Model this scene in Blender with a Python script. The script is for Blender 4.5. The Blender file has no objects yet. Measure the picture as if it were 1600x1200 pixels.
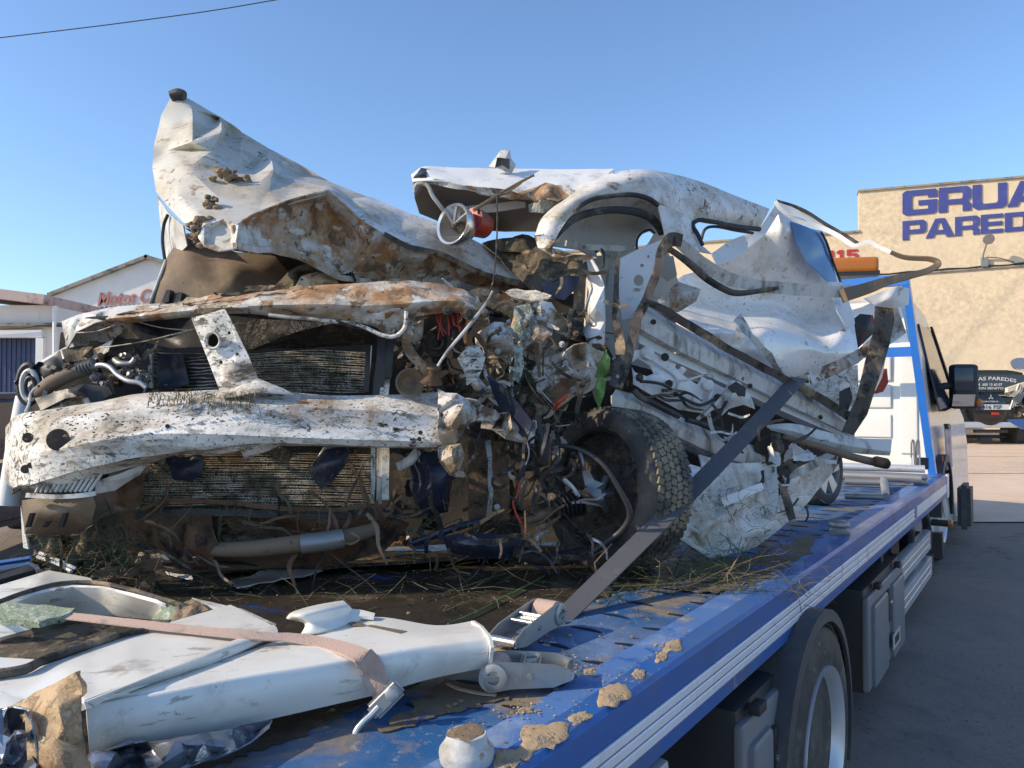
import bpy, bmesh, math, random
from mathutils import Vector, noise, Matrix
from mathutils.geometry import delaunay_2d_cdt
R = math.radians
sc = bpy.context.scene
C = sc.collection
# ------------------------------------------------------------------ camera, sky, sun, exposure
EYE, F, PITCH = 1.485, 1208.0, math.atan(30/1208.0)
cd = bpy.data.cameras.new('camera'); cam = bpy.data.objects.new('camera', cd); C.objects.link(cam)
cam.location = (0, 0, EYE); cam.rotation_euler = (math.pi/2 + PITCH, 0, 0)
cd.sensor_width = 36.0; cd.lens = 36.0*F/1600.0; cd.clip_start = .02; cd.clip_end = 3000
sc.camera = cam
SUN_EL, SUN_AZ = R(30), R(-104)          # azimuth clockwise from +Y: the sun stands to the left
w = bpy.data.worlds.new('World'); sc.world = w; w.use_nodes = True
nt = w.node_tree; bg = nt.nodes['Background']
sky = nt.nodes.new('ShaderNodeTexSky'); sky.sky_type = 'NISHITA'; sky.sun_disc = False
sky.sun_elevation = SUN_EL; sky.sun_rotation = SUN_AZ
sky.air_density = 1.0; sky.dust_density = 0.6; sky.ozone_density = 5.0
nt.links.new(sky.outputs[0], bg.inputs[0]); bg.inputs[1].default_value = 0.145
sl = bpy.data.lights.new('sun', 'SUN'); sl.energy = 3.1; sl.angle = R(.55); sl.color = (1, .83, .60)
so = bpy.data.objects.new('sun', sl); C.objects.link(so)
sdir = Vector((math.sin(SUN_AZ)*math.cos(SUN_EL), math.cos(SUN_AZ)*math.cos(SUN_EL), math.sin(SUN_EL)))
so.rotation_euler = (-sdir).to_track_quat('-Z', 'Y').to_euler(); so.location = (-20, 0, 15)
vs = sc.view_settings; vs.view_transform = 'Standard'; vs.look = 'None'; vs.gamma = 1; vs.exposure = 0.66
vs.use_curve_mapping = False

# ------------------------------------------------------------------ measuring helpers
cp, sp = math.cos(PITCH), math.sin(PITCH)
def ray(px, py):
    a, b = (px-800)/F, (600-py)/F
    return Vector((a, cp - b*sp, sp + b*cp))
E = Vector((0, 0, EYE))
def P(px, py, Y):
    r = ray(px, py); return E + r*(Y/r.y)
DECK = .965
def D(px, py, z=DECK):
    r = ray(px, py); return E + r*((z-EYE)/r.z)
def onplane(px, py, o, n):
    r = ray(px, py); return E + r*((o-E).dot(n)/r.dot(n))
TH = math.atan(.695)
U = Vector((math.sin(TH), math.cos(TH), 0)); V = Vector((U.y, -U.x, 0)); Z = Vector((0, 0, 1))
def T(u, v, z): return U*u + V*v + Z*z
def gz(y): return .0425*y
def pxm(rp, Y): return rp*Y/F

# ------------------------------------------------------------------ objects
def link(o, parent=None):
    C.objects.link(o)
    if parent: o.parent = parent
    return o
def base_of(parent):
    b = Vector((0, 0, 0)); p = parent
    while p: b += p.location; p = p.parent
    return b
def thing(name, label, cat, loc=(0, 0, 0), group=None):
    o = bpy.data.objects.new(name, None); C.objects.link(o); o.empty_display_size = .1
    o.location = loc; o['label'] = label; o['category'] = cat
    if group: o['group'] = group
    return o
def tag(o, label, cat, group=None):
    o['label'] = label; o['category'] = cat
    if group: o['group'] = group
    return o
def obj(name, bm, mat, parent=None, sharp=38, kind=None):
    b = base_of(parent)
    if parent is None and kind != 'structure':
        vs_ = [v.co for v in bm.verts]
        b = Vector((sum(v.x for v in vs_)/len(vs_), sum(v.y for v in vs_)/len(vs_), min(v.z for v in vs_)))
    if b.length > 0: bmesh.ops.translate(bm, verts=bm.verts, vec=-b)
    bmesh.ops.recalc_face_normals(bm, faces=bm.faces)
    me = bpy.data.meshes.new(name); bm.to_mesh(me); bm.free()
    for m in (mat if isinstance(mat, (list, tuple)) else [mat]): me.materials.append(m)
    if sharp:
        me.shade_smooth(); me.set_sharp_from_angle(angle=R(sharp))
    o = bpy.data.objects.new(name, me); link(o, parent)
    if parent is None and kind != 'structure': o.location = b
    if kind: o['kind'] = kind
    return o
def newbm(): return bmesh.new()
def nz(p, s, seed=0):
    return noise.noise(Vector((p.x*s + seed*7.31, p.y*s - seed*3.7, p.z*s + seed*1.9)))
def fnz(p, s, seed=0):
    return nz(p, s, seed) + .5*nz(p, s*2.1, seed+5) + .25*nz(p, s*4.3, seed+9)
def catmull(pts, n=6, closed=False):
    if len(pts) < 3: return pts
    out = []; L = len(pts)
    for i in range(L-1):
        p0 = pts[max(i-1, 0)]; p1 = pts[i]; p2 = pts[i+1]; p3 = pts[min(i+2, L-1)]
        for k in range(n):
            t = k/n
            out.append(.5*((2*p1) + (p2-p0)*t + (2*p0-5*p1+4*p2-p3)*t*t + (3*p1-p0-3*p2+p3)*t**3))
    out.append(pts[-1]); return out
def idw(x, y, pts, pw=3):
    sw = s = 0
    for (a, b, c) in pts:
        d = ((a-x)**2 + (b-y)**2)**.5 + .01; w_ = d**-pw; sw += w_; s += w_*c
    return s/sw
def inside(x, y, poly):
    c = False; j = len(poly)-1
    for i in range(len(poly)):
        xi, yi = poly[i][:2]; xj, yj = poly[j][:2]
        if (yi > y) != (yj > y) and x < (xj-xi)*(y-yi)/(yj-yi)+xi: c = not c
        j = i
    return c
def refine_loop(pts, step):
    out = []
    for i in range(len(pts)):
        a = pts[i]; b = pts[(i+1) % len(pts)]
        n = max(1, int(math.hypot(b[0]-a[0], b[1]-a[1])/step))
        for k in range(n):
            t = k/n; out.append(tuple(a[j]*(1-t)+b[j]*t for j in range(3)))
    return out
def cdt(outer, inner, holes=()):
    vs2 = [Vector((p[0], p[1])) for p in outer]; k = len(vs2)
    edges = [(i, (i+1) % k) for i in range(k)]
    for h in holes:
        a = len(vs2); vs2 += [Vector((p[0], p[1])) for p in h]
        edges += [(a+i, a+(i+1) % len(h)) for i in range(len(h))]
    vs2 += [Vector((p[0], p[1])) for p in inner]
    r = delaunay_2d_cdt(vs2, edges, [list(range(k))], 1, 1e-4)
    vo, fo = r[0], r[2]
    fs = []
    for f in fo:
        cx = sum(vo[i].x for i in f)/3; cy = sum(vo[i].y for i in f)/3
        if not any(inside(cx, cy, h) for h in holes): fs.append(f)
    return vo, fs
def displace(bm, amp, fr, seed, edge=.35):
    bm.normal_update()
    for v in bm.verts:
        k = edge if v.is_boundary else 1
        v['d'] if False else None
    offs = [(v, v.normal*amp*fnz(v.co, fr, seed)*(edge if v.is_boundary else 1)) for v in bm.verts]
    for v, o in offs: v.co += o
def shell(bm, th):
    """give an open sheet its thickness along the vertex normals"""
    bm.normal_update(); fs = bm.faces[:]; be = [e for e in bm.edges if e.is_boundary]
    loops = []
    for e in be:
        f = e.link_faces[0]; vs_ = list(f.verts); i = vs_.index(e.verts[0]); j = vs_.index(e.verts[1])
        loops.append((e.verts[0], e.verts[1]) if (i+1) % len(vs_) == j else (e.verts[1], e.verts[0]))
    cp_ = {v: bm.verts.new(v.co - v.normal*th) for v in bm.verts[:]}
    for f in fs: bm.faces.new([cp_[v] for v in reversed(f.verts)])
    for a, b in loops:
        try: bm.faces.new((b, a, cp_[a], cp_[b]))
        except ValueError: pass
def patch(name, outer, inner, mat, parent, amp=.006, fr=14, th=.004, seed=1, holes=(), cuts=2, smooth=2, jit=None, rag=0, kind=None, sharp=38):
    """a torn or bent sheet: outline and crease points measured in the photo, each with its own distance"""
    rnd = random.Random(seed*17+3)
    allp = list(outer)+list(inner)
    if rag:
        o2 = []
        for p in refine_loop(outer, 14): o2.append((p[0]+rnd.uniform(-rag, rag), p[1]+rnd.uniform(-rag, rag), p[2]))
        outer = o2
    hl = []
    for h in holes:
        if len(h) == 4 and not isinstance(h[0], (tuple, list)):
            x, y, rx, ry = h
            hl.append([(x+rx*math.cos(a*math.pi/8), y+ry*math.sin(a*math.pi/8)) for a in range(16)])
        else: hl.append(h)
    inn = list(inner)
    if jit:
        n, ja = jit; xs = [p[0] for p in outer]; ys = [p[1] for p in outer]; t = 0
        while n > 0 and t < 4000:
            t += 1; x = rnd.uniform(min(xs), max(xs)); y = rnd.uniform(min(ys), max(ys))
            if inside(x, y, outer): inn.append((x, y, idw(x, y, allp)+rnd.uniform(-ja, ja))); n -= 1
    inn = [p for p in inn if not any(inside(p[0], p[1], h) for h in hl)]
    vo, fs = cdt(outer, inn, hl)
    zp = {}
    for p in list(outer)+inn: zp[(round(p[0], 2), round(p[1], 2))] = p[2]
    src = list(outer)+inn
    bm = newbm(); bv = []
    for v in vo:
        k = (round(v.x, 2), round(v.y, 2)); y = zp.get(k)
        if y is None: y = idw(v.x, v.y, src)
        bv.append(bm.verts.new(P(v.x, v.y, y)))
    for f in fs:
        try: bm.faces.new([bv[i] for i in f])
        except ValueError: pass
    for v in [v for v in bm.verts if not v.link_faces]: bm.verts.remove(v)
    if cuts: bmesh.ops.subdivide_edges(bm, edges=bm.edges[:], cuts=cuts, use_grid_fill=True)
    bmesh.ops.triangulate(bm, faces=bm.faces[:])
    for _ in range(smooth):
        iv = [v for v in bm.verts if not v.is_boundary]
        bmesh.ops.smooth_vert(bm, verts=iv, factor=.4, use_axis_x=True, use_axis_y=True, use_axis_z=True)
    if amp: displace(bm, amp, fr, seed)
    bm.normal_update()
    bmesh.ops.recalc_face_normals(bm, faces=bm.faces)
    # shell, grown away from the eye
    f0 = bm.faces[:]
    s = sum(f.normal.dot(f.calc_center_median()-E)*f.calc_area() for f in f0)
    if s > 0: bmesh.ops.reverse_faces(bm, faces=f0)
    shell(bm, th)
    return obj(name, bm, mat, parent, sharp=sharp, kind=kind)
def grid(name, rows, mat, parent, nu=5, nv=3, amp=.004, fr=14, th=.004, seed=1, sharp=38, cuty=True):
    """a sheet lofted through rows of measured points (px, py, distance)"""
    R3 = [catmull([P(*p) for p in r], nu) for r in rows]
    n = len(R3[0]); cols = []
    for j in range(n):
        c = [r[j] for r in R3]
        cols.append(catmull(c, nv) if cuty and len(c) > 2 else [c[k].lerp(c[k+1], q/nv) for k in range(len(c)-1) for q in range(nv)]+[c[-1]] if len(c) > 2 else [c[0].lerp(c[-1], k/nv) if len(c) == 2 else c[k] for k in range(nv+1 if len(c) == 2 else len(c))])
    bm = newbm(); vv = [[bm.verts.new(p) for p in c] for c in cols]
    for i in range(len(vv)-1):
        for j in range(len(vv[0])-1):
            bm.faces.new((vv[i][j], vv[i+1][j], vv[i+1][j+1], vv[i][j+1]))
    if amp: displace(bm, amp, fr, seed)
    bmesh.ops.recalc_face_normals(bm, faces=bm.faces)
    f0 = bm.faces[:]
    s = sum(f.normal.dot(f.calc_center_median()-E)*f.calc_area() for f in f0)
    if s > 0: bmesh.ops.reverse_faces(bm, faces=f0)
    shell(bm, th)
    return obj(name, bm, mat, parent, sharp=sharp)
def add_sweep(bm, pts, prof, up=None, scale=None, caps=True, twist=None):
    """sweep a closed 2-D profile [(side, up)] along points"""
    n = len(pts); rings = []; prev = None
    for i, p in enumerate(pts):
        t = (pts[min(i+1, n-1)]-pts[max(i-1, 0)]).normalized()
        if up is not None: b = up if isinstance(up, Vector) else up[min(i, len(up)-1)]
        else: b = prev if prev is not None else (Z if abs(t.z) < .9 else Vector((0, 1, 0)))
        s = t.cross(b)
        if s.length < 1e-5: s = t.cross(Vector((.3, .5, .8)))
        s.normalize(); b2 = s.cross(t).normalized(); prev = b2
        if twist:
            a = twist*i/(n-1); s, b2 = s*math.cos(a)+b2*math.sin(a), b2*math.cos(a)-s*math.sin(a)
        k = 1 if scale is None else (scale[i] if i < len(scale) else scale[-1])
        rings.append([bm.verts.new(p + s*x*k + b2*y*k) for x, y in prof])
    m = len(prof)
    for i in range(n-1):
        for j in range(m):
            bm.faces.new((rings[i][j], rings[i][(j+1) % m], rings[i+1][(j+1) % m], rings[i+1][j]))
    if caps:
        bm.faces.new(rings[0][::-1]); bm.faces.new(rings[-1])
def circ(r, n=10): return [(r*math.cos(2*math.pi*i/n), r*math.sin(2*math.pi*i/n)) for i in range(n)]
def rect(w_, h): return [(-w_/2, -h/2), (w_/2, -h/2), (w_/2, h/2), (-w_/2, h/2)]
def tube(name, path, rp, mat, parent, n=5, seg=9, raw=False, wob=0, seed=0, kind=None, label=None):
    """rp: radius in photo pixels at each point's distance (or metres when raw)"""
    pts = [p if isinstance(p, Vector) else P(*p) for p in path]
    sm = catmull(pts, n)
    if isinstance(rp, (int, float)): rp = [rp]*len(pts)
    rs = [r if raw else pxm(r, p.y) for r, p in zip(rp, pts)]
    sc_ = []
    for i in range(len(sm)):
        x = i/max(1, len(sm)-1)*(len(rs)-1); k = min(int(x), len(rs)-2) if len(rs) > 1 else 0
        sc_.append(rs[k]*(1-(x-k)) + rs[min(k+1, len(rs)-1)]*(x-k))
    if wob: sm = [p + Vector((nz(p, 9, seed), nz(p, 9, seed+3), nz(p, 9, seed+6)))*wob for p in sm]
    bm = newbm(); add_sweep(bm, sm, circ(1, seg), scale=sc_)
    return obj(name, bm, mat, parent, kind=kind)
def band(name, path, wp, tp, mat, parent, up=None, n=6, twist=None, amp=.0, seed=0, prof=None):
    """flat strip along measured points: wp wide (photo pixels), tp thick"""
    pts = [p if isinstance(p, Vector) else P(*p) for p in path]; sm = catmull(pts, n)
    if isinstance(wp, (int, float)): wp = [wp]*len(pts)
    rs = [pxm(r, p.y) for r, p in zip(wp, pts)]; sc_ = []
    for i in range(len(sm)):
        x = i/max(1, len(sm)-1)*(len(rs)-1); k = min(int(x), len(rs)-2)
        sc_.append(rs[k]*(1-(x-k))+rs[k+1]*(x-k))
    if up is None: up = [(E-p).normalized() for p in sm]
    bm = newbm(); add_sweep(bm, sm, prof or rect(1, tp), up=up, scale=sc_, twist=twist)
    if amp:
        for v in bm.verts: v.co += Vector((nz(v.co, 12, seed), nz(v.co, 12, seed+2), nz(v.co, 12, seed+4)))*amp
    return obj(name, bm, mat, parent)
def add_box(bm, c, ax, half):
    """box with centre c, three axes, half sizes"""
    a, b, d = [x*h for x, h in zip(ax, half)]
    v = [bm.verts.new(c + a*i + b*j + d*k) for i in (-1, 1) for j in (-1, 1) for k in (-1, 1)]
    for f in ((0, 1, 3, 2), (4, 6, 7, 5), (0, 4, 5, 1), (2, 3, 7, 6), (0, 2, 6, 4), (1, 5, 7, 3)): bm.faces.new([v[i] for i in f])
    return v
AX = (Vector((1, 0, 0)), Vector((0, 1, 0)), Z); TX = (U, V, Z)
def box(name, c, half, mat, parent, ax=AX, bev=0, seg=2):
    bm = newbm(); add_box(bm, Vector(c), ax, half)
    if bev: bmesh.ops.bevel(bm, geom=bm.edges[:], offset=bev, segments=seg, affect='EDGES', profile=.6)
    return obj(name, bm, mat, parent, sharp=30)
def add_lathe(bm, c, axis, prof, n=24, rot0=0):
    """prof [(along axis, radius)]"""
    axis = axis.normalized(); a = axis.orthogonal().normalized(); b = axis.cross(a); rings = []
    for t, r in prof:
        rings.append([bm.verts.new(c + axis*t + (a*math.cos(2*math.pi*i/n+rot0)+b*math.sin(2*math.pi*i/n+rot0))*max(r, 1e-4)) for i in range(n)])
    for i in range(len(rings)-1):
        for j in range(n): bm.faces.new((rings[i][j], rings[i][(j+1) % n], rings[i+1][(j+1) % n], rings[i+1][j]))
    bm.faces.new(rings[0][::-1]); bm.faces.new(rings[-1])
def lathe(name, c, axis, prof, mat, parent, n=24):
    bm = newbm(); add_lathe(bm, Vector(c), axis, prof, n); return obj(name, bm, mat, parent)
def add_prism(bm, poly, th):
    """poly: list of 3-D points in one plane, th: thickness vector"""
    a = [bm.verts.new(p) for p in poly]; b = [bm.verts.new(p+th) for p in poly]; k = len(a)
    bm.faces.new(a); bm.faces.new(b[::-1])
    for i in range(k): bm.faces.new((a[i], b[i], b[(i+1) % k], a[(i+1) % k]))
def crumple_bm(w_, h, seed, n=9, folds=9, k=.9):
    rnd = random.Random(seed); bm = newbm()
    F_ = []
    for _ in range(folds):
        a = rnd.uniform(0, math.pi); F_.append((math.cos(a), math.sin(a), rnd.uniform(-.4, .4), rnd.uniform(-k, k)))
    vv = []
    for i in range(n):
        row = []
        for j in range(n):
            x = (i/(n-1)-.5); y = (j/(n-1)-.5)
            if i in (0, n-1): x *= rnd.uniform(.75, 1.05)
            if j in (0, n-1): y *= rnd.uniform(.75, 1.05)
            z = 0
            for (a, b, c, s) in F_: z += s*abs(x*a+y*b-c)*.6
            z += rnd.uniform(-.03, .03)
            sh = 1 - .25*abs(z)
            row.append(bm.verts.new((x*w_*sh, y*h*sh, z*min(w_, h))))
        vv.append(row)
    for i in range(n-1):
        for j in range(n-1): bm.faces.new((vv[i][j], vv[i+1][j], vv[i+1][j+1], vv[i][j+1]))
    bmesh.ops.triangulate(bm, faces=bm.faces[:])
    return bm
def crumple(name, c, w_, h, seed, mat, parent, rot=None, folds=9, k=.9, th=.003):
    rnd = random.Random(seed+99); bm = crumple_bm(w_, h, seed, folds=folds, k=k)
    shell(bm, th)
    if rot is None: rot = (math.pi/2+rnd.uniform(-.9, .9), rnd.uniform(-1.5, 1.5), rnd.uniform(-.7, .7))
    m = Matrix.Translation(P(*c)) @ Matrix.Rotation(rot[2], 4, 'Z') @ Matrix.Rotation(rot[0], 4, 'X') @ Matrix.Rotation(rot[1], 4, 'Z')
    bmesh.ops.transform(bm, matrix=m, verts=bm.verts)
    return obj(name, bm, mat, parent, sharp=25)
def clump_bm(bm, c, r, seed, flat=.6, sub=2):
    g = bmesh.ops.create_icosphere(bm, subdivisions=sub, radius=1)
    for v in g['verts']:
        d = v.co.copy(); k = 1 + .45*fnz(d, 1.6, seed)
        v.co = Vector((d.x*r*k, d.y*r*k, d.z*r*k*flat)) + c

# ------------------------------------------------------------------ materials (all procedural)
def mat(name, base, rough=.5, metal=0, layers=(), bump=(30, .15), spec=.5, var=.06, coat=0, tr=0, alpha=1, ior=1.45, bump2=None):
    """layers: (colour, scale, lo, hi, seed, roughness, stretch) laid over the base where a noise passes lo..hi"""
    m = bpy.data.materials.new(name); m.use_nodes = True; n = m.node_tree; N = n.nodes; L = n.links
    b = N['Principled BSDF']; tc = N.new('ShaderNodeTexCoord')
    b.inputs['Metallic'].default_value = metal; b.inputs['Specular IOR Level'].default_value = spec
    b.inputs['Coat Weight'].default_value = coat; b.inputs['Transmission Weight'].default_value = tr
    b.inputs['Coat Roughness'].default_value = .08; b.inputs['Alpha'].default_value = alpha; b.inputs['IOR'].default_value = ior
    def noi(scale, seed, detail=6, stretch=None, rough_=.6, dist=0):
        t = N.new('ShaderNodeTexNoise'); t.noise_dimensions = '4D'
        t.inputs['Scale'].default_value = scale; t.inputs['W'].default_value = seed*3.17; t.inputs['Detail'].default_value = detail
        t.inputs['Roughness'].default_value = rough_; t.inputs['Distortion'].default_value = dist
        if stretch:
            mp = N.new('ShaderNodeMapping'); mp.inputs['Scale'].default_value = stretch
            L.new(tc.outputs['Object'], mp.inputs[0]); L.new(mp.outputs[0], t.inputs['Vector'])
        else: L.new(tc.outputs['Object'], t.inputs['Vector'])
        return t.outputs['Fac']
    def mr(src, lo, hi, a=0, c=1):
        r = N.new('ShaderNodeMapRange'); r.inputs[1].default_value = lo; r.inputs[2].default_value = hi
        r.inputs[3].default_value = a; r.inputs[4].default_value = c; r.clamp = True; L.new(src, r.inputs[0]); return r.outputs[0]
    def mix(fac, a, c):
        x = N.new('ShaderNodeMix'); x.data_type = 'RGBA'
        L.new(fac, x.inputs[0])
        for s, k in ((a, 6), (c, 7)):
            if isinstance(s, tuple): x.inputs[k].default_value = (*s, 1)
            else: L.new(s, x.inputs[k])
        return x.outputs[2]
    def mixf(fac, a, c):
        x = N.new('ShaderNodeMix'); x.data_type = 'FLOAT'; L.new(fac, x.inputs[0])
        for s, k in ((a, 2), (c, 3)):
            if isinstance(s, (int, float)): x.inputs[k].default_value = s
            else: L.new(s, x.inputs[k])
        return x.outputs[0]
    vf = mr(noi(3.1, 1.3), .3, .7)
    col = mix(vf, tuple(x*(1-var) for x in base), tuple(min(1, x*(1+var)) for x in base))
    ro = mr(noi(11, 4.4), .3, .7, max(.02, rough-.08), min(1, rough+.08)); hgt = None
    for ly in layers:
        c, s, lo, hi, seed, rr = ly[:6]; st = ly[6] if len(ly) > 6 else None
        f = mr(noi(s, seed, 7, st, .65, .4), lo, hi)
        if len(ly) > 7:      # the dirt gathers in patches instead of an even scatter
            g_ = mr(noi(ly[7], seed+31, 3), .44, .60); mu = N.new('ShaderNodeMath'); mu.operation = 'MULTIPLY'
            L.new(f, mu.inputs[0]); L.new(g_, mu.inputs[1]); f = mu.outputs[0]
        cv = mix(mr(noi(s*3+9, seed+2), .3, .7), tuple(x*.7 for x in c), tuple(min(1, x*1.25) for x in c))
        col = mix(f, col, cv); ro = mixf(f, ro, rr)
        if hgt is None: hgt = f
        else:
            mm = N.new('ShaderNodeMath'); mm.operation = 'MAXIMUM'; L.new(hgt, mm.inputs[0]); L.new(f, mm.inputs[1]); hgt = mm.outputs[0]
    L.new(col, b.inputs['Base Color']); L.new(ro, b.inputs['Roughness'])
    h = noi(bump[0], 8.8, 8)
    if hgt is not None:
        ad = N.new('ShaderNodeMath'); ad.operation = 'MULTIPLY_ADD'; L.new(hgt, ad.inputs[0]); ad.inputs[1].default_value = .9; L.new(h, ad.inputs[2]); h = ad.outputs[0]
    bp = N.new('ShaderNodeBump'); bp.inputs['Strength'].default_value = bump[1]; bp.inputs['Distance'].default_value = .004
    L.new(h, bp.inputs['Height']); L.new(bp.outputs[0], b.inputs['Normal'])
    return m
MUD = (.17, .115, .07); MUDL = (.36, .26, .16); ORG = (.35, .185, .085); DK = (.025, .021, .017); GRN = (.05, .07, .03); GREY = (.16, .145, .12)
WHT = (.86, .855, .83)
M = {}
M['paint'] = mat('white_paint', WHT, .28, coat=.85, layers=[((.5, .47, .42), 4, .52, .74, 3, .7), (MUDL, 13, .60, .68, 13, .8), (MUD, 60, .61, .65, 5, .85)], bump=(40, .12))
M['dusty'] = mat('dusty_white_paint', (.76, .75, .72), .42, coat=.1, layers=[((.42, .36, .27), 5, .42, .66, 4, .8, (1, 1, 1.7)), ((.36, .29, .2), 16, .52, .62, 6, .85, (1, 1, 1), 4), (MUD, 28, .55, .61, 15, .9, (1, 1, 1), 5), (DK, 80, .58, .63, 9, .8, (1, 1, 1), 5)], bump=(50, .35))
M['hood'] = mat('white_hood_paint', (.56, .545, .485), .4, coat=.1, layers=[((.40, .34, .25), 4, .42, .68, 2, .7, (1, 1, 1.6)), ((.36, .29, .20), 13, .52, .62, 6, .85, (.6, .6, 1.8), 3), (MUD, 20, .57, .62, 5, .9, (.6, .6, 1.6), 5), (DK, 70, .60, .64, 9, .85, (1, 1, 1), 6)], bump=(36, .3))
M['spk'] = mat('white_paint_speckled', (.82, .805, .75), .45, coat=.05, layers=[((.40, .345, .26), 4, .42, .64, 4, .8, (.6, 1, 2.6)), ((.36, .28, .19), 10, .50, .64, 14, .8, (.6, 1, 1.4), 3), (ORG, 7, .54, .62, 7, .8, (2.5, 1, .6), 3), ((.10, .085, .065), 9, .51, .62, 24, .85, (.5, 1, 2.2), 4), (DK, 34, .52, .58, 9, .85, (.7, 1, 1.6), 5), (GRN, 70, .55, .60, 12, .9, (1, 1, 1), 4), (MUD, 120, .58, .62, 17, .9)], bump=(60, .5))
M['mud'] = mat('white_paint_muddy', (.62, .60, .56), .45, layers=[(MUDL, 9, .44, .58, 6, .85), (MUD, 15, .50, .57, 11, .9), (DK, 38, .60, .66, 14, .9)], bump=(50, .5))
M['orange'] = mat('paint_orange_mud', (.54, .50, .42), .5, layers=[(ORG, 6, .42, .54, 3, .85), ((.48, .33, .19), 15, .5, .6, 23, .9), (MUD, 13, .53, .58, 5, .9), ((.62, .60, .55), 9, .54, .585, 12, .5), (DK, 42, .61, .67, 8, .9)], bump=(55, .6))
M['grey'] = mat('dusty_grey_paint', (.60, .595, .56), .45, layers=[(GREY, 7, .48, .66, 4, .8, (2, 2, .8)), (MUD, 24, .60, .67, 7, .85), (DK, 70, .66, .7, 3, .8)], bump=(45, .25))
M['inner'] = mat('inner_panel_paint', (.72, .725, .71), .38, layers=[(GREY, 9, .56, .72, 8, .8), (MUD, 30, .63, .7, 6, .85), (DK, 90, .66, .7, 2, .8)], bump=(30, .25))
M['brown'] = mat('dusty_brown_plastic', (.17, .125, .085), .7, layers=[(MUDL, 5, .5, .75, 3, .9), (DK, 28, .62, .68, 4, .8)], bump=(60, .35))
M['rust'] = mat('muddy_rusty_steel', (.13, .065, .035), .7, layers=[(MUD, 7, .45, .6, 3, .9), (DK, 12, .52, .62, 6, .8), (MUDL, 34, .66, .7, 9, .9)], bump=(60, .7))
M['black'] = mat('black_plastic', (.034, .034, .036), .45, layers=[(MUD, 9, .58, .70, 3, .85), (MUDL, 60, .66, .7, 8, .9)], bump=(50, .3))
M['grease'] = mat('greasy_black', (.034, .030, .026), .5, layers=[(MUD, 12, .52, .66, 5, .8), (DK, 30, .5, .6, 7, .3)], bump=(45, .9))
M['seal'] = mat('rubber_seal', (.03, .029, .028), .65, layers=[(GREY, 8, .50, .62, 2, .85), (MUDL, 45, .64, .69, 5, .9)], bump=(60, .35))
M['sealmud'] = mat('rubber_seal_muddy', (.09, .08, .066), .8, layers=[(MUDL, 9, .52, .64, 2, .9), (DK, 18, .52, .6, 5, .7)], bump=(60, .5))
M['rubber'] = mat('tyre_rubber', (.042, .041, .041), .65, layers=[((.14, .125, .10), 7, .47, .66, 2, .85), (MUDL, 40, .62, .68, 5, .9)], bump=(80, .2))
M['tread'] = mat('muddy_tread', (.07, .064, .056), .7, layers=[((.26, .215, .15), 12, .44, .58, 2, .9), (GREY, 40, .58, .64, 5, .9)], bump=(70, .6))
M['alu'] = mat('dirty_aluminium', (.55, .55, .54), .4, .75, layers=[(MUD, 12, .58, .68, 3, .8)], bump=(40, .3))
M['fin'] = mat('radiator_fin', (.50, .45, .37), .5, .3, layers=[((.12, .10, .08), 20, .46, .62, 3, .8), (MUD, 7, .50, .66, 6, .9), (GRN, 40, .58, .64, 16, .9)], bump=(60, .2))
M['core'] = mat('radiator_core', (.035, .031, .027), .6, layers=[(MUD, 7, .56, .7, 3, .9), (GRN, 30, .58, .64, 6, .9)], bump=(120, .8))
M['chrome'] = mat('worn_chrome', (.7, .68, .64), .22, .9, layers=[(MUD, 8, .6, .7, 3, .8)], bump=(20, .1))
M['zinc'] = mat('zinc_plated_steel', (.42, .43, .41), .45, .7, layers=[((.3, .3, .28), 12, .55, .7, 3, .6), (MUDL, 40, .66, .72, 5, .8)], bump=(50, .15))
M['steel'] = mat('grey_steel', (.30, .30, .30), .45, .6, layers=[(MUD, 14, .6, .7, 3, .8)], bump=(40, .2))
M['red'] = mat('red_plastic', (.38, .04, .025), .4, layers=[(MUD, 14, .58, .68, 3, .8)])
M['redwire'] = mat('red_wire', (.45, .05, .03), .4)
M['bluep'] = mat('dark_blue_plastic', (.022, .028, .052), .3, layers=[(MUD, 14, .6, .7, 3, .8), (DK, 22, .56, .62, 6, .5)], bump=(40, .3))
M['trim'] = mat('cabin_trim', (.42, .43, .39), .7, layers=[(MUDL, 8, .56, .74, 3, .85), (GREY, 20, .62, .68, 5, .85)], bump=(120, .2))
M['liner'] = mat('headliner_cloth', (.25, .22, .18), .9, layers=[(MUD, 6, .5, .68, 3, .9)], bump=(150, .3))
M['felt'] = mat('shredded_lining', (.10, .085, .06), .9, layers=[(MUDL, 10, .54, .64, 3, .9), (DK, 16, .5, .6, 6, .8)], bump=(70, 1))
M['glassb'] = mat('crazed_glass', (.30, .34, .30), .35, layers=[((.15, .17, .13), 60, .48, .56, 3, .7), (MUDL, 12, .55, .66, 7, .8)], bump=(140, .9))
M['quarter'] = mat('sky_reflection_glass', (.10, .22, .44), .12, spec=.7, layers=[((.2, .3, .45), 6, .5, .7, 3, .3), (MUDL, 40, .66, .7, 5, .7)], bump=(6, .03))  # the blue sky reflection is put into the base colour
M['window'] = mat('tinted_window', (.03, .045, .07), .06, spec=.8, layers=[(MUDL, 30, .69, .76, 3, .6)], bump=(4, .02))
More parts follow.
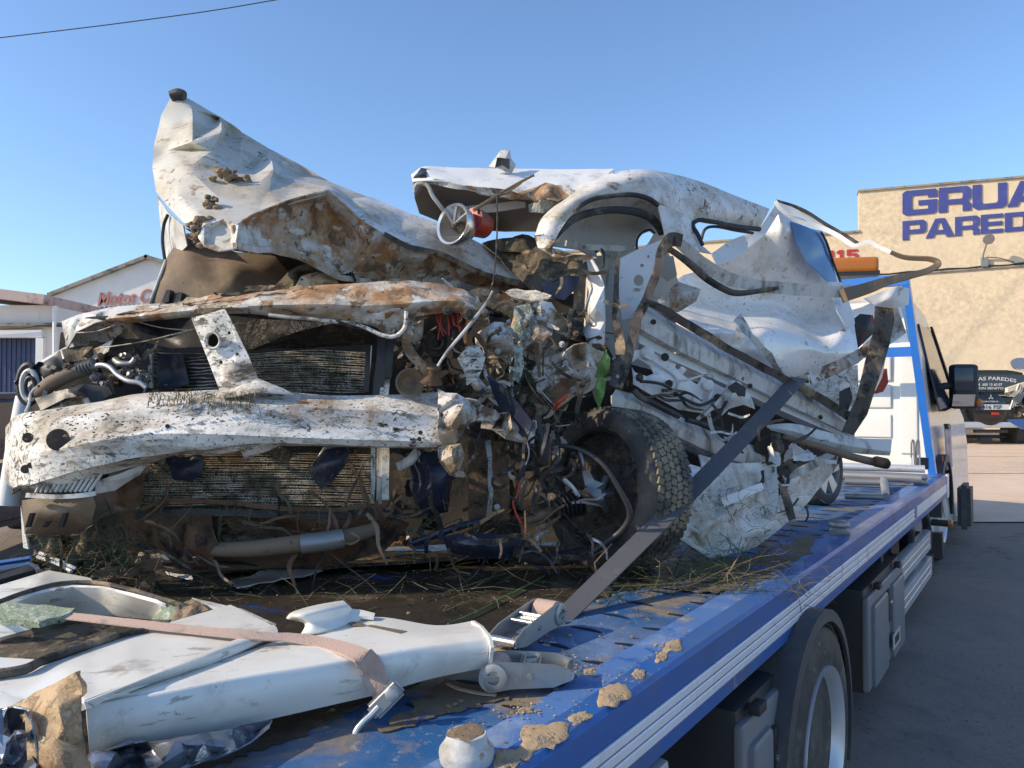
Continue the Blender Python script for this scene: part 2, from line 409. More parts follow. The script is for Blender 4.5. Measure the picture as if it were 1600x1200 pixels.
M['deck'] = mat('blue_deck_paint', (.016, .098, .255), .65, coat=0, layers=[((.05, .055, .07), 1.7, .50, .70, 33, .7), ((.10, .085, .065), 11, .55, .63, 34, .85, (1, 1, 1), 1.5), ((.35, .37, .40), 28, .62, .64, 36, .6, (4, .6, 1), 2), ((.16, .24, .40), 2.2, .46, .72, 13, .7), ((.28, .30, .33), 40, .60, .67, 14, .8), ((.24, .19, .125), 3.6, .52, .62, 3, .9), (GREY, 5.5, .58, .70, 7, .85), ((.30, .23, .15), 24, .64, .67, 5, .9), (DK, 3.0, .56, .70, 11, .6)], bump=(50, .35))
M['flange'] = mat('sunlit_blue_flange', (.09, .19, .42), .5, layers=[((.25, .32, .45), 6, .5, .66, 3, .8), (MUDL, 8, .60, .66, 8, .9), ((.02, .09, .33), 12, .58, .66, 9, .4)], bump=(50, .25))  # base made pale for the sunlit bed edge; dust and mud on top
M['slot'] = mat('dark_slot', (.006, .010, .026), .8, bump=(50, .2))
M['cake'] = mat('tan_mud_cake', (.44, .32, .19), .95, layers=[((.28, .24, .18), 11, .52, .6, 3, .95), (MUD, 60, .6, .66, 5, .9)], bump=(80, .9))
M['rail'] = mat('blue_rail_paint', (.028, .12, .37), .4, coat=.2, layers=[((.09, .13, .22), 3, .48, .7, 21, .6), ((.35, .34, .32), 45, .63, .66, 22, .7, (1, 1, .3), 4), (GREY, 6, .66, .76, 7, .8, (1, 1, .15)), (MUDL, 60, .70, .74, 5, .9)], bump=(30, .06))
M['blue'] = mat('bright_blue_paint', (.02, .15, .52), .33, coat=.4, layers=[(GREY, 30, .68, .75, 7, .8)], bump=(30, .06))
M['strip'] = mat('reflective_strip', (.80, .80, .82), .35, .15, layers=[((.38, .36, .34), 14, .58, .72, 4, .6, (1, 1, .2)), (DK, 55, .69, .72, 5, .8)], bump=(30, .1))
M['cab'] = mat('cab_white_paint', (.76, .75, .70), .3, coat=.5, layers=[((.5, .46, .38), 4, .62, .8, 3, .6)], bump=(20, .05))
M['loose'] = mat('loose_white_panel', (.80, .785, .715), .34, coat=.3, layers=[((.58, .53, .44), 3, .48, .74, 3, .6), ((.4, .34, .26), 9, .56, .66, 13, .8, (1, 1, 1), 4), ((.3, .28, .25), 30, .58, .60, 23, .7, (.3, 1, 3), 5), (MUD, 42, .68, .72, 5, .8), (DK, 110, .685, .72, 9, .8)], bump=(30, .08))
M['moss'] = mat('greenish_edge', (.30, .36, .24), .8, layers=[((.45, .5, .4), 60, .5, .56, 3, .8), (GRN, 40, .62, .66, 5, .9)], bump=(180, .8))
M['webp'] = mat('pink_webbing', (.50, .36, .29), .85, layers=[((.34, .26, .2), 18, .55, .7, 3, .9)], bump=(260, .5))
M['webg'] = mat('grey_webbing', (.095, .097, .105), .7, layers=[(GREY, 8, .56, .72, 3, .85)], bump=(300, .4))
M['foam'] = mat('translucent_foam', (.72, .52, .30), .6, tr=.45, layers=[((.75, .6, .4), 45, .52, .6, 3, .8), ((.35, .2, .1), 4, .56, .7, 6, .8)], bump=(120, .9))
M['film'] = mat('silver_film', (.32, .33, .36), .16, .75, layers=[((.03, .03, .035), 5, .48, .56, 3, .3)], bump=(24, .5))
M['box'] = mat('grey_toolbox_plastic', (.21, .215, .225), .45, layers=[((.16, .15, .14), 5, .6, .8, 3, .7)], bump=(160, .12))
M['boxw'] = mat('cream_box_paint', (.55, .51, .43), .45, layers=[((.4, .34, .26), 5, .56, .8, 3, .7)], bump=(80, .06))
M['guard'] = mat('anodised_guard', (.62, .64, .66), .35, .5, layers=[((.4, .38, .35), 9, .6, .75, 4, .6)], bump=(30, .06))
M['mudguard'] = mat('black_mudguard', (.065, .066, .07), .55, layers=[((.13, .12, .1), 6, .5, .7, 3, .8), ((.4, .36, .3), 50, .68, .72, 5, .9)], bump=(60, .2))
M['asphalt'] = mat('yard_asphalt', (.235, .205, .18), .9, spec=.25, layers=[((.32, .275, .23), .5, .45, .7, 3, .9), ((.15, .135, .12), .9, .58, .68, 8, .85), ((.42, .38, .33), 60, .62, .67, 5, .9), ((.08, .075, .07), 75, .6, .65, 6, .9), ((.07, .065, .06), 1.6, .58, .66, 16, .8, (1, 1, 1), 2)], bump=(90, .6))
M['sunlit_concrete'] = mat('sunlit_concrete_apron', (.70, .54, .40), .9, spec=.2, layers=[((.58, .44, .32), .35, .45, .7, 3, .9, (1, 2.5, 1)), ((.62, .53, .43), 1.2, .55, .7, 8, .85, (1, 3, 1)), ((.3, .25, .2), 50, .64, .68, 5, .9)], bump=(60, .35))  # jointed apron, made pale and warm to carry the sunlight on the far ground
M['joint'] = mat('apron_joint', (.2, .165, .13), .9, layers=[((.5, .42, .33), 3, .5, .56, 3, .9)])
M['line'] = mat('worn_line_paint', (.6, .58, .52), .8, layers=[((.2, .19, .17), 9, .48, .56, 3, .9)])
M['wally'] = mat('ochre_render', (.70, .58, .41), .9, spec=.2, layers=[((.66, .54, .375), .25, .42, .62, 13, .9), ((.46, .39, .28), 1.3, .60, .80, 15, .9, (1.6, 1.6, .22), .5), ((.60, .495, .35), .6, .5, .9, 3, .9, (1, 1, .35)), ((.48, .41, .30), 2.0, .60, .85, 5, .9, (1, 1, .25))], bump=(8, .04))
M['wallw'] = mat('white_render', (.74, .71, .66), .9, spec=.2, layers=[((.45, .42, .37), .7, .56, .78, 3, .9, (1, 1, .3)), ((.32, .3, .27), 3, .68, .76, 5, .9, (1, 1, .2))], bump=(30, .15))
M['edge'] = mat('stained_coping', (.30, .27, .22), .9, layers=[((.12, .11, .09), 3, .5, .62, 3, .9)], bump=(40, .3))
M['tile'] = mat('terracotta_roof', (.50, .39, .36), .85, layers=[((.2, .12, .1), 3, .5, .65, 3, .9)], bump=(20, .3))
M['letb'] = mat('blue_letter_paint', (.055, .07, .26), .5, layers=[((.1, .12, .3), 3, .55, .75, 3, .6)], bump=(20, .05))
M['letr'] = mat('red_letter_paint', (.42, .035, .03), .5, bump=(20, .05))
M['letd'] = mat('faded_hazy_red_letter_paint', (.40, .17, .15), .7, layers=[((.5, .3, .27), 3, .55, .7, 3, .8)], bump=(20, .05))  # faded red, lightened further for the haze in front of it
M['dark'] = mat('dark_paint', (.012, .013, .015), .22, coat=.6, bump=(10, .03))
M['bdoor'] = mat('blue_roller_door', (.035, .055, .13), .5, layers=[((.06, .08, .15), 2, .5, .7, 3, .6)], bump=(30, .1))
M['amber'] = mat('amber_lens', (.62, .20, .03), .22, tr=.15, layers=[((.4, .16, .04), 14, .56, .7, 3, .5)], bump=(20, .1))
M['wht'] = mat('plain_white_print', (.75, .75, .73), .5, bump=(20, .02))
M['blk'] = mat('plain_black_print', (.035, .035, .038), .5, bump=(20, .02))
M['grass'] = mat('dead_grass', (.13, .11, .055), .8, layers=[((.06, .09, .025), 9, .48, .54, 3, .8), ((.3, .25, .14), 20, .58, .62, 6, .8)], bump=(30, .1))
M['leaf'] = mat('green_leaf', (.07, .16, .035), .5, layers=[((.16, .28, .07), 30, .5, .6, 3, .5)], bump=(60, .3))
M['soil'] = mat('dried_mud', (.22, .155, .095), .95, layers=[((.34, .25, .16), 9, .5, .62, 3, .95), (DK, 40, .6, .66, 5, .9)], bump=(80, 1))
M['wood'] = mat('dry_twig', (.20, .145, .09), .85, layers=[((.1, .08, .06), 20, .5, .6, 3, .9)], bump=(80, .6))
M['lens'] = mat('lens_glass', (.35, .36, .36), .1, spec=.7, tr=.3, layers=[(MUD, 12, .55, .65, 3, .7)], bump=(20, .1))
M['mirror'] = mat('mirror_glass', (.7, .74, .8), .04, 1, bump=(3, .01))
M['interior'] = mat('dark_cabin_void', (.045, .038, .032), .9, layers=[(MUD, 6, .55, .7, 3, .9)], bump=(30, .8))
# ------------------------------------------------------------------ setting: ground, buildings
def plane_grid(name, x0, x1, y0, y1, dz, m, nx=2, ny=2, kind='structure'):
    bm = newbm(); g = [[bm.verts.new((x0+(x1-x0)*i/nx, y0+(y1-y0)*j/ny, gz(min(y0+(y1-y0)*j/ny, 26))+dz)) for j in range(ny+1)] for i in range(nx+1)]
    for i in range(nx):
        for j in range(ny): bm.faces.new((g[i][j], g[i+1][j], g[i+1][j+1], g[i][j+1]))
    return obj(name, bm, m, None, kind=kind)
bm = newbm(); xs = (-400, -30, 30, 400); ys = (-120, -20, 0, 10, 20, 26, 60, 400)
g = [[bm.verts.new((x, y, gz(min(max(y, -20), 26)))) for y in ys] for x in xs]
for i in range(len(xs)-1):
    for j in range(len(ys)-1): bm.faces.new((g[i][j], g[i+1][j], g[i+1][j+1], g[i][j+1]))
obj('ground', bm, M['asphalt'], None, kind='structure')
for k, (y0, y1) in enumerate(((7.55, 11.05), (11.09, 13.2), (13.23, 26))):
    plane_grid('sunlit_concrete_apron', -40, 40, y0, y1, .012, M['sunlit_concrete'], 6, 4)  # begins at the shadow edge, sunlit tone in its colour
for y0, y1 in ((11.05, 11.09), (13.2, 13.23)): plane_grid('apron_joint', -40, 40, y0, y1, .006, M['joint'], 2, 1)
# ochre workshop on the right
wo = Vector((9.03, 20.0, 0)); wd = Vector((3.43, -1.25, 0)).normalized(); wn = Vector((wd.y, -wd.x, 0))   # wn points to the viewer
if wn.y > 0: wn = -wn
def W(px, py, off=0): return onplane(px, py, wo + wn*off, wn)
wh = thing('workshop', 'ochre rendered workshop with stepped parapet and big blue lettering', 'building', (9.03, 20.0, .8))
def wpt(s, z): return wo + wd*s + Z*z
ztop = W(1343, 300).z; zst = W(1343, 363).z
s0 = 0.0
poly = [wpt(-14, .3), wpt(22, .3), wpt(22, ztop), wpt(0, ztop), wpt(0, zst), wpt(-14, zst)]
bm = newbm(); add_prism(bm, poly, -wn*.35); obj('wall', bm, M['wally'], wh, sharp=20)
bm = newbm()
for a, b, z in ((0, 22, ztop), (-14, -.01, zst)):
    add_box(bm, wpt((a+b)/2, z+.025) - wn*.16, (wd, wn, Z), ((b-a)/2+.02, .21, .025))
obj('coping', bm, M['edge'], wh, sharp=20)
bm = newbm()
add_box(bm, wpt(-7, zst/2) - wn*6, (wd, wn, Z), (6.9, 5.6, zst/2-.2)); add_box(bm, wpt(11, 2.6)-wn*6, (wd, wn, Z), (10.9, 5.6, 2.4))
obj('hall', bm, M['wally'], wh, sharp=20)
# conduit along the wall
pts = [W(x, 420-(x-1480)*.075 + (1.5 if i % 2 else 0), .03) for i, x in enumerate(range(1240, 1720, 30))]
tube('wall_cable', pts, .022, M['blk'], wh, n=3, seg=6, raw=True)
pts = [W(x, 424-(x-1480)*.075, .02) for x in range(1240, 1720, 30)]
tube('conduit', pts, .03, M['edge'], wh, n=2, seg=6, raw=True)
LET = {
 'G': ([(.1,0),(.95,0),(1,.08),(1,.33),(.74,.33),(.74,.22),(.31,.22),(.27,.28),(.27,.73),(.31,.79),(.74,.79),(.74,.62),(.46,.62),(.46,.43),(1,.43),(1,.9),(.92,1),(.1,1),(0,.9),(0,.1)], []),
 'R': ([(0,0),(.88,0),(1,.12),(1,.48),(.9,.6),(1,.72),(1,1),(.74,1),(.74,.76),(.68,.7),(.26,.7),(.26,1),(0,1)], [[(.26,.22),(.70,.22),(.74,.28),(.74,.44),(.7,.5),(.26,.5)]]),
 'U': ([(0,0),(.26,0),(.26,.72),(.32,.79),(.68,.79),(.74,.72),(.74,0),(1,0),(1,.88),(.88,1),(.12,1),(0,.88)], []),
 'A': ([(.33,0),(.67,0),(1.02,1),(.74,1),(.68,.82),(.32,.82),(.26,1),(-.02,1)], [[(.46,.22),(.54,.22),(.63,.62),(.37,.62)]]),
 'P': ([(0,0),(.88,0),(1,.12),(1,.58),(.88,.7),(.26,.7),(.26,1),(0,1)], [[(.26,.22),(.74,.22),(.74,.48),(.26,.48)]]),
 'E': ([(0,0),(1,0),(1,.2),(.28,.2),(.28,.4),(.96,.4),(.96,.6),(.28,.6),(.28,.8),(1,.8),(1,1),(0,1)], []),
 'D': ([(0,0),(.85,0),(1,.15),(1,.85),(.85,1),(0,1)], [[(.28,.22),(.7,.22),(.74,.3),(.74,.7),(.7,.78),(.28,.78)]]),
 'S': ([(.1,0),(1,0),(1,.2),(.28,.2),(.28,.38),(.9,.38),(1,.48),(1,.9),(.9,1),(0,1),(0,.8),(.72,.8),(.72,.6),(.1,.6),(0,.5),(0,.1)], []),
 '5': ([(.06,0),(.95,0),(.95,.2),(.3,.2),(.28,.36),(.85,.36),(1,.5),(1,.88),(.85,1),(.05,1),(.05,.8),(.7,.8),(.72,.74),(.72,.6),(.68,.55),(.05,.55)], []),
 '1': ([(.4,0),(.85,0),(.85,1),(.45,1),(.45,.32),(.1,.32),(.1,.15)], []),
 '0': ([(.12,0),(.88,0),(1,.1),(1,.9),(.88,1),(.12,1),(0,.9),(0,.1)], [[(.3,.2),(.7,.2),(.7,.8),(.3,.8)]]),
}
def letter(ch, x0, x1, tl, bl, slope, mt, parent, th=.025, name=None):
    out, holes = LET[ch]
    def q(u, v):
        x = x0+(x1-x0)*u; t = tl+slope*(x-x0); b = bl+slope*(x-x0); return (x, t+(b-t)*v)
    vo, fs = cdt([(*q(*p), 0) for p in out], [], [[q(*p) for p in h] for h in holes])
    bm = newbm(); vv = [bm.verts.new(W(v.x, v.y, .004)) for v in vo]
    for f in fs: bm.faces.new([vv[i] for i in f])
    r = bmesh.ops.extrude_face_region(bm, geom=bm.faces[:])
    bmesh.ops.translate(bm, verts=[e for e in r['geom'] if isinstance(e, bmesh.types.BMVert)], vec=wn*th)
    return obj('letter', bm, mt, parent, sharp=20)
x = 1410
for ch, x0, x1 in (('G', 1410, 1464), ('R', 1467, 1517), ('U', 1519.5, 1573), ('A', 1575, 1632), ('S', 1636, 1684)):
    letter(ch, x0, x1, 299-(x0-1410)*.086, 337.5-(x0-1410)*.084, -.085, M['letb'], wh)
for ch, x0, x1 in (('P', 1410, 1447), ('A', 1447, 1490), ('R', 1492, 1530), ('E', 1532.5, 1567), ('D', 1570, 1608), ('E', 1612, 1648), ('S', 1651, 1689)):
    letter(ch, x0, x1, 346-(x0-1410)*.08, 375.5-(x0-1410)*.08, -.08, M['letb'], wh)
for ch, x0, x1 in (('0', 1289, 1303), ('1', 1306, 1319), ('5', 1322, 1341)):
    letter(ch, x0, x1, 391-(x0-1306)*.05, 408-(x0-1306)*.05, -.05, M['letr'], wh)
# lamp on the wall
wl = thing('wall_lamp', 'small floodlight on a bent pole fixed to the ochre wall', 'lamp', W(1538, 412, .05))
tube('pole', [W(1537, 413, .06), W(1536, 400, .12), W(1540, 386, .3), W(1543, 374, .45)], .02, M['steel'], wl, raw=True, seg=6)
lathe('lamp_head', W(1544.5, 373, .5), Vector((-.4, -.8, -.4)), [(-.1, .04), (-.05, .1), (.05, .13), (.07, .12)], M['steel'], wl, 14)
box('wall_bracket', W(1538, 410, .05), (.07, .05, .11), M['steel'], wl, (wd, wn, Z))
tube('lamp_cable', [W(1541, 402, .06), W(1560, 403, .04), W(1585, 410, .04)], .01, M['blk'], wl, raw=True, seg=5)

# white hall with faded red lettering, left
mo = thing('gabled_hall', 'pale gabled hall with faded red slanted lettering and chequered band', 'building', (-9.5, 19, .8))
mY = 19.0
def MP(px, py, o=0): return P(px, py, mY-o)
poly = [MP(83, 463), MP(160, 430), MP(232, 405), MP(330, 420), MP(460, 470)]
b0 = MP(460, 470); a0 = MP(83, 463)
poly += [Vector((b0.x, mY, .3)), Vector((a0.x, mY, .3))]
bm = newbm(); add_prism(bm, poly, Vector((0, 14, 0))); obj('wall', bm, M['wallw'], mo, sharp=20)
for q in ([(83, 463), (232, 405)], [(232, 405), (460, 470)]):
    a, b = MP(*q[0]), MP(*q[1]); d = (b-a).normalized(); nn = Vector((-d.z, 0, d.x))
    bm = newbm(); add_box(bm, (a+b)/2 + nn*.04 + Vector((0, 6.9, 0)), (d, Vector((0, 1, 0)), nn), ((b-a).length/2+.05, 7.05, .04)); obj('roof_edge', bm, M['edge'], mo, sharp=20)
def text(s, px0, px1, py, mt, parent, place, shear=0, off=.0, ext=.012, h=None, name='lettering'):
    cu = bpy.data.curves.new('text', 'FONT'); cu.body = s; cu.size = 1; cu.shear = shear; cu.offset = off; cu.extrude = .5; cu.resolution_u = 3
    o = bpy.data.objects.new('text', cu); C.objects.link(o); bpy.context.view_layer.update()
    me = bpy.data.meshes.new_from_object(o); bpy.data.objects.remove(o); bm = newbm(); bm.from_mesh(me); bpy.data.meshes.remove(me)
    xs = [v.co.x for v in bm.verts]; ys_ = [v.co.y for v in bm.verts]; x0, x1, y0, y1 = min(xs), max(xs), min(ys_), max(ys_)
    for v in bm.verts:
        u = (v.co.x-x0)/(x1-x0); t = (v.co.y-y0)/(y1-y0)
        v.co = place(u, t, v.co.z*ext*2)
    return obj(name, bm, mt, parent, sharp=20)
text('Motos C', 152, 232, 0, M['letd'], mo, lambda u, t, e: P(152+84*u, 478.5-6.5*u-21*t, mY-.02-e), .28, .03, .015)
bm = newbm()
for i in range(22):
    for j in range(2):
        if (i+j) % 2 == 0:
            c = MP(152+i*3.6, 481.5-.09*i*3.6*.9+j*2.6, .012); add_box(bm, c, AX, (.026, .008, .018))
o = obj('chequered_band', bm, M['blk'], mo, sharp=0); o['kind'] = 'stuff'
# low unit with the blue roller door
lu = thing('low_unit', 'low white unit with terracotta roof edge and blue roller door', 'building', (-9.5, 14.6, .6))
LY = 14.6
def LP(px, py, o=0): return P(px, py, LY-o)
a = LP(82, 480); zt = LP(0, 472).z
bm = newbm()
dl, dr, dt = LP(-70, 600).x, LP(60, 600).x, LP(30, 527).z
xr = a.x; xl = xr-9; zb = .3; ztp = LP(60, 477).z
for (x0, x1, z0, z1) in ((xl, dl, zb, ztp), (dr, xr, zb, ztp), (dl, dr, dt, ztp)):
    add_box(bm, Vector(((x0+x1)/2, LY+2, (z0+z1)/2)), AX, ((x1-x0)/2-.001, 2, (z1-z0)/2))
obj('wall', bm, M['wallw'], lu, sharp=20)
bm = newbm(); add_box(bm, Vector(((dl+dr)/2, LY-.04, dt+.06)), AX, ((dr-dl)/2+.1, .05, .07)); add_box(bm, Vector((dr+.06, LY-.04, (zb+dt)/2-.02)), AX, (.07, .05, (dt-zb)/2)); obj('door_frame', bm, M['wht'], lu, sharp=20)
dw = bpy.data.objects.new('roller_door', None); link(dw, lu); dw.location = (0, 0, 0)
bm0 = None; n = 34; wdt = (dr-dl)/n
for i in range(n):
    z_ = box('slat', (dl+(i+.5)*wdt, LY+.22-(.012 if i % 2 else 0), (zb+dt)/2), (wdt/2-.004, .02, (dt-zb)/2-.01), M['bdoor'], dw)
p1, p2 = LP(-400, 405), LP(84, 466); d = (p2-p1).normalized(); nn = Vector((-d.z, 0, d.x))
bm = newbm(); add_box(bm, (p1+p2)/2 - nn*.06 + Vector((0, .8, 0)), (d, Vector((0, 1, 0)), nn), ((p2-p1).length/2, 1.1, .09)); obj('roof', bm, M['tile'], lu, sharp=20)
box('gutter', (LP(20, 510).x, LY-.06, LP(20, 508).z), (4.0, .05, .035), M['edge'], lu)
tube('downpipe', [LP(86, 478, .1), LP(86, 540, .1), LP(86, 650, .1)], .045, M['wht'], lu, raw=True, seg=8)
tube('service_cable', [LP(-60, 516, .15), LP(30, 513, .14), LP(57, 509, .14), LP(82, 509, .12), LP(97, 510, .1)], .016, M['blk'], lu, raw=True, seg=5)
# overhead wire, top left
tag(tube('overhead_wire', [P(-900, 165, 16), P(-200, 82, 16), P(0, 59, 16), P(220, 32, 16), P(430, 0, 16), P(900, -90, 16)], .011, M['blk'], None, raw=True, seg=5, n=4), 'thin black overhead wire crossing the blue sky', 'cable')

# ------------------------------------------------------------------ dark off-roader behind, at the right
pY = 15.4
def KP(px, py, o=0): return P(px, py, pY-o)
k0 = KP(1548, 640)
pk = thing('off_roader', 'black off-roader seen from behind with a covered spare wheel', 'car', (k0.x, pY, gz(pY)))
def kb(name, x0, x1, y0, y1, m, d0, d1, bev=.02, parent=None):
    a_, b_ = KP(x0, y0), KP(x1, y1)
    return box(name, ((a_.x+b_.x)/2, pY-d0+(d0+d1)/2, (a_.z+b_.z)/2), (abs(b_.x-a_.x)/2, (d0+d1)/2, abs(a_.z-b_.z)/2), m, parent or pk, bev=bev)
bm = newbm()
for (pts, d0, d1) in (([(1490, 618), (1612, 618), (1614, 664), (1487, 664)], 0, 3.6), ([(1497, 583), (1524, 578), (1580, 578), (1604, 583), (1611, 617), (1491, 617)], .0, 2.6)):
    pl = [KP(*p) for p in pts]
    add_prism(bm, pl, Vector((0, d1, 0)))
bmesh.ops.bevel(bm, geom=bm.edges[:], offset=.05, segments=3, affect='EDGES'); obj('body', bm, M['dark'], pk, sharp=30)
pl = [KP(*p, .03) for p in ((1502, 586), (1600, 586), (1605, 609), (1498, 609))]
bm = newbm(); add_prism(bm, pl, Vector((0, .02, 0))); rw = obj('rear_window', bm, M['window'], pk)
def kt(s, x0, x1, yb, h, arch=0, name='lettering'):
    text(s, 0, 0, 0, M['wht'], rw, lambda u, t, e: P(x0+(x1-x0)*u, yb - arch*4*u*(1-u) - h*t, pY-.035-e*.3), 0, .015, .004, name=name)
kt('GRUAS PAREDES', 1506, 1588, 598, 5.5, 4); kt('24 H', 1516, 1531, 603.5, 5); kt('600 15 60 07', 1535, 1566, 603, 4.2); kt('DON BENITO', 1524, 1568, 608.5, 3.6)
lathe('spare_wheel_cover', KP(1548, 640, .16), Vector((0, 1, 0)), [(0, .05), (.005, .28), (.03, .335), (.1, .35), (.2, .34)], M['dark'], pk, 30)
pt = kb('number_plate', 1528, 1567.5, 632, 640, M['wht'], .2, -.18, 0)
b_ = kb('plate_band', 1524.5, 1527.6, 632, 640, M['letb'], .2, -.18, 0, pk)
text('3416 FSF', 0, 0, 0, M['blk'], pt, lambda u, t, e: P(1530+35.5*u, 639-6*t, pY-.206-e*.2), 0, .02, .003)
text('MONTERO', 0, 0, 0, M['wht'], pk, lambda u, t, e: P(1532+28*u, 628.5-2.2*t, pY-.175-e*.2), 0, .01, .003, name='badge_lettering')
bm = newbm()
for a in (90, 210, 330):   # three lozenges meeting at a point
    c = Vector((math.cos(R(a)), 0, math.sin(R(a)))); s_ = Vector((-c.z, 0, c.x)); o_ = KP(1548, 621, .17)
    add_prism(bm, [o_, o_+c*.03+s_*.017, o_+c*.06, o_+c*.03-s_*.017], Vector((0, -.006, 0)))
obj('emblem', bm, M['chrome'], pk, sharp=0)
kb('bumper', 1483, 1616, 659, 668, M['guard'], .14, 0, .02); kb('reflector', 1493, 1498, 660.5, 666, M['red'], .15, -.13, 0)
for x in (1484, 1594): kb('tail_lamp', x, x+11, 638, 645, M['lens'], .03, .1, .01)
kb('tail_light', 1541, 1552, 644, 648, M['redwire'], .19, -.1, 0)
for x0, x1 in ((1481, 1503), (1593, 1615)):
    a_ = KP(x0, 683); b_ = KP(x1, 683); lathe('wheel', (a_.x, pY+.4, KP(0, 681).z), Vector((1, 0, 0)), [(0, .15), (.0, .24), (.03, .29), (b_.x-a_.x-.03, .29), (b_.x-a_.x, .24), (b_.x-a_.x, .15)], M['rubber'], pk, 24)
kb('tow_bar', 1520, 1570, 671, 676, M['blk'], .1, 0, .01); kb('axle', 1500, 1600, 681, 686, M['blk'], -.3, .5, .02); kb('tow_hitch', 1533, 1551, 683, 690, M['blk'], .0, .2, .02)
# salvage beside it on a blue trailer
sv = thing('salvage_trailer', 'blue trailer edge carrying mangled motor parts at the right', 'trailer', KP(1610, 690, 2.2))
def SP(px, py, o=0): return P(px, py, 13.2-o)
bm = newbm(); add_prism(bm, [SP(1574, 656), SP(1700, 650), SP(1700, 672), SP(1598, 671)], Vector((.05, .12, 0))); obj('bed', bm, M['rail'], sv, sharp=20)
bm = newbm(); add_prism(bm, [SP(1575, 606), SP(1640, 585), SP(1640, 594), SP(1575, 613)], Vector((0, .08, 0))); obj('beam', bm, M['wally'], sv, sharp=20)
for i in range(9):
    crumple('engine_part', (1582+i*5, 622+(i*13 % 26), 13.2+.1*(i % 3)), .25, .22, 50+i, M['grease'] if i % 3 else M['zinc'], sv)
lathe('lamp_bowl', SP(1594, 574), Vector((-.3, -.6, .7)), [(0, .03), (.03, .12), (.09, .15)], M['chrome'], sv, 14)
for i in range(5): tube('handle_tube', [SP(1578+i*4, 640-i*3), SP(1585+i*3, 620), SP(1592+i*3, 600+i*4)], .018, M['steel'], sv, raw=True, seg=6)

# dark blue car standing at the far left
bc = thing('parked_car', 'dark blue car mostly hidden behind the wreck at the left edge', 'car', (-4.3, 5.6, gz(5.6)))
prof = [(-1.9, .35), (-1.85, .75), (-1.3, .92), (-.9, 1.28), (.6, 1.32), (1.2, .95), (1.85, .85), (1.95, .4), (1.9, .3), (-1.85, .3)]
bm = newbm(); o_ = Vector((-4.75, 6.2, gz(6.2))); add_prism(bm, [o_+Vector((0, a_, b_)) for a_, b_ in prof], Vector((1.02, 0, 0)))
bmesh.ops.bevel(bm, geom=bm.edges[:], offset=.06, segments=3, affect='EDGES'); obj('body', bm, M['bluep'], bc, sharp=30)
for s_ in (0, 1):
    for y_ in (-1.2, 1.25):
        c = o_+Vector((s_*.86, y_, .3)); lathe('wheel', c, Vector((1, 0, 0)), [(0, .15), (0, .25), (.03, .3), (.17, .3), (.19, .25), (.19, .15)], M['rubber'], bc, 20)
bm = newbm(); add_prism(bm, [o_+Vector((1.022, a_, b_)) for a_, b_ in ((-1.1, .95), (-.8, 1.22), (.5, 1.25), (.95, .98))], Vector((.012, 0, 0))); obj('side_window', bm, M['window'], bc)
box('side_moulding', o_+Vector((1.03, 0, .8)), (.012, 1.7, .012), M['chrome'], bc)

# ------------------------------------------------------------------ recovery truck
tt = thing('recovery_truck', 'blue flatbed recovery truck with white cab carrying the wreck', 'truck', T(2.43, -1.6, 0))
VR, VL, UB, UF = -.618, -2.82, -.6, 6.42
RH = .152
# bed plate with lit edge flange
bm = newbm(); add_box(bm, T((UB+UF)/2, (VR+VL)/2, DECK-.03), TX, ((UF-UB)/2, (VR-VL)/2-.05, .03))
obj('deck_plate', bm, M['deck'], tt, sharp=20)
bm = newbm(); add_box(bm, T((UB+UF)/2, VR-.062, DECK-.001), TX, ((UF-UB)/2, .055, .006)); obj('deck_flange', bm, M['flange'], tt, sharp=20)
# side rail: one profile swept along the bed
def rail(v, sgn, name='side_rail'):
    pr = [(0, 0), (.006, -.004), (.006, -.052), (.003, -.055), (.003, -.118), (.006, -.121), (.006, -.150), (0, -.154), (-.055, -.154), (-.055, -.146), (-.01, -.14), (-.01, -.008), (-.05, -.006), (-.05, .004), (-.004, .004)]
    bm = newbm(); n = len(pr)
    for_u = [UB, UF]
    rings = [[bm.verts.new(T(u, v+sgn*x, DECK+.004+z)) for x, z in pr] for u in for_u]
    for j in range(n): bm.faces.new((rings[0][j], rings[0][(j+1) % n], rings[1][(j+1) % n], rings[1][j]))
    bm.faces.new(rings[0][::-1]); bm.faces.new(rings[1])
    return obj(name, bm, M['rail'], tt, sharp=25)
sr = rail(VR, 1); rail(VL, -1)
for i in range(3):
    box('reflective_rib', T((UB+4.7)/2, VR+.006, DECK-.0605-.0215*i), ((4.7-UB)/2, .004, .0088), M['strip'], sr, TX, bev=.002, seg=1)
box('reflective_strip', T((4.7+UF)/2, VR+.0045, DECK-.0825), ((UF-4.7)/2-.12, .003, .031), M['strip'], sr, TX)
box('end_cap', T(UF-.05, VR+.006, DECK-.075), (.055, .006, .085), M['strip'], sr, TX, bev=.003)
# frame under the deck
for v in (-1.15, -2.2): box('chassis_rail', T(3.2, v, .68), (3.9, .04, .11), M['blk'], tt, TX)
for u in (.2, 1.1, 2.0, 2.9, 3.8, 4.7, 5.6): box('cross_bearer', T(u, -1.7, .855), (.03, 1.0, .05), M['blk'], tt, TX)
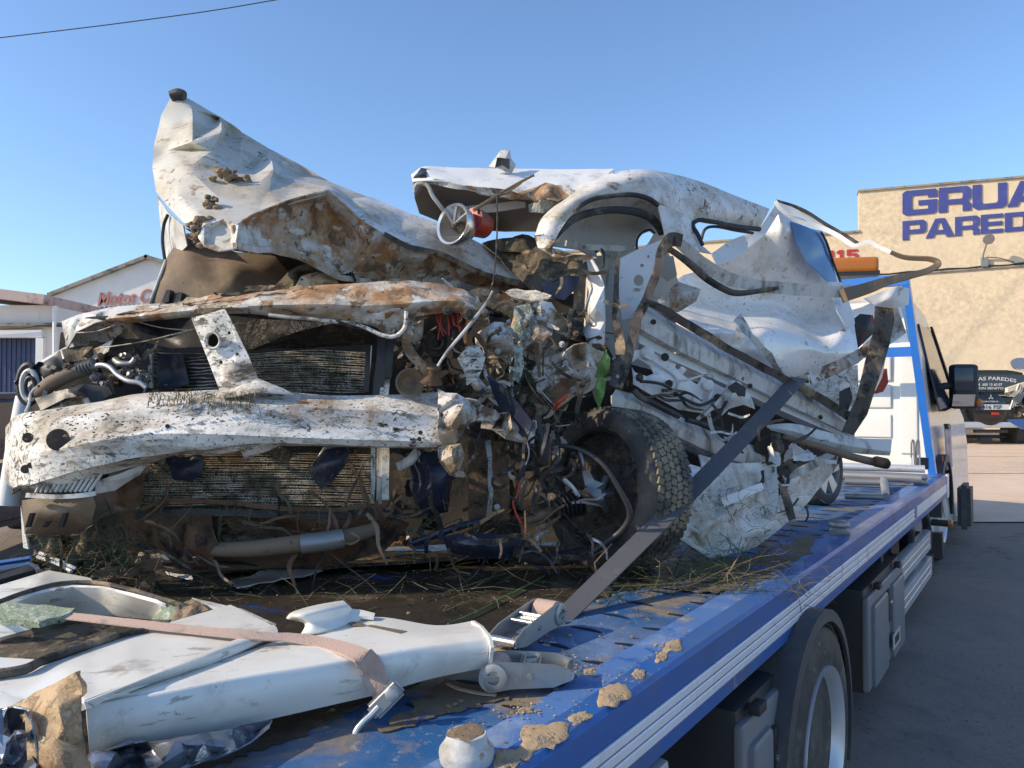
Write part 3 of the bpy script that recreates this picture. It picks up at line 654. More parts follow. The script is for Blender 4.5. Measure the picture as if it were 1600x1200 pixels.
# slots in the deck: flat dark lenses, the shade of the openings in their colour
rnd = random.Random(5); slot_me = None
def slot(u, v, dz):
    global slot_me
    if slot_me is None:
        bm = newbm()
        n = 7; pr = [(-.04+.08*i/(n-1), (.010*math.sin(math.pi*i/(n-1)))) for i in range(n)]
        a_ = [bm.verts.new(Vector((x, 0, .0))) for x, y in pr]; b_ = [bm.verts.new(Vector((x, -.004-y*.5, .001))) for x, y in pr]; c_ = [bm.verts.new(Vector((x, -.006-y*1.2, .0))) for x, y in pr]
        for i in range(n-1):
            bm.faces.new((a_[i], a_[i+1], b_[i+1], b_[i])); bm.faces.new((b_[i], b_[i+1], c_[i+1], c_[i]))
        slot_me = bpy.data.meshes.new('deck_slot'); bm.to_mesh(slot_me); bm.free(); slot_me.materials.append(M['slot'])
    o = bpy.data.objects.new('deck_slot', slot_me); link(o, tt); o.location = T(u, v, DECK+.0015) - tt.location; o.rotation_euler = (0, 0, math.atan2(V.y, V.x)+math.pi+R(rnd.uniform(-4, 4))); return o
k = 0
for k, v in enumerate((-.74, -.88, -1.02, -1.16)):
    u = .95 + .05*(k % 2)
    while u < 6.2: slot(u, v, 0); u += .14 if k < 2 else .28
M['cabgrey'] = mat('pale_painted_steel', (.52, .53, .52), .5, layers=[((.3, .28, .24), 14, .5, .66, 3, .8), (MUDL, 50, .6, .65, 5, .9)], bump=(40, .2))
# bollards on the bed edge
def bollard(px, py, rp, style):
    c = D(px, py, DECK+.004); r = pxm(rp, c.y)
    if style == 0:
        pr = [(0, r*.8), (.004, r*.95), (.016, r), (.022, r*.98), (.034, r*.76), (.040, r*.72), (.043, r*.70)]
        o = lathe('rope_bollard', c, Z, pr, M['cabgrey'], tt, 32)
        bm = newbm(); clump_bm(bm, c+Z*.043, r*.66, 4, .06, 3); obj('dirt_cap', bm, M['soil'], o)
    else:
        h = r*1.5
        pr = [(0, r*.9), (h*.12, r), (h*.30, r*1.02), (h*.38, r*.9), (h*.50, r*.78), (h*.62, r*.9), (h*.70, r*1.04), (h*.92, r*1.0), (h, r*.7), (h*1.02, r*.2)]
        lathe('rope_bollard', c, Z, pr, M['steel'], tt, 26)
bollard(729, 1192, 43, 0); bollard(1312, 836, 15, 1); bollard(1438, 758, 11, 1)
# headboard: two leaning posts, top beam and cross bars
HB = T(6.30, VR-.03, DECK)
def hb(px, py, du=0):   # a point of the headboard plane
    return onplane(px, py, HB+U*du, (U*.985 + Z*.12).normalized())
pb, ptp = hb(1459, 752), hb(1414, 431)
lv = -V*1.98
head = bpy.data.objects.new('headboard', None); link(head, tt)
def bar(name, a, b, w_, h, m, parent, up=Z):
    bm = newbm(); add_sweep(bm, [a, b], rect(w_, h), up=up); return obj(name, bm, m, parent, sharp=20)
for q in (Vector((0, 0, 0)), lv):
    bar('post', pb+q, ptp+q, .05, .07, M['blue'], head, up=U)
bar('top_beam', ptp+V*.02-Z*.03, ptp+lv-V*.02-Z*.03, .06, .075, M['blue'], head)
mid = hb(1437, 549); bar('cross_bar', mid-V*.025, mid+lv, .045, .07, M['blue'], head)
# cab
cab = bpy.data.objects.new('cab', None); link(cab, tt)
cu0 = 6.56
pf = [(cu0, .45), (cu0, 1.35), (cu0+.02, 1.9), (cu0+.10, 2.28), (cu0+.5, 2.36), (cu0+1.1, 2.30), (cu0+1.9, 1.52), (cu0+2.45, 1.38), (cu0+2.62, 1.1), (cu0+2.66, .5), (cu0+2.3, .42)]
def cabv(u, z, s):   # tumblehome
    k = max(0, z-1.25)*.20; return T(u, (VR-.07-k) if s > 0 else (VL+.07+k), z)
bm = newbm(); a_ = [bm.verts.new(cabv(u, z, 1)) for u, z in pf]; b_ = [bm.verts.new(cabv(u, z, -1)) for u, z in pf]
bm.faces.new(a_); bm.faces.new(b_[::-1])
for i in range(len(pf)): bm.faces.new((a_[i], b_[i], b_[(i+1) % len(pf)], a_[(i+1) % len(pf)]))
bmesh.ops.bevel(bm, geom=bm.edges[:], offset=.05, segments=3, affect='EDGES'); obj('cab_shell', bm, M['cab'], cab, sharp=30)
for (v0, v1, z0, z1) in ((-1.0, -1.35, 1.45, 1.63), (-1.0, -1.35, 1.22, 1.40), (-1.0, -1.35, 1.66, 1.86), (-1.45, -2.1, 1.22, 1.86), (-.82, -.94, 1.1, 1.95)):
    box('pressed_panel', T(cu0-.004, (v0+v1)/2, (z0+z1)/2), (.012, abs(v1-v0)/2, (z1-z0)/2), M['cab'], cab, TX, bev=.0118, seg=4)
def side_poly(name, pts, m, out=.006, th=.012, parent=None):
    bm = newbm(); q = [cabv(u, z, 1) + V*out for u, z in pts]; add_prism(bm, q, V*th); return obj(name, bm, m, parent or cab, sharp=25)
side_poly('side_window', [(cu0+.35, 1.42), (cu0+.35, 2.12), (cu0+1.12, 2.12), (cu0+1.62, 1.60), (cu0+1.55, 1.42)], M['window'])
side_poly('window_seal', [(cu0+1.14, 2.16), (cu0+1.2, 2.16), (cu0+1.78, 1.55), (cu0+1.7, 1.50)], M['blk'], .01, .02)
side_poly('door_line', [(cu0+.3, .6), (cu0+.312, .6), (cu0+.312, 2.2), (cu0+.3, 2.2)], M['blk'], .004, .004)
side_poly('blue_reflection', [(cu0+.5, .95), (cu0+.95, .95), (cu0+.95, 1.3), (cu0+.5, 1.3)], M['rail'], .004, .004)  # flat blue panel painted for a reflection low on the door
side_poly('red_mark', [(cu0+.2, 1.0), (cu0+.26, 1.0), (cu0+.26, 1.08), (cu0+.2, 1.08)], M['letr'], .004, .004)
side_poly('door_handle', [(cu0+.42, 1.28), (cu0+.58, 1.28), (cu0+.58, 1.32), (cu0+.42, 1.32)], M['blk'], .01, .03)
# beacon bar on the roof
bb = thing('beacon_bar', 'orange warning light bar on top of the truck cab', 'beacon', T(6.75, -1.4, 2.3)); 
yb = 5.95
def BP(px, py): return P(px, py, yb)
bc_ = BP(1300, 420); h_ = abs(BP(0, 405).z-BP(0, 429).z)/2
box('lens', BP(1288, 418)+Vector((-.0, 0, .0)), ((BP(1362, 0).x-BP(1212, 0).x)/2, .1, h_), M['amber'], bb, (Vector((.985, -.17, 0)), Vector((.17, .985, 0)), Z), bev=.035, seg=4)
box('divider', BP(1322, 418), (.008, .103, h_*1.03), M['blk'], bb, (Vector((.985, -.17, 0)), Vector((.17, .985, 0)), Z))
box('base', BP(1290, 431), ((BP(1364, 0).x-BP(1216, 0).x)/2, .09, .018), M['blk'], bb, (Vector((.985, -.17, 0)), Vector((.17, .985, 0)), Z))
# mirror on two arms
my = 6.75
def RP(px, py, o=0): return P(px, py, my-o)
mir = bpy.data.objects.new('wing_mirror', None); link(mir, tt)
a_, b_ = RP(1485, 569), RP(1526, 639)
box('mirror_housing', (a_+b_)/2, ((b_.x-a_.x)/2, .06, (a_.z-b_.z)/2), M['blk'], mir, bev=.05, seg=4)
a_, b_ = RP(1491, 575, .07), RP(1521, 610, .07); box('glass_upper', (a_+b_)/2, ((b_.x-a_.x)/2, .004, (a_.z-b_.z)/2), M['window'], mir, bev=.003)
a_, b_ = RP(1488, 616, .07), RP(1523, 635, .07); box('glass_lower', (a_+b_)/2, ((b_.x-a_.x)/2, .004, (a_.z-b_.z)/2), M['mirror'], mir, bev=.003, ax=(Vector((1, 0, 0)), Vector((0, .97, .24)), Vector((0, -.24, .97))))
for y_, hh in ((603, 7), (627, 6)): tube('arm', [RP(1449, y_+1, -.1), RP(1468, y_, 0), RP(1488, y_, .0)], hh*.8, M['blk'], mir, seg=10)
bm = newbm(); add_prism(bm, [RP(1455, 596), RP(1463, 600), RP(1469, 640), RP(1460, 638)], Vector((0, .1, 0))); obj('mount', bm, M['blk'], mir)
lathe('indicator', RP(1527, 629, .04), Vector((.3, -1, 0)), [(0, .01), (.0, .035), (.03, .03), (.04, .01)], M['amber'], mir, 12)
# wheels
def truck_wheel(c, r, wdt, out):
    wh_ = bpy.data.objects.new('wheel', None); link(wh_, tt)
    lathe('tyre', c, out, [(-wdt, r*.6), (-wdt, r*.9), (-wdt+.03, r*.98), (-wdt*.5, r), (-.03, r*.985), (-.012, r*.95), (0, r*.86), (.004, r*.74), (-.006, r*.64), (-.03, r*.62)], M['rubber'], wh_, 48)
    lathe('rim', c, out, [(-wdt*.8, .05), (-.11, r*.50), (-.095, r*.52), (-.06, r*.56), (-.02, r*.585), (.0, r*.635), (.006, r*.655), (-.012, r*.66), (-.05, r*.64)], M['guard'], wh_, 48)
    lathe('hub', c, out, [(-.12, r*.5), (-.118, r*.2), (-.06, r*.19), (-.05, r*.1), (-.05, .001)], M['steel'], wh_, 24)
    bm = newbm()
    for i in range(60):   # tread blocks
        a = 2*math.pi*i/60; e = out.orthogonal().normalized(); f = out.cross(e); rr = e*math.cos(a)+f*math.sin(a); tg = -e*math.sin(a)+f*math.cos(a)
        for k in range(4): add_box(bm, c - out*(.035+.045*k) + rr*(r*.985+.006), (out, rr, tg), (.017, .009, r*.04))
    o = obj('tread', bm, M['rubber'], wh_, sharp=0); o['kind'] = 'stuff'
rc = P(1290, 1172, 2.3); truck_wheel(rc, .362, .2, V)
fc = T(7.0, -.70, gz(6.1)+.36); truck_wheel(fc, .36, .2, V)
for c in (T(2.40, -2.75, rc.z), T(6.95, -2.72, fc.z)): truck_wheel(c, .36, .2, -V)
# mudguard over the rear wheel
def arch(name, c, r0, w0, a0, a1, m, out=.02, lip=.03):
    bm = newbm(); n = 26; pr = [(-w0, 0), (out, 0), (out+.004, -lip), (out-.008, -lip), (out-.012, -.012), (-w0, -.012)]; rings = []
    for i in range(n+1):
        a = R(a0+(a1-a0)*i/n); d = U*math.cos(a)+Z*math.sin(a)
        rings.append([bm.verts.new(c + V*x + d*(r0+y)) for x, y in pr])
    for i in range(n):
        for j in range(len(pr)): bm.faces.new((rings[i][j], rings[i][(j+1) % len(pr)], rings[i+1][(j+1) % len(pr)], rings[i+1][j]))
    bm.faces.new(rings[0][::-1]); bm.faces.new(rings[-1]); return obj(name, bm, m, tt, sharp=35)
arch('mudguard', rc, .402, .22, -25, 205, M['mudguard'], -.004, .035)
arch('cab_arch', fc, .46, .25, -8, 178, M['mudguard'], .03, .06)
bm = newbm(); q = [fc-U*.46+V*.03-Z*.1, fc-U*.36+V*.03-Z*.1, fc-U*.33+V*.03-Z*.26, fc-U*.40+V*.03-Z*.3]; add_prism(bm, q, -V*.22); obj('mud_flap', bm, M['mudguard'], tt)
bm = newbm(); add_box(bm, fc+U*.75+V*.09-Z*.02, TX, (.16, .05, .19)); bmesh.ops.bevel(bm, geom=bm.edges[:], offset=.03, segments=2, affect='EDGES'); obj('front_bumper_corner', bm, M['mudguard'], tt, sharp=30)
# toolboxes
def toolbox(px0, px1, pyt, zb, v, m):
    def at(px): r = ray(px, 630); k = v/(r.x*V.x+r.y*V.y); return r.x*k*U.x+r.y*k*U.y
    u0, u1 = at(px0), at(px1); r = ray(px1, pyt); k = v/(r.x*V.x+r.y*V.y); zt = EYE+r.z*k
    tb = bpy.data.objects.new('toolbox', None); link(tb, tt)
    h = (zt-zb)/2; cz = (zt+zb)/2; cu_ = (u0+u1)/2; hu = (u1-u0)/2
    box('case', T(cu_, v-.22, cz), (hu, .20, h), M['blk'], tb, TX, bev=.015)
    d_ = box('door_panel', T(cu_, v-.014, cz-.01), (hu+.008, .014, h-.02), m, tb, TX, bev=.012, seg=3)
    for s_ in (-1, 1): box('raised_panel', T(cu_+s_*hu*.52, v+.006, cz-.03), (hu*.36, .012, h*.80), m, d_, TX, bev=.018, seg=3)
    box('latch', T(cu_-hu*.02, v+.004, cz+h*.30), (hu*.07, .010, h*.34), M['blk'], d_, TX, bev=.006)
    lathe('lock', T(cu_-hu*.02, v+.014, cz+h*.36), V, [(0, .012), (.006, .012), (.008, .008)], M['chrome'], d_, 12)
    st = box('sticker', T(cu_+hu*.25, v+.0195, cz-h*.52), (hu*.22, .0015, .035), M['boxw'], d_, TX)
    box('sticker_mark', T(cu_+hu*.25, v+.0215, cz-h*.52), (hu*.13, .001, .018), M['blk'], d_, TX)
    for s_ in (-.6, .6): box('hinge', T(cu_+s_*hu, v+.004, zt-.012), (.03, .014, .012), M['blk'], d_, TX, bev=.003)
toolbox(1160, 1237, 1040, .20, -.60, M['box']); toolbox(1354, 1407, 872, .27, -.63, M['box'])
gb = bpy.data.objects.new('cream_box', None); link(gb, tt)
box('case', T(.95, -.82, .50), (.46, .20, .30), M['boxw'], gb, TX, bev=.03, seg=3); lathe('screw', T(1.32, -.618, .70), V, [(0, .014), (.003, .014), (.004, .01)], M['steel'], gb, 14)
box('corner_trim', T(1.37, -.64, .5), (.045, .03, .30), M['guard'], gb, TX, bev=.015)
# side guards: extruded bars with grooves
for z0, z1, u0, u1 in ((.535, .66, 3.9, 5.72), (.355, .48, 3.9, 5.78)):
    pr = [(0, z0), (.012, z0+.004), (.012, z0+.038), (.007, z0+.042), (.012, z0+.046), (.012, z0+.08), (.007, z0+.084), (.012, z0+.088), (.012, z1-.004), (0, z1), (-.03, z1), (-.03, z0)]
    bm = newbm(); rr_ = [[bm.verts.new(T(u, -.66+x, z)) for x, z in pr] for u in (u0, u1)]
    for j in range(len(pr)): bm.faces.new((rr_[0][j], rr_[0][(j+1) % len(pr)], rr_[1][(j+1) % len(pr)], rr_[1][j]))
    bm.faces.new(rr_[0][::-1]); bm.faces.new(rr_[1]); g_ = obj('side_guard', bm, M['guard'], tt, sharp=25)
    box('end_cap', T(u1+.01, -.665, (z0+z1)/2), (.014, .022, .07), M['blk'], g_, TX, bev=.006)
for u in (4.2, 5.3): box('guard_bracket', T(u, -.73, .6), (.03, .04, .28), M['blk'], tt, TX)
lathe('fuel_tank', T(4.6, -1.0, .55), U, [(-.75, .02), (-.75, .2), (-.72, .24), (.4, .24), (.43, .2), (.43, .02)], M['blk'], tt, 24)
lathe('washer_bottle', T(5.85, -.95, .7), V, [(0, .02), (0, .2), (.06, .24), (.14, .24), (.17, .2), (.17, .02)], M['wht'], tt, 24)
tube('air_hose', [T(5.6, -.72, .80), T(5.72, -.69, .76), T(5.8, -.68, .66), T(5.72, -.69, .5)], .028, M['blk'], tt, raw=True)
tube('filler_neck', [T(5.0, -.72, .8), T(5.1, -.69, .72), T(5.15, -.72, .55)], .03, M['blk'], tt, raw=True)
tube('marker_lamp', [T(5.86, -.66, .69), T(5.86, -.56, .69)], .022, M['blk'], tt, raw=True)
lathe('amber_marker', T(5.86, -.56, .69), V, [(0, .022), (.02, .022), (.026, .014)], M['amber'], tt, 12)
lathe('side_lamp', T(2.0, -.70, .74), V, [(0, .05), (.01, .05), (.012, .04)], M['steel'], tt, 16)
box('rear_inner_guard', T(2.35, -.9, .62), (.55, .02, .25), M['blk'], tt, TX)
# winch tubes and cables at the headboard foot
tube('winch_roller', [D(1300, 742, 1.02), D(1440, 748, 1.02)], 7.5, M['steel'], tt, seg=12)
tube('winch_roller', [D(1290, 728, 1.06), D(1445, 733, 1.06)], 6, M['guard'], tt, seg=12)
for y0, r_ in ((752, 5), (775, 4.5)): tube('frame_tube', [D(1320, y0, 1.0), D(1380, y0+2, 1.0)], r_, M['steel'], tt, seg=10)
tube('frame_tube', [D(1381, 750, 1.01), D(1384, 776, .99)], 6, M['steel'], tt, seg=10)
for x in (1426, 1434): tube('pull_rod', [P(x-5, 735, 5.3), P(x-2.5, 714, 5.3), P(x-2, 692, 5.3), P(x, 688, 5.3), P(x+2, 692, 5.3), P(x+3, 716, 5.3), P(x+4, 732, 5.3)], 1.5, M['steel'], tt, seg=7)
box('valve_block', P(1441, 724, 5.35), (.03, .03, .04), M['blk'], tt, bev=.004)
tube('hydraulic_hose', [P(1390, 730, 5.3), P(1408, 733, 5.3), P(1422, 728, 5.3), P(1423, 715, 5.3)], 2.2, M['wht'], tt, seg=7)
# leaning pale stake at the far left of the bed
tube('side_stake', [P(38, 620, 2.42), P(26, 700, 2.40), P(12, 790, 2.38)], [12, 15, 15], M['wht'], tt, seg=14)
# ------------------------------------------------------------------ the wreck
car = thing('wrecked_car', 'crushed white car caked in mud strapped on the blue flatbed', 'car', T(2.6, -1.75, DECK))
def lp(pts): return pts
def A(): pass
# bonnet thrown up: the big lit sheet
hood = patch('bonnet', [(268,150,2.78),(291,152,2.80),(345,183,2.88),(380,208,2.90),(420,232,2.92),(470,258,2.92),(520,286,2.88),(580,309,2.82),(545,310,2.62),(515,299,2.42),(440,320,2.33),(400,337,2.28),(372,352,2.22),(364,386,2.18),(340,391,2.18),(315,381,2.20),(300,355,2.26),(285,346,2.30),(262,322,2.42),(244,300,2.52),(238,262,2.62),(241,225,2.68),(252,180,2.74)],
  [(285,205,2.66),(300,170,2.74),(332,172,2.76),(341,186,2.92),(346,207,2.64),(358,206,2.90),(300,234,2.64),(312,248,2.50),(262,235,2.66),(440,236,2.97),(428,264,2.60),(472,271,2.90),(395,262,2.76),(372,212,2.90),(330,236,2.58),(292,262,2.46),(275,300,2.40),(345,270,2.50),(318,340,2.24),(398,292,2.42),(440,262,2.74),(470,288,2.62),(300,222,2.56),(262,262,2.55),(345,312,2.34),(372,250,2.66),(420,300,2.42)],
  M['hood'], car, amp=.004, fr=13, th=.006, seed=2, cuts=4, smooth=1, sharp=22)
patch('bonnet_fold', [(515,297,2.43),(545,310,2.63),(580,308,2.81),(640,333,2.78),(700,353,2.80),(750,380,2.86),(800,411,2.92),(840,441,2.92),(800,437,2.83),(740,419,2.72),(690,396,2.64),(640,386,2.56),(600,366,2.50),(560,341,2.46)],
  [(560,322,2.56),(600,335,2.62),(650,358,2.66),(690,372,2.70),(740,398,2.77)], M['dusty'], car, amp=.005, fr=12, th=.006, seed=5, cuts=4)
patch('bonnet_underside', [(364,353,2.20),(400,335,2.265),(440,318,2.315),(515,297,2.41),(560,341,2.44),(600,366,2.485),(640,386,2.54),(690,396,2.62),(740,419,2.70),(800,437,2.81),(838,443,2.90),(810,453,2.92),(740,454,2.82),(680,448,2.72),(620,442,2.62),(560,438,2.56),(510,426,2.48),(470,406,2.42),(420,392,2.34),(366,388,2.20)],
  [(395,360,2.30),(430,350,2.36),(470,340,2.40),(505,320,2.50),(500,350,2.50),(540,365,2.53),(530,400,2.50),(600,400,2.54),(660,415,2.62),(720,432,2.72),(450,380,2.38),(570,380,2.47),(630,425,2.64)], M['orange'], car, amp=.008, fr=14, th=.005, seed=8, cuts=4, sharp=30)
band('bonnet_lip', [(364,386,2.17),(420,392,2.32),(470,404,2.40),(515,425,2.47),(570,438,2.54),(640,443,2.62),(720,452,2.76),(810,452,2.9)], 9, .9, M['orange'], car, amp=.01, seed=3)
band('bonnet_lip', [(600,366,2.47),(640,386,2.53),(690,397,2.61),(740,421,2.69),(800,441,2.80),(836,446,2.89)], 8, .7, M['sealmud'], car, amp=.004, seed=4)
patch('bonnet_nose', [(318,352,2.20),(350,342,2.22),(372,352,2.20),(366,388,2.17),(342,392,2.16),(318,384,2.17),(306,366,2.2)], [(340,366,2.26),(352,380,2.2)], M['spk'], car, amp=.006, seed=3, cuts=3)
tube('bonnet_tip_rubber', [(268,150,2.77),(278,147,2.77),(288,150,2.77)], [9,10,8], M['seal'], car, wob=.006)
patch('bonnet_hinge', [(246,308,2.72),(262,332,2.62),(286,352,2.52),(292,384,2.55),(268,406,2.62),(257,408,2.72),(252,360,2.74)], [(268,360,2.6)], M['grey'], car, seed=4)
tube('bonnet_seal', [(262,336,2.6),(256,352,2.62),(254,378,2.62),(258,408,2.62)], 2.6, M['seal'], car)
r = random.Random(21); bm = newbm()
for (cx, cy, dx, dy, n, d0) in ((352,272,13,7,26,2.43),(378,281,14,4,18,2.47),(330,320,9,12,16,2.30),(305,362,9,14,18,2.20),(365,292,16,6,10,2.45),(318,345,7,8,8,2.24)):
    for _ in range(n):
        x, y = r.gauss(cx, dx*.6), r.gauss(cy, dy*.6); clump_bm(bm, P(x, y, d0), pxm(r.uniform(2.2, 6.5), 2.4), r.random()*99, .75, 2)
for (x, y, q, d0) in ((346,270,11,2.42),(358,276,9,2.44),(372,281,8,2.46),(386,281,6,2.47),(330,318,6,2.3),(300,352,8,2.22),(306,370,9,2.2),(314,384,7,2.18),(338,264,6,2.42)): clump_bm(bm, P(x, y, d0+.01), pxm(q, 2.4), x*.37, .6, 3)
o = obj('mud_clods', bm, M['soil'], car, sharp=60); o['kind'] = 'stuff'
patch('dark_bonnet_fill', [(288,356,2.72),(330,366,2.70),(400,352,2.70),(520,330,2.76),(600,380,2.80),(640,440,2.84),(560,450,2.80),(470,452,2.74),(430,405,2.70),(330,384,2.70)], [(480,400,2.78)], M['grease'], car, amp=.01, seed=14, cuts=3)  # dark filler sheet added for the shade behind the bonnet
# dusty cover under the bonnet
patch('engine_cover', [(230,481,2.38),(246,440,2.46),(262,400,2.58),(288,364,2.66),(330,382,2.66),(370,394,2.66),(430,400,2.66),(450,425,2.64),(424,452,2.52),(370,468,2.42),(300,476,2.38)], [(300,420,2.46),(370,425,2.46),(262,446,2.42),(330,395,2.6),(410,420,2.56),(340,455,2.40)], M['brown'], car, amp=.005, fr=7, th=.012, seed=6, cuts=3)
tube('cover_edge', [(231,482,2.37),(247,440,2.45),(259,407,2.56)], 2.4, M['grey'], car)
for x, y in ((276,466),(258,462)): 
    bm = newbm(); add_prism(bm, [P(x-6, y+10, 2.36), P(x+5, y+10, 2.36), P(x+8, y-9, 2.37), P(x+2, y-10, 2.37)], Vector((0, .03, 0))); obj('clip', bm, M['black'], car)
patch('torn_lining', [(424,452,2.5),(450,422,2.6),(486,410,2.62),(500,424,2.6),(470,440,2.52),(440,462,2.45),(400,470,2.4)], [(460,432,2.5)], M['felt'], car, amp=.01, rag=3, seed=2, cuts=2)
patch('wing_inner', [(470,432,2.5),(500,424,2.52),(530,432,2.55),(545,446,2.55),(500,456,2.5),(455,458,2.48)], [(505,440,2.44)], M['orange'], car, amp=.01, seed=9)
# dark depths of the engine bay: firewall and floor, built behind everything
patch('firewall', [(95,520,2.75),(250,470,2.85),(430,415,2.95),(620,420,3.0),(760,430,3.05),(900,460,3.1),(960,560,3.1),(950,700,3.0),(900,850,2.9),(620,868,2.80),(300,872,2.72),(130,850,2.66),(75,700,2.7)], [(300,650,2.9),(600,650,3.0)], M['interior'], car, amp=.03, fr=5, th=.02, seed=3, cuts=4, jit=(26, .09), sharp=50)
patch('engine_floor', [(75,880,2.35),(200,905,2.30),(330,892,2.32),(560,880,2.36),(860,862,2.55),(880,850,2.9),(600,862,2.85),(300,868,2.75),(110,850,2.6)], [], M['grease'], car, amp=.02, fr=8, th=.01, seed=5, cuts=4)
# ---------------- radiator, fins, fan frame
def fins(name, xl0, xl1, xr0, xr1, y0, y1, n, Yl, Yr, bow, mt, parent, zig=True, seed=0, r=.6):
    rnd = random.Random(seed); bm = newbm()
    for i in range(n):
        t = i/(n-1); pts = []
        for k in range(13):
            u = k/12; xa = xl0+(xl1-xl0)*t; xb = xr0+(xr1-xr0)*t
            y = y0+(y1-y0)*t + bow*math.sin(math.pi*u*.9)*(1-.5*t) + .8*math.sin(u*9+i*1.7) + rnd.uniform(-.5, .5)
            pts.append(P(xa+(xb-xa)*u, y, Yl+(Yr-Yl)*u))
        add_sweep(bm, pts, rect(pxm(1.4, Yl), pxm(r*1.5, Yl)), up=Vector((0, -1, .2)))
        if zig and i < n-1:
            dy = (y1-y0)/(n-1)
            xa = xl0+(xl1-xl0)*t; xb = xr0+(xr1-xr0)*t; x = xa
            while x < xb-3:
                u = (x-xa)/(xb-xa); y = y0+(y1-y0)*t + bow*math.sin(math.pi*u*.9)*(1-.5*t); Y_ = Yl+(Yr-Yl)*u+.004
                if rnd.random() < .45:
                    a = P(x, y, Y_); b = P(x+rnd.uniform(1, 3), y+dy, Y_); add_sweep(bm, [a, b], rect(.0012, .0012), caps=False)
                x += rnd.uniform(3.2, 5)
    o = obj(name, bm, mt, parent, sharp=0); o['kind'] = 'stuff'; return o
rad = patch('radiator', [(236,546,2.36),(345,540,2.34),(460,545,2.34),(582,538,2.38),(580,616,2.36),(400,622,2.32),(236,612,2.34)], [(400,580,2.35)], M['core'], car, amp=.004, th=.03, seed=2, cuts=3)
fins('radiator_fins', 238, 238, 330, 352, 549, 622, 14, 2.34, 2.33, 4, M['fin'], rad, False, 1)
fins('radiator_fins', 388, 392, 580, 572, 553, 614, 20, 2.32, 2.35, -5, M['fin'], rad, True, 2)
bm = newbm(); add_sweep(bm, [P(235, 546, 2.33), P(236, 580, 2.33), P(237, 606, 2.33)], rect(.012, .012), up=Vector((0, -1, 0))); obj('radiator_tank', bm, M['grey'], rad)
bm = newbm(); add_sweep(bm, [P(579, 540, 2.33), P(577, 575, 2.33), P(573, 612, 2.33)], rect(.009, .012), up=Vector((0, -1, 0))); obj('radiator_tank', bm, M['alu'], rad)
patch('intake_panel', [(190,500,2.4),(300,496,2.36),(330,560,2.36),(345,600,2.36),(300,552,2.38),(235,548,2.38),(205,560,2.42),(168,560,2.42)], [(250,520,2.44)], M['black'], car, amp=.006, seed=5, cuts=3)
patch('broken_shroud', [(245,555,2.31),(285,552,2.31),(296,600,2.30),(270,606,2.3),(244,604,2.31)], [(268,580,2.33)], M['bluep'], car, amp=.004, seed=4)
patch('grille_slat', [(345,492,2.34),(400,498,2.32),(520,505,2.34),(590,520,2.38),(585,540,2.4),(460,545,2.36),(390,548,2.34)], [(460,520,2.30)], M['grease'], car, amp=.006, seed=7, cuts=3)
lr = patch('condenser', [(216,728,2.22),(300,705,2.20),(440,692,2.2),(586,692,2.26),(588,788,2.26),(450,800,2.22),(216,792,2.22)], [(400,745,2.23)], M['core'], car, amp=.004, th=.03, seed=3, cuts=3)
fins('condenser_fins', 222, 222, 580, 584, 712, 790, 24, 2.185, 2.225, -4, M['fin'], lr, True, 4)
for x, w_ in ((217, 6), (583, 7)):
    band('condenser_tank', [(x, 714 if x < 300 else 696, 2.17), (x, 750, 2.17), (x-2, 795 if x < 300 else 786, 2.17)], w_, .8, M['grey'], lr)
band('lower_crossbar', [(212,800,2.16),(260,783,2.15),(330,783,2.14),(430,793,2.15),(520,797,2.18),(590,786,2.2)], 7, 1.2, M['rust'], car, amp=.004)
band('lower_crossbar', [(212,806,2.2),(330,800,2.18),(470,806,2.2),(600,800,2.24)], 12, .9, M['black'], car, amp=.006, seed=3)
patch('broken_shroud', [(258,716,2.15),(316,711,2.14),(317,740,2.14),(300,752,2.14),(272,750,2.15)], [(288,735,2.12)], M['bluep'], car, amp=.003, seed=8)
patch('broken_shroud', [(505,698,2.17),(548,698,2.17),(545,720,2.16),(520,752,2.16),(502,766,2.16),(482,738,2.16)], [(520,725,2.13)], M['bluep'], car, amp=.003, seed=9)
# ---------------- upper crossmember with orange mud, latch bracket
xs = [(103,512),(130,497),(165,490),(220,480),(280,476),(340,466),(420,455),(500,446),(580,441),(640,440),(690,444),(735,458),(764,486)]
YF = [2.30,2.24,2.20,2.16,2.13,2.10,2.08,2.08,2.10,2.13,2.17,2.22,2.30]
bt = [540,516,506,503,495,491,492,497,504,497,488,490,512]
grid('upper_crossmember', [[(x, y, f+.15) for (x, y), f in zip(xs, YF)], [(x, y+.45*(b-y), f+.01) for (x, y), f, b in zip(xs, YF, bt)], [(x, y+.7*(b-y), f) for (x, y), f, b in zip(xs, YF, bt)], [(x, b, f+.05) for (x, y), f, b in zip(xs, YF, bt)]], M['orange'], car, nu=6, nv=4, amp=.012, fr=16, th=.005, seed=4, sharp=30)
patch('crossmember_lug', [(560,494,2.10),(600,486,2.10),(633,482,2.12),(634,510,2.12),(624,526,2.12),(606,524,2.12),(590,512,2.11),(570,506,2.1)], [(604,500,2.16)], M['mud'], car, amp=.006, seed=5, cuts=3)
tube('crossmember_rim', [(420,492,2.09),(500,500,2.09),(560,508,2.1),(596,524,2.1),(616,526,2.1),(632,512,2.1),(635,486,2.1)], 3.2, M['spk'], car, wob=.003)
for x, y, r in ((699,485,8),(731,492,9)):
    o_ = lathe('bolt', P(x, y, 2.14), Vector((.1, -1, .1)), [(0, pxm(r, 2.14)), (.006, pxm(r, 2.14)), (.008, pxm(r*.6, 2.14)), (.016, pxm(r*.55, 2.14))], M['grease'], car, 10)
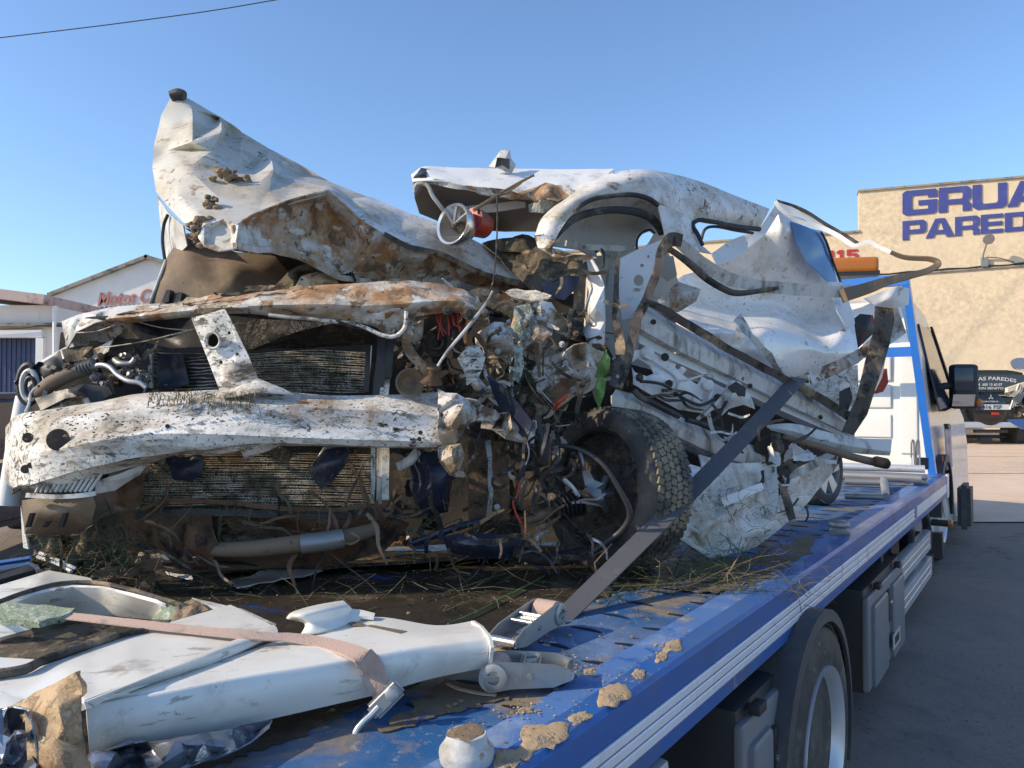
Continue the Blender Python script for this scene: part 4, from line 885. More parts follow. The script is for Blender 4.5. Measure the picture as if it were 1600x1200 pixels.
patch('grille_lip', [(96,502,2.32),(130,489,2.28),(170,480,2.26),(215,476,2.24),(250,474,2.24),(240,486,2.22),(200,492,2.2),(150,504,2.2),(120,518,2.24),(104,546,2.3)], [(150,492,2.20),(112,508,2.24)], M['grey'], car, amp=.006, seed=2, cuts=3)
patch('headlamp_pocket', [(112,530,2.3),(150,506,2.27),(200,494,2.27),(190,520,2.3),(172,534,2.32),(116,542,2.34)], [(150,522,2.36)], M['spk'], car, amp=.006, seed=12, cuts=3)
hx = (332, 532, 9, 11)
br_ = patch('latch_bracket', [(299,497,2.10),(325,490,2.09),(351,482,2.09),(366,510,2.08),(388,556,2.07),(403,590,2.06),(388,602,2.05),(344,613,2.06),(328,570,2.08),(312,530,2.09)], [(345,545,2.07),(330,508,2.08),(365,580,2.05)], M['spk'], car, amp=.003, th=.008, seed=3, holes=[hx, (345,566,3,3), (370,553,3,3), (358,520,2.5,2.5)], cuts=3)
bm = newbm(); add_sweep(bm, [P(332+12*math.cos(a*.3925), 532+13*math.sin(a*.3925), 2.062) for a in range(17)], circ(.004, 8), caps=False); obj('hole_rim', bm, M['spk'], br_)
for (a_, b_, r_) in (((150,545),(310,512),1), ((205,500),(300,516),.8), ((120,520),(180,508),1)):
    tube('wire', [(a_[0], a_[1], 2.2), ((a_[0]+b_[0])/2, (a_[1]+b_[1])/2+4, 2.18), (b_[0], b_[1], 2.17)], r_, M['fin'], car, seg=5)
for k, (x, y, r) in enumerate(((270,474,30),(200,486,20),(320,470,34),(355,462,22),(232,480,22),(408,452,24),(470,446,20),(150,494,16))):
    crumple('broken_strip', (x, y, 2.18-.0004*r), pxm(r*2.2, 2.1), pxm(r*.5, 2.1), 700+k, M['felt'] if k % 2 else M['orange'], car, rot=(.5+.2*(k % 3), 0, .1*(k % 4)-.15))
# ---------------- bumper beam
bx = [8,28,75,150,220,310,400,500,600,690]
r0 = [668,648,640,628,615,611,607,617,617,613]
r1 = [690,676,656,650,641,632,632,638,643,650]
r2 = [722,714,705,690,679,678,681,685,688,692]
r3 = [750,762,748,729,715,703,693,694,697,698]
by = [2.30,2.06,1.97,1.95,1.96,1.97,1.99,2.03,2.08,2.13]
beam = grid('bumper_beam', [[(x, y, d+.12) for x, y, d in zip(bx, r0, by)], [(x, y, d+.03) for x, y, d in zip(bx, r1, by)], [(x, (a+b)/2, d+.018) for x, a, b, d in zip(bx, r1, r2, by)], [(x, y, d-.012) for x, y, d in zip(bx, r2, by)], [(x, y, d+.0) for x, y, d in zip(bx, r3, by)], [(x, y+3, d+.09) for x, y, d in zip(bx, r3, by)]],
  M['spk'], car, nu=7, nv=4, amp=.0045, fr=10, th=.006, seed=6, sharp=30, cuty=False)
for x, y, rx, d in ((91,687,15,1.955),(44,684,7,1.995),(262,666,3,1.965),(657,676,3,2.09),(655,686,3,2.09),(40,733,6,2.0),(48,727,4,1.99)):
    bm = newbm(); c = P(x, y, d); add_lathe(bm, c, Vector((-.2, 1, -.1)), [(-.004, pxm(rx, d)*1.1), (-.002, pxm(rx, d)*1.15), (.002, pxm(rx, d)), (.0025, pxm(rx, d)*.2)], 16); obj('beam_hole', bm, M['interior'], beam)
patch('beam_flange', [(280,709,2.0),(340,702,2.0),(446,690,2.02),(430,700,2.04),(382,718,2.05),(376,704,2.02),(330,712,2.02)], [], M['spk'], car, amp=.004, seed=4)
patch('beam_flange', [(20,762,2.02),(78,748,1.99),(150,730,1.97),(232,716,1.98),(280,708,2.0),(240,722,2.02),(160,742,2.02),(90,768,2.02),(40,764,2.04),(18,774,2.06)], [], M['spk'], car, amp=.003, seed=6)
patch('beam_gusset', [(345,612,2.06),(400,590,2.06),(445,608,2.06),(460,617,2.06),(400,613,2.02),(350,622,2.02)], [(400,602,2.03)], M['spk'], car, amp=.004, seed=16)
patch('beam_end', [(684,606,2.15),(712,612,2.14),(742,625,2.16),(770,640,2.2),(785,650,2.22),(772,664,2.2),(745,652,2.17),(728,668,2.15),(716,692,2.13),(686,698,2.12),(684,650,2.11)], [(720,640,2.08),(705,665,2.1),(745,636,2.2)], M['mud'], car, amp=.004, fr=20, rag=5, seed=7, cuts=2, sharp=24, jit=(14, .03), smooth=0)
patch('beam_end', [(760,645,2.22),(790,640,2.22),(820,655,2.25),(834,660,2.25),(831,690,2.24),(812,694,2.22),(792,686,2.2),(770,676,2.2),(754,665,2.2)], [(800,668,2.14),(780,660,2.26)], M['mud'], car, amp=.004, fr=20, rag=5, seed=8, cuts=2, sharp=24, jit=(10, .03), smooth=0)
patch('beam_end', [(685,696,2.12),(722,696,2.12),(724,715,2.11),(716,738,2.12),(728,748,2.12),(706,744,2.12),(690,722,2.12)], [(706,712,2.07)], M['mud'], car, amp=.003, rag=4, jit=(6, .02), smooth=0, seed=9, cuts=3)
patch('torn_plate', [(760,588,2.2),(785,604,2.18),(812,634,2.16),(832,660,2.15),(822,690,2.16),(800,665,2.2),(778,632,2.22)], [(800,640,2.2)], M['bluep'], car, amp=.005, seed=3)
patch('torn_plate', [(714,560,2.25),(724,548,2.24),(745,585,2.22),(772,620,2.2),(752,622,2.22),(735,600,2.22)], [(742,598,2.18)], M['spk'], car, amp=.006, seed=13)
# ---------------- lower left corner: fog lamp box, ribs, debris
fl = patch('fog_lamp_box', [(34,782,2.06),(60,778,2.02),(145,775,2.02),(150,790,2.03),(142,818,2.06),(110,836,2.1),(60,836,2.08),(38,834,2.08)], [(90,805,1.99),(60,800,2.0)], M['brown'], car, amp=.006, fr=9, th=.012, seed=2, cuts=3)
for x in (46, 98, 72):
    bm = newbm(); add_prism(bm, [P(x-7, 824, 2.0), P(x-1, 824, 2.0), P(x+6, 802 if x != 72 else 814, 1.985), P(x+0, 802 if x != 72 else 814, 1.985)], Vector((0, .012, 0))); obj('clip', bm, M['black'], fl)
for i in range(12):
    t = i/11; tube('grille_rib', [P(56+84*t, 770-2*t, 2.0), P(64+92*t, 754-10*t, 2.01), P(72+90*t, 745-12*t, 2.03)], 2.6, M['grey'], car, n=2, seg=7)
band('grille_frame', [(42,773,1.99),(80,776,1.98),(120,774,1.98),(150,770,1.99)], 7, .8, M['grey'], car, amp=.003)
patch('grille_backing', [(52,775,2.06),(160,770,2.06),(170,738,2.06),(70,744,2.06)], [], M['grease'], car, seed=3)
patch('corner_panel', [(148,772,2.03),(150,752,2.03),(200,735,2.02),(232,724,2.02),(218,742,2.04),(180,766,2.05)], [(185,750,2.01)], M['grey'], car, amp=.006, seed=4)
patch('corner_panel', [(180,760,2.12),(226,738,2.12),(222,790,2.14),(205,800,2.14),(182,790,2.14)], [(200,775,2.1)], M['rust'], car, amp=.012, seed=5, rag=2)
patch('corner_panel', [(32,790,2.1),(40,834,2.1),(44,858,2.1),(36,856,2.12)], [], M['grey'], car, amp=.003, seed=6)
for a_, b_ in (((62,864),(118,888)), ((58,870),(112,893))): tube('loose_rod', [(a_[0], a_[1], 2.1), (90, a_[1]+11, 2.08), (b_[0], b_[1], 2.06)], 2.6, M['wht'], car, seg=8)
for i in range(26):
    rnd = random.Random(i); x = rnd.uniform(44, 235); y = 862 + (x-44)*.17 + rnd.uniform(-14, 16)
    crumple('bark_scrap', (x, y, 2.1+rnd.uniform(-.03, .14)), .09*rnd.uniform(.5, 1.2), .06*rnd.uniform(.5, 1.3), 300+i, [M['soil'], M['felt'], M['rust'], M['orange']][i % 4], car)
patch('underbody_corner', [(40,836,2.12),(110,838,2.12),(150,822,2.12),(185,800,2.16),(200,860,2.2),(190,904,2.16),(120,892,2.1),(60,868,2.1)], [(110,862,2.22)], M['felt'], car, amp=.03, fr=12, seed=12, cuts=3, rag=3)
# ---------------- sump and underbody
patch('undertray', [(175,800,2.24),(230,798,2.2),(330,802,2.18),(470,806,2.2),(600,800,2.24),(640,820,2.28),(600,862,2.3),(540,880,2.28),(420,888,2.24),(330,892,2.22),(280,888,2.22),(240,850,2.24),(180,848,2.26)], [(260,830,2.12),(300,862,2.14),(380,830,2.22),(450,820,2.26),(520,850,2.22),(330,815,2.24)], M['rust'], car, amp=.014, fr=9, th=.01, seed=5, cuts=4)
tube('exhaust_pipe', [(330,858,2.12),(400,858,2.1),(470,850,2.1),(530,842,2.14),(590,826,2.2)], [11,13,14,13,10], M['brown'], car, seg=14, wob=.004)
tube('exhaust_pipe', [(322,846,2.16),(380,848,2.13),(430,848,2.12)], [10,12,12], M['grease'], car, seg=12)
tube('exhaust_sleeve', [(470,850,2.095),(505,846,2.11),(535,841,2.13)], [15.5,15.5,15], M['steel'], car, seg=16)
patch('sump', [(276,800,2.2),(330,806,2.16),(340,850,2.1),(330,884,2.12),(288,888,2.16),(275,870,2.2)], [(310,845,2.06)], M['rust'], car, amp=.01, seed=6, cuts=3)
# ---------------- left cluster: lamp remains, hoses, brackets
patch('wing_edge', [(22,596,2.5),(60,566,2.46),(112,536,2.42),(128,532,2.42),(110,552,2.42),(70,582,2.44),(30,616,2.46)], [], M['grey'], car, amp=.006, seed=3)
patch('lamp_bracket', [(55,574,2.3),(84,556,2.3),(92,548,2.3),(103,578,2.28),(98,588,2.28),(72,596,2.28)], [(80,574,2.25)], M['black'], car, amp=.006, seed=4)
patch('lamp_bracket', [(97,548,2.3),(118,540,2.3),(176,534,2.3),(172,552,2.28),(150,562,2.28),(122,566,2.28),(100,566,2.28)], [(140,550,2.24)], M['felt'], car, amp=.012, seed=5, rag=2)
patch('lamp_bracket', [(124,562,2.26),(140,545,2.26),(176,533,2.26),(170,548,2.25),(150,560,2.25),(135,572,2.25)], [], M['orange'], car, amp=.012, seed=6, rag=2)
for i, (x, y, r) in enumerate(((45,600,25),(46,602,19),(47,604,12))):
    bm = newbm(); ra = pxm(r, 2.3); add_sweep(bm, [P(x+r*.62*math.cos(a*math.pi/12+.5), y+r*1.2*math.sin(a*math.pi/12+.5), 2.3-.015*i) for a in range(25)], circ(.010-.002*i, 8), caps=False); obj('lamp_ring', bm, M['black'] if i != 1 else M['grey'], car)
for k in range(6):
    bm = newbm(); add_prism(bm, [P(22+k*6, 598-k*5, 2.28), P(30+k*6, 590-k*5, 2.28), P(36+k*6, 596-k*5, 2.3), P(28+k*6, 606-k*5, 2.3)], Vector((0, .02, 0))); obj('lamp_rib', bm, M['black'], car)
tube('coolant_hose', [(60,616,2.16),(82,598,2.14),(110,585,2.14),(142,576,2.16)], [11,12,11,9], M['brown'], car, seg=14)
for i in range(6): lathe('hose_ring', P(122+i*5, 577-i*1.6, 2.145), Vector((1, .1, .35)), [(-.004, .015), (0, .021), (.004, .015)], M['steel'], car, 14)
tube('steel_pipe', [(144,574,2.14),(158,570,2.13),(172,574,2.12),(184,586,2.11),(200,595,2.1),(218,598,2.1),(229,606,2.1)], 4, M['alu'], car, seg=10)
tube('loose_cable', [(40,644,2.1),(46,630,2.12),(48,616,2.14),(56,606,2.14),(62,604,2.16)], 2.2, M['grey'], car, seg=7)
patch('splash_panel', [(54,622,2.12),(90,610,2.1),(132,600,2.1),(170,604,2.1),(177,616,2.1),(160,624,2.1),(154,646,2.08),(146,636,2.08),(138,618,2.08),(100,622,2.08),(64,640,2.1)], [(120,610,2.05)], M['black'], car, amp=.006, seed=7, rag=1.5)
patch('splash_panel', [(62,640,2.12),(100,626,2.1),(138,620,2.1),(150,640,2.08),(140,646,2.08),(95,648,2.08)], [(110,634,2.14)], M['orange'], car, amp=.008, seed=8, rag=1.5)
for i, (x, y, a_, b_) in enumerate(((222,566,15,13),(205,556,9,8),(193,563,12,6),(214,585,10,9),(183,590,9,8),(170,600,8,7),(196,582,8,10),(222,592,9,7),(108,573,6,6),(150,590,10,7),(160,556,12,9))):
    crumple('engine_block_part', (x, y, 2.26), pxm(a_*2, 2.26), pxm(b_*2, 2.26), 900+i, [M['steel'], M['grease'], M['brown']][i % 3], car)
    lathe('pipe_stub', P(x-2, y+2, 2.24), Vector((-.6+.1*i, -1, .2)), [(0, pxm(5, 2.2)), (.02, pxm(5, 2.2)), (.021, pxm(3, 2.2)), (.03, pxm(3, 2.2))], M['steel'] if i % 2 else M['brown'], car, 12)
tube('compressor_pipe', [(180,562,2.22),(188,568,2.2),(205,568,2.2),(212,560,2.2)], 5, M['steel'], car, seg=10)
# ---------------- right of the radiator: posts, horn, alternator, bracket
for x0, y0, x1, y1, w_, m in ((600,520,590,618,16,M['black']),(612,522,606,590,12,M['black']),(602,596,600,618,14,M['spk']),(594,692,592,786,9,M['grey']),(603,694,602,780,11,M['spk']),(576,540,572,612,8,M['black'])):
    band('radiator_post', [(x0, y0, 2.24), ((x0+x1)/2, (y0+y1)/2, 2.22), (x1, y1, 2.22)], w_, 1.1, m, car, amp=.003, seed=x0)
alt = lathe('alternator', P(683, 536, 2.30), Vector((-.12, -1, .12)), [(-.03, pxm(20, 2.3)), (.0, pxm(23, 2.3)), (.008, pxm(22, 2.3)), (.010, pxm(18, 2.3)), (.004, pxm(17, 2.3)), (.002, pxm(13, 2.3)), (.009, pxm(12, 2.3)), (.010, pxm(8, 2.3)), (.002, pxm(7, 2.3)), (.004, pxm(3, 2.3))], M['grease'], car, 30)
band('lamp_frame', [(668,488,2.24),(648,494,2.24),(638,510,2.23),(636,534,2.22),(644,556,2.22),(660,572,2.2),(676,588,2.2)], [16,16,15,14,14,14,12], .9, M['mud'], car, amp=.01, seed=2)
patch('lamp_frame_plate', [(640,500,2.3),(662,492,2.3),(660,530,2.32),(650,540,2.32),(638,530,2.3)], [(650,515,2.27)], M['spk'], car, amp=.005, seed=3)
lathe('horn', P(640, 598, 2.2), Vector((.3, -1, .0)), [(-.05, .012), (-.02, .02), (0, .034), (.008, .042), (.008, .036), (-.015, .018)], M['brown'], car, 20)
lathe('broken_socket', P(676, 582, 2.16), Vector((.2, -.4, 1)), [(-.03, .03), (-.028, .034), (-.005, .02), (.01, .018), (.014, .024), (.02, .022)], M['rust'], car, 16)
tube('bonnet_cable', [(776,296,2.5),(777,340,2.46),(776,380,2.42),(774,410,2.38),(770,440,2.32),(764,462,2.26)], 1.3, M['seal'], car, seg=6)
tube('bonnet_cable', [(769,455,2.28),(761,472,2.22),(745,494,2.16),(722,522,2.1),(700,548,2.08),(684,572,2.08)], [1.4,2.2,2.8,2.6,2.4,2.2], M['grey'], car, seg=8)
patch('washer_bottle', [(640,712,2.26),(662,704,2.24),(700,708,2.24),(712,726,2.26),(706,760,2.26),(700,800,2.26),(672,806,2.26),(650,790,2.26),(640,760,2.28)], [(672,735,2.16),(690,760,2.17),(665,775,2.18),(700,735,2.2)], M['bluep'], car, amp=.012, fr=14, seed=5, cuts=3, sharp=25)
tube('corrugated_hose', [(622,730,2.2),(640,720,2.2),(652,706,2.22)], [8,8,7], M['grey'], car, seg=10)
for x, w_ in ((747, 30), (782, 26)):
    band('frame_rail', [(x, 690, 2.34), (x+1, 750, 2.32), (x+1, 812, 2.32)], w_, .5, M['rust'], car, amp=.006, seed=x)
band('frame_rail', [(764,688,2.33),(766,760,2.31),(764,812,2.31)], 8, .5, M['steel'], car, amp=.006)
tube('shock_absorber', [(836,662,2.3),(848,700,2.3),(858,744,2.3)], [9,10,11], M['black'], car, seg=16)
tube('shock_absorber', [(856,732,2.29),(862,768,2.29)], [17,16], M['grease'], car, seg=16)
lathe('strut_collar', P(858, 732, 2.27), Vector((.2, 0, -1)), [(-.01, .03), (0, .046), (.012, .046), (.014, .03)], M['grease'], car, 18)
tube('drive_shaft', [(822,814,2.22),(860,800,2.24),(900,784,2.3)], [8,9,11], M['rust'], car, seg=14)
for i in range(7): lathe('boot_ring', P(868+i*6, 797-i*2.2, 2.235+.008*i), Vector((.9, .4, .3)), [(-.006, .022), (0, .032+.002*i), (.006, .022)], M['black'], car, 18)
patch('subframe', [(690,838,2.2),(730,832,2.16),(790,836,2.18),(828,846,2.22),(826,872,2.22),(790,876,2.2),(740,870,2.18),(700,862,2.2)], [(760,852,2.12),(720,850,2.14)], M['bluep'], car, amp=.008, seed=7, cuts=3, th=.012)
tube('track_rod', [(640,850,2.28),(680,836,2.26),(720,822,2.24),(760,812,2.26)], [7,6,6,5], M['bluep'], car, seg=10)
tube('lower_arm', [(800,862,2.2),(850,872,2.22),(900,868,2.28),(935,850,2.36)], [10,12,11,8], M['grease'], car, seg=10)
tube('brake_hose', [(874,696,2.26),(905,702,2.22),(940,724,2.18),(965,760,2.17),(984,800,2.18),(974,826,2.2),(950,846,2.22),(922,866,2.24)], [3.5,3.5,3.5,4,5,5,5,5], M['black'], car, seg=10)
tube('abs_cable', [(880,748,2.25),(893,760,2.25),(905,776,2.25)], 3.5, M['grey'], car, seg=8)
patch('hub_knuckle', [(908,768,2.36),(918,760,2.34),(938,764,2.33),(944,780,2.33),(936,790,2.34),(916,786,2.35)], [(926,776,2.30)], M['steel'], car, amp=.004, seed=3, th=.02)
patch('hub_knuckle', [(910,736,2.36),(920,734,2.36),(928,750,2.36),(944,756,2.35),(930,764,2.35),(914,758,2.36)], [], M['steel'], car, amp=.004, seed=5, th=.015)
for i in range(6): tube('hub_spoke', [P(935, 772, 2.38), P(935+24*math.cos(i*1.05), 772+30*math.sin(i*1.05), 2.44)], [6, 5], M['steel'], car, seg=8)
tube('red_wire', [(812,755,2.22),(810,772,2.2),(802,786,2.2),(808,806,2.2),(815,818,2.18)], [3,2.5,1.6,1.8,2], M['redwire'], car, seg=7)
for i in range(9):
    rnd = random.Random(40+i); x = 680+i*5; tube('red_wire', [(x, 490+rnd.uniform(-6, 6), 2.26), (x+rnd.uniform(-6, 10), 505+rnd.uniform(-8, 8), 2.24), (x+rnd.uniform(0, 14), 520+rnd.uniform(-12, 12), 2.24)], 1.1, M['redwire'], car, seg=5)
tube('red_wire', [(866,640,2.28),(874,628,2.26),(886,618,2.26)], 3, M['redwire'], car, seg=7)
# ---------------- front wheel, inside face towards the viewer
wc = P(957, 764, 2.50); wax = Vector((-.80, -.58, .10)).normalized(); wr = .262
whl = bpy.data.objects.new('front_wheel', None); link(whl, car); whl.location = wc - car.location
lathe('tyre', wc, wax, [(.02, wr*.66), (.06, wr*.69), (.078, wr*.74), (.084, wr*.83), (.076, wr*.93), (.062, wr*.965), (.03, wr*.985), (0, wr*.99), (-.05, wr*.985), (-.085, wr*.965), (-.1, wr*.92), (-.106, wr*.8), (-.1, wr*.7), (-.08, wr*.6)], M['rubber'], whl, 64)
def tread(c, ax, r, offs, wdt, m, n=64):
    e = ax.orthogonal().normalized(); f = ax.cross(e); bm = newbm()
    for k, o_ in enumerate(offs):
        for i in range(n):
            a = 2*math.pi*(i+.5*(k % 2))/n; rr = e*math.cos(a)+f*math.sin(a); tg = -e*math.sin(a)+f*math.cos(a)
            tl = tg*math.cos(.35*(1 if k % 2 else -1))+ax*math.sin(.35*(1 if k % 2 else -1)); tn = ax*math.cos(.35*(1 if k % 2 else -1))-tg*math.sin(.35*(1 if k % 2 else -1))
            add_box(bm, c+ax*o_+rr*(r*(1 if abs(o_+.012) < .05 else .985)), (tn, rr, tl), (wdt, .006, math.pi*r/n*.82))
    o = obj('tread', bm, m, whl, sharp=0); o['kind'] = 'stuff'; return o
tread(wc, wax, wr*.985, (.05, .025, 0, -.025, -.05, -.075), .0105, M['tread'])
lathe('rim_inside', wc, wax, [(.05, wr*.685), (.066, wr*.715), (.07, wr*.69), (.05, wr*.66), (-.0, wr*.62), (-.05, wr*.58), (-.075, wr*.3), (-.075, .03)], M['grease'], whl, 40)
lathe('brake_disc', wc, wax, [(-.05, .05), (-.05, .125), (-.035, .125), (-.035, .05), (.02, .045), (.025, .02)], M['rust'], whl, 30)
# ---------------- rear wheel
rw_ = bpy.data.objects.new('rear_wheel', None); link(rw_, car); rwc = P(1297, 737, 3.95); rw_.location = rwc - car.location
ax_ = (V*.97 - U*.2).normalized(); rr_ = .175
lathe('tyre', rwc, ax_, [(-.15, rr_*.6), (-.15, rr_*.9), (-.12, rr_*.99), (-.03, rr_), (-.005, rr_*.95), (.0, rr_*.8), (-.008, rr_*.68), (-.03, rr_*.66)], M['rubber'], rw_, 40)
lathe('rim', rwc, ax_, [(-.08, .02), (-.06, rr_*.6), (-.02, rr_*.64), (-.002, rr_*.69), (-.006, rr_*.71), (-.03, rr_*.7)], M['steel'], rw_, 40)
for i in range(5):
    a = 2*math.pi*i/5+.3; e = ax_.orthogonal().normalized(); f = ax_.cross(e); d = e*math.cos(a)+f*math.sin(a); tg = ax_.cross(d)
    bm = newbm(); add_prism(bm, [rwc+d*.02-tg*.022-ax_*.01, rwc+d*rr_*.66-tg*.032-ax_*.004, rwc+d*rr_*.66+tg*.032-ax_*.004, rwc+d*.02+tg*.022-ax_*.01], -ax_*.025); obj('spoke', bm, M['guard'], rw_)
# ---------------- crumpled wing and suspension tower
patch('crumpled_wing', [(800,500,2.40),(812,480,2.40),(836,470,2.42),(862,472,2.44),(884,500,2.44),(890,532,2.44),(876,560,2.42),(840,566,2.38),(806,548,2.36),(782,540,2.36),(770,520,2.4)], [(846,500,2.40),(858,525,2.36),(840,540,2.32),(820,515,2.42),(872,510,2.48)], M['mud'], car, amp=.004, fr=16, seed=3, cuts=2, sharp=26, jit=(14, .03), smooth=1, rag=3)
patch('crumpled_wing', [(846,560,2.38),(880,545,2.36),(920,538,2.40),(944,550,2.44),(948,580,2.44),(938,606,2.42),(900,622,2.36),(866,636,2.34),(840,612,2.32),(830,585,2.34)], [(880,580,2.30),(905,560,2.42),(915,595,2.34),(870,610,2.32)], M['mud'], car, amp=.004, fr=16, seed=4, cuts=2, sharp=26, jit=(20, .035), smooth=1, rag=4)
patch('crumpled_wing', [(740,520,2.34),(770,505,2.32),(800,500,2.34),(806,540,2.32),(795,565,2.34),(760,560,2.34)], [(772,530,2.26)], M['mud'], car, amp=.004, seed=14, cuts=2, sharp=26, jit=(12, .03), rag=4, smooth=1)
patch('insulation_scrap', [(804,480,2.3),(826,474,2.3),(838,500,2.28),(830,525,2.26),(812,535,2.26),(798,515,2.28)], [(816,505,2.24)], M['glassb'], car, amp=.008, seed=5, rag=2.5)
patch('insulation_scrap', [(800,538,2.24),(816,540,2.24),(820,570,2.22),(812,598,2.22),(802,594,2.22),(804,565,2.23)], [], M['glassb'], car, amp=.008, seed=6, rag=2.5)
patch('torn_metal', [(725,545,2.24),(745,538,2.24),(760,560,2.22),(748,592,2.2),(730,600,2.2),(722,570,2.22)], [(742,565,2.2)], M['spk'], car, amp=.008, seed=15, rag=2)
patch('a_pillar', [(910,404,2.66),(925,406,2.6),(934,420,2.58),(944,448,2.58),(946,500,2.58),(944,558,2.58),(922,562,2.56),(905,556,2.58),(912,510,2.62),(918,452,2.66)], [(930,480,2.54),(930,530,2.54)], M['inner'], car, amp=.005, fr=9, seed=4, cuts=3)
patch('a_pillar', [(898,424,2.62),(918,404,2.64),(916,455,2.62),(912,510,2.58),(904,558,2.56),(890,540,2.56),(896,480,2.6)], [], M['felt'], car, amp=.01, seed=5, rag=1.5)
# crushed scuttle and windscreen
patch('crushed_windscreen', [(755,378,2.84),(790,371,2.92),(842,372,2.94),(866,388,2.84),(900,398,2.72),(922,404,2.68),(908,436,2.66),(884,462,2.62),(850,468,2.64),(826,450,2.72),(800,424,2.80)], [(820,395,2.84),(850,415,2.72),(870,440,2.66),(835,435,2.72),(800,400,2.9)], M['felt'], car, amp=.02, fr=12, seed=3, cuts=4, jit=(12, .03), sharp=30)
patch('crushed_windscreen', [(845,440,2.6),(880,430,2.6),(905,432,2.62),(900,450,2.6),(880,470,2.58),(856,462,2.58)], [], M['bluep'], car, amp=.01, seed=8, rag=2)
patch('wing_strip', [(800,452,2.6),(838,452,2.52),(862,462,2.48),(850,474,2.46),(815,468,2.46),(785,458,2.52)], [], M['spk'], car, amp=.012, seed=6, rag=2)
grid('wing_top', [[(700,434,2.60),(760,452,2.52),(810,466,2.46),(842,480,2.44)], [(690,446,2.52),(750,462,2.44),(796,478,2.40),(830,492,2.38)], [(680,458,2.52),(740,476,2.44),(790,494,2.40),(820,506,2.38)]], M['felt'], car, nu=6, amp=.014, fr=13, seed=11)
# lamp pot and its red back, on the scuttle
lpx = P(712, 352, 2.62); la = Vector((-.62, -.78, .12)).normalized(); lk = pxm(1, 2.62)
lm = bpy.data.objects.new('loose_lamp', None); link(lm, car); lm.location = lpx - car.location
lathe('chrome_ring', lpx, la, [(-.05, lk*24), (-.02, lk*31), (.012, lk*34), (.018, lk*33), (.014, lk*29), (-.02, lk*24), (-.05, lk*12)], M['chrome'], lm, 36)
lathe('red_back', P(752, 352, 2.68), la, [(-.03, lk*14), (-.02, lk*19), (.02, lk*22), (.05, lk*22)], M['red'], lm, 28)
for a in (-.5, .2, .9): tube('lamp_arm', [lpx + la*.01, lpx + la*.012 + Vector((math.sin(a)*.06, 0, math.cos(a)*.06))], .006, M['steel'], lm, raw=True, seg=7)
lathe('bulb_holder', lpx, la, [(-.04, .02), (.0, .018), (.01, .01)], M['grease'], lm, 14)
# ---------------- roof and cabin
grid('roof', [[(642,272,2.92),(662,260,2.96),(700,261,2.97),(770,263,2.97),(850,264,2.96),(915,264,2.96),(960,264,2.94)], [(643,276,2.86),(665,268,2.86),(705,275,2.84),(770,284,2.82),(838,292,2.80),(892,296,2.80),(935,284,2.84)], [(645,284,2.84),(680,282,2.80),(725,290,2.79),(790,298,2.78),(840,306,2.78),(884,308,2.78),(920,298,2.80)]], M['inner'], car, nu=7, nv=4, amp=.008, fr=9, th=.006, seed=3)
patch('headlining', [(646,284,2.86),(680,282,2.82),(730,292,2.82),(800,303,2.82),(860,312,2.84),(880,322,2.84),(866,350,2.9),(848,362,3.0),(800,362,3.15),(760,360,3.2),(700,352,3.1),(656,334,2.95),(648,310,2.9)], [(720,325,3.1),(780,335,3.2),(690,310,3.0),(820,335,3.05)], M['liner'], car, amp=.008, fr=7, seed=4, cuts=3)
tube('roof_frame', [(648,300,2.84),(652,288,2.83),(668,290,2.82),(676,306,2.82),(690,325,2.84),(700,340,2.9)], 3.4, M['grey'], car, seg=8)
band('roof_bow', [(700,332,2.98),(760,326,2.94),(822,318,2.9)], 13, .5, M['grey'], car, amp=.004)
patch('header_rail', [(645,282,2.85),(680,280,2.80),(728,290,2.78),(800,300,2.76),(835,302,2.76),(880,300,2.76),(884,312,2.77),(830,312,2.77),(760,304,2.78),(700,292,2.80),(660,288,2.84)], [], M['grey'], car, amp=.007, seed=6, rag=1.5)
patch('header_rail', [(726,290,2.775),(790,296,2.76),(830,308,2.76),(800,312,2.78),(750,304,2.79)], [], M['orange'], car, amp=.006, seed=7)
patch('torn_edge', [(810,300,2.72),(850,285,2.74),(888,290,2.74),(896,304,2.72),(870,312,2.70),(836,314,2.70)], [(860,300,2.68)], M['orange'], car, amp=.01, rag=3, seed=8)
patch('insulation_scrap', [(826,318,2.72),(846,312,2.70),(878,312,2.72),(866,322,2.72),(850,336,2.7),(828,332,2.7)], [], M['glassb'], car, amp=.01, rag=2.5, seed=9)
patch('torn_roof_tab', [(762,262,2.9),(774,246,2.9),(780,236,2.92),(796,234,2.92),(799,246,2.92),(805,256,2.9),(800,270,2.9),(786,266,2.9),(776,262,2.88)], [(788,252,2.86)], M['grey'], car, amp=.012, rag=2, seed=3)
patch('torn_roof_tab', [(774,262,2.86),(779,244,2.86),(795,246,2.86),(797,266,2.86),(786,258,2.86)], [], M['black'], car, amp=.008, rag=2, seed=4)
patch('roof_corner', [(645,278,2.84),(658,262,2.88),(672,264,2.9),(686,274,2.86),(668,278,2.82)], [(664,270,2.80)], M['black'], car, amp=.006, seed=5)
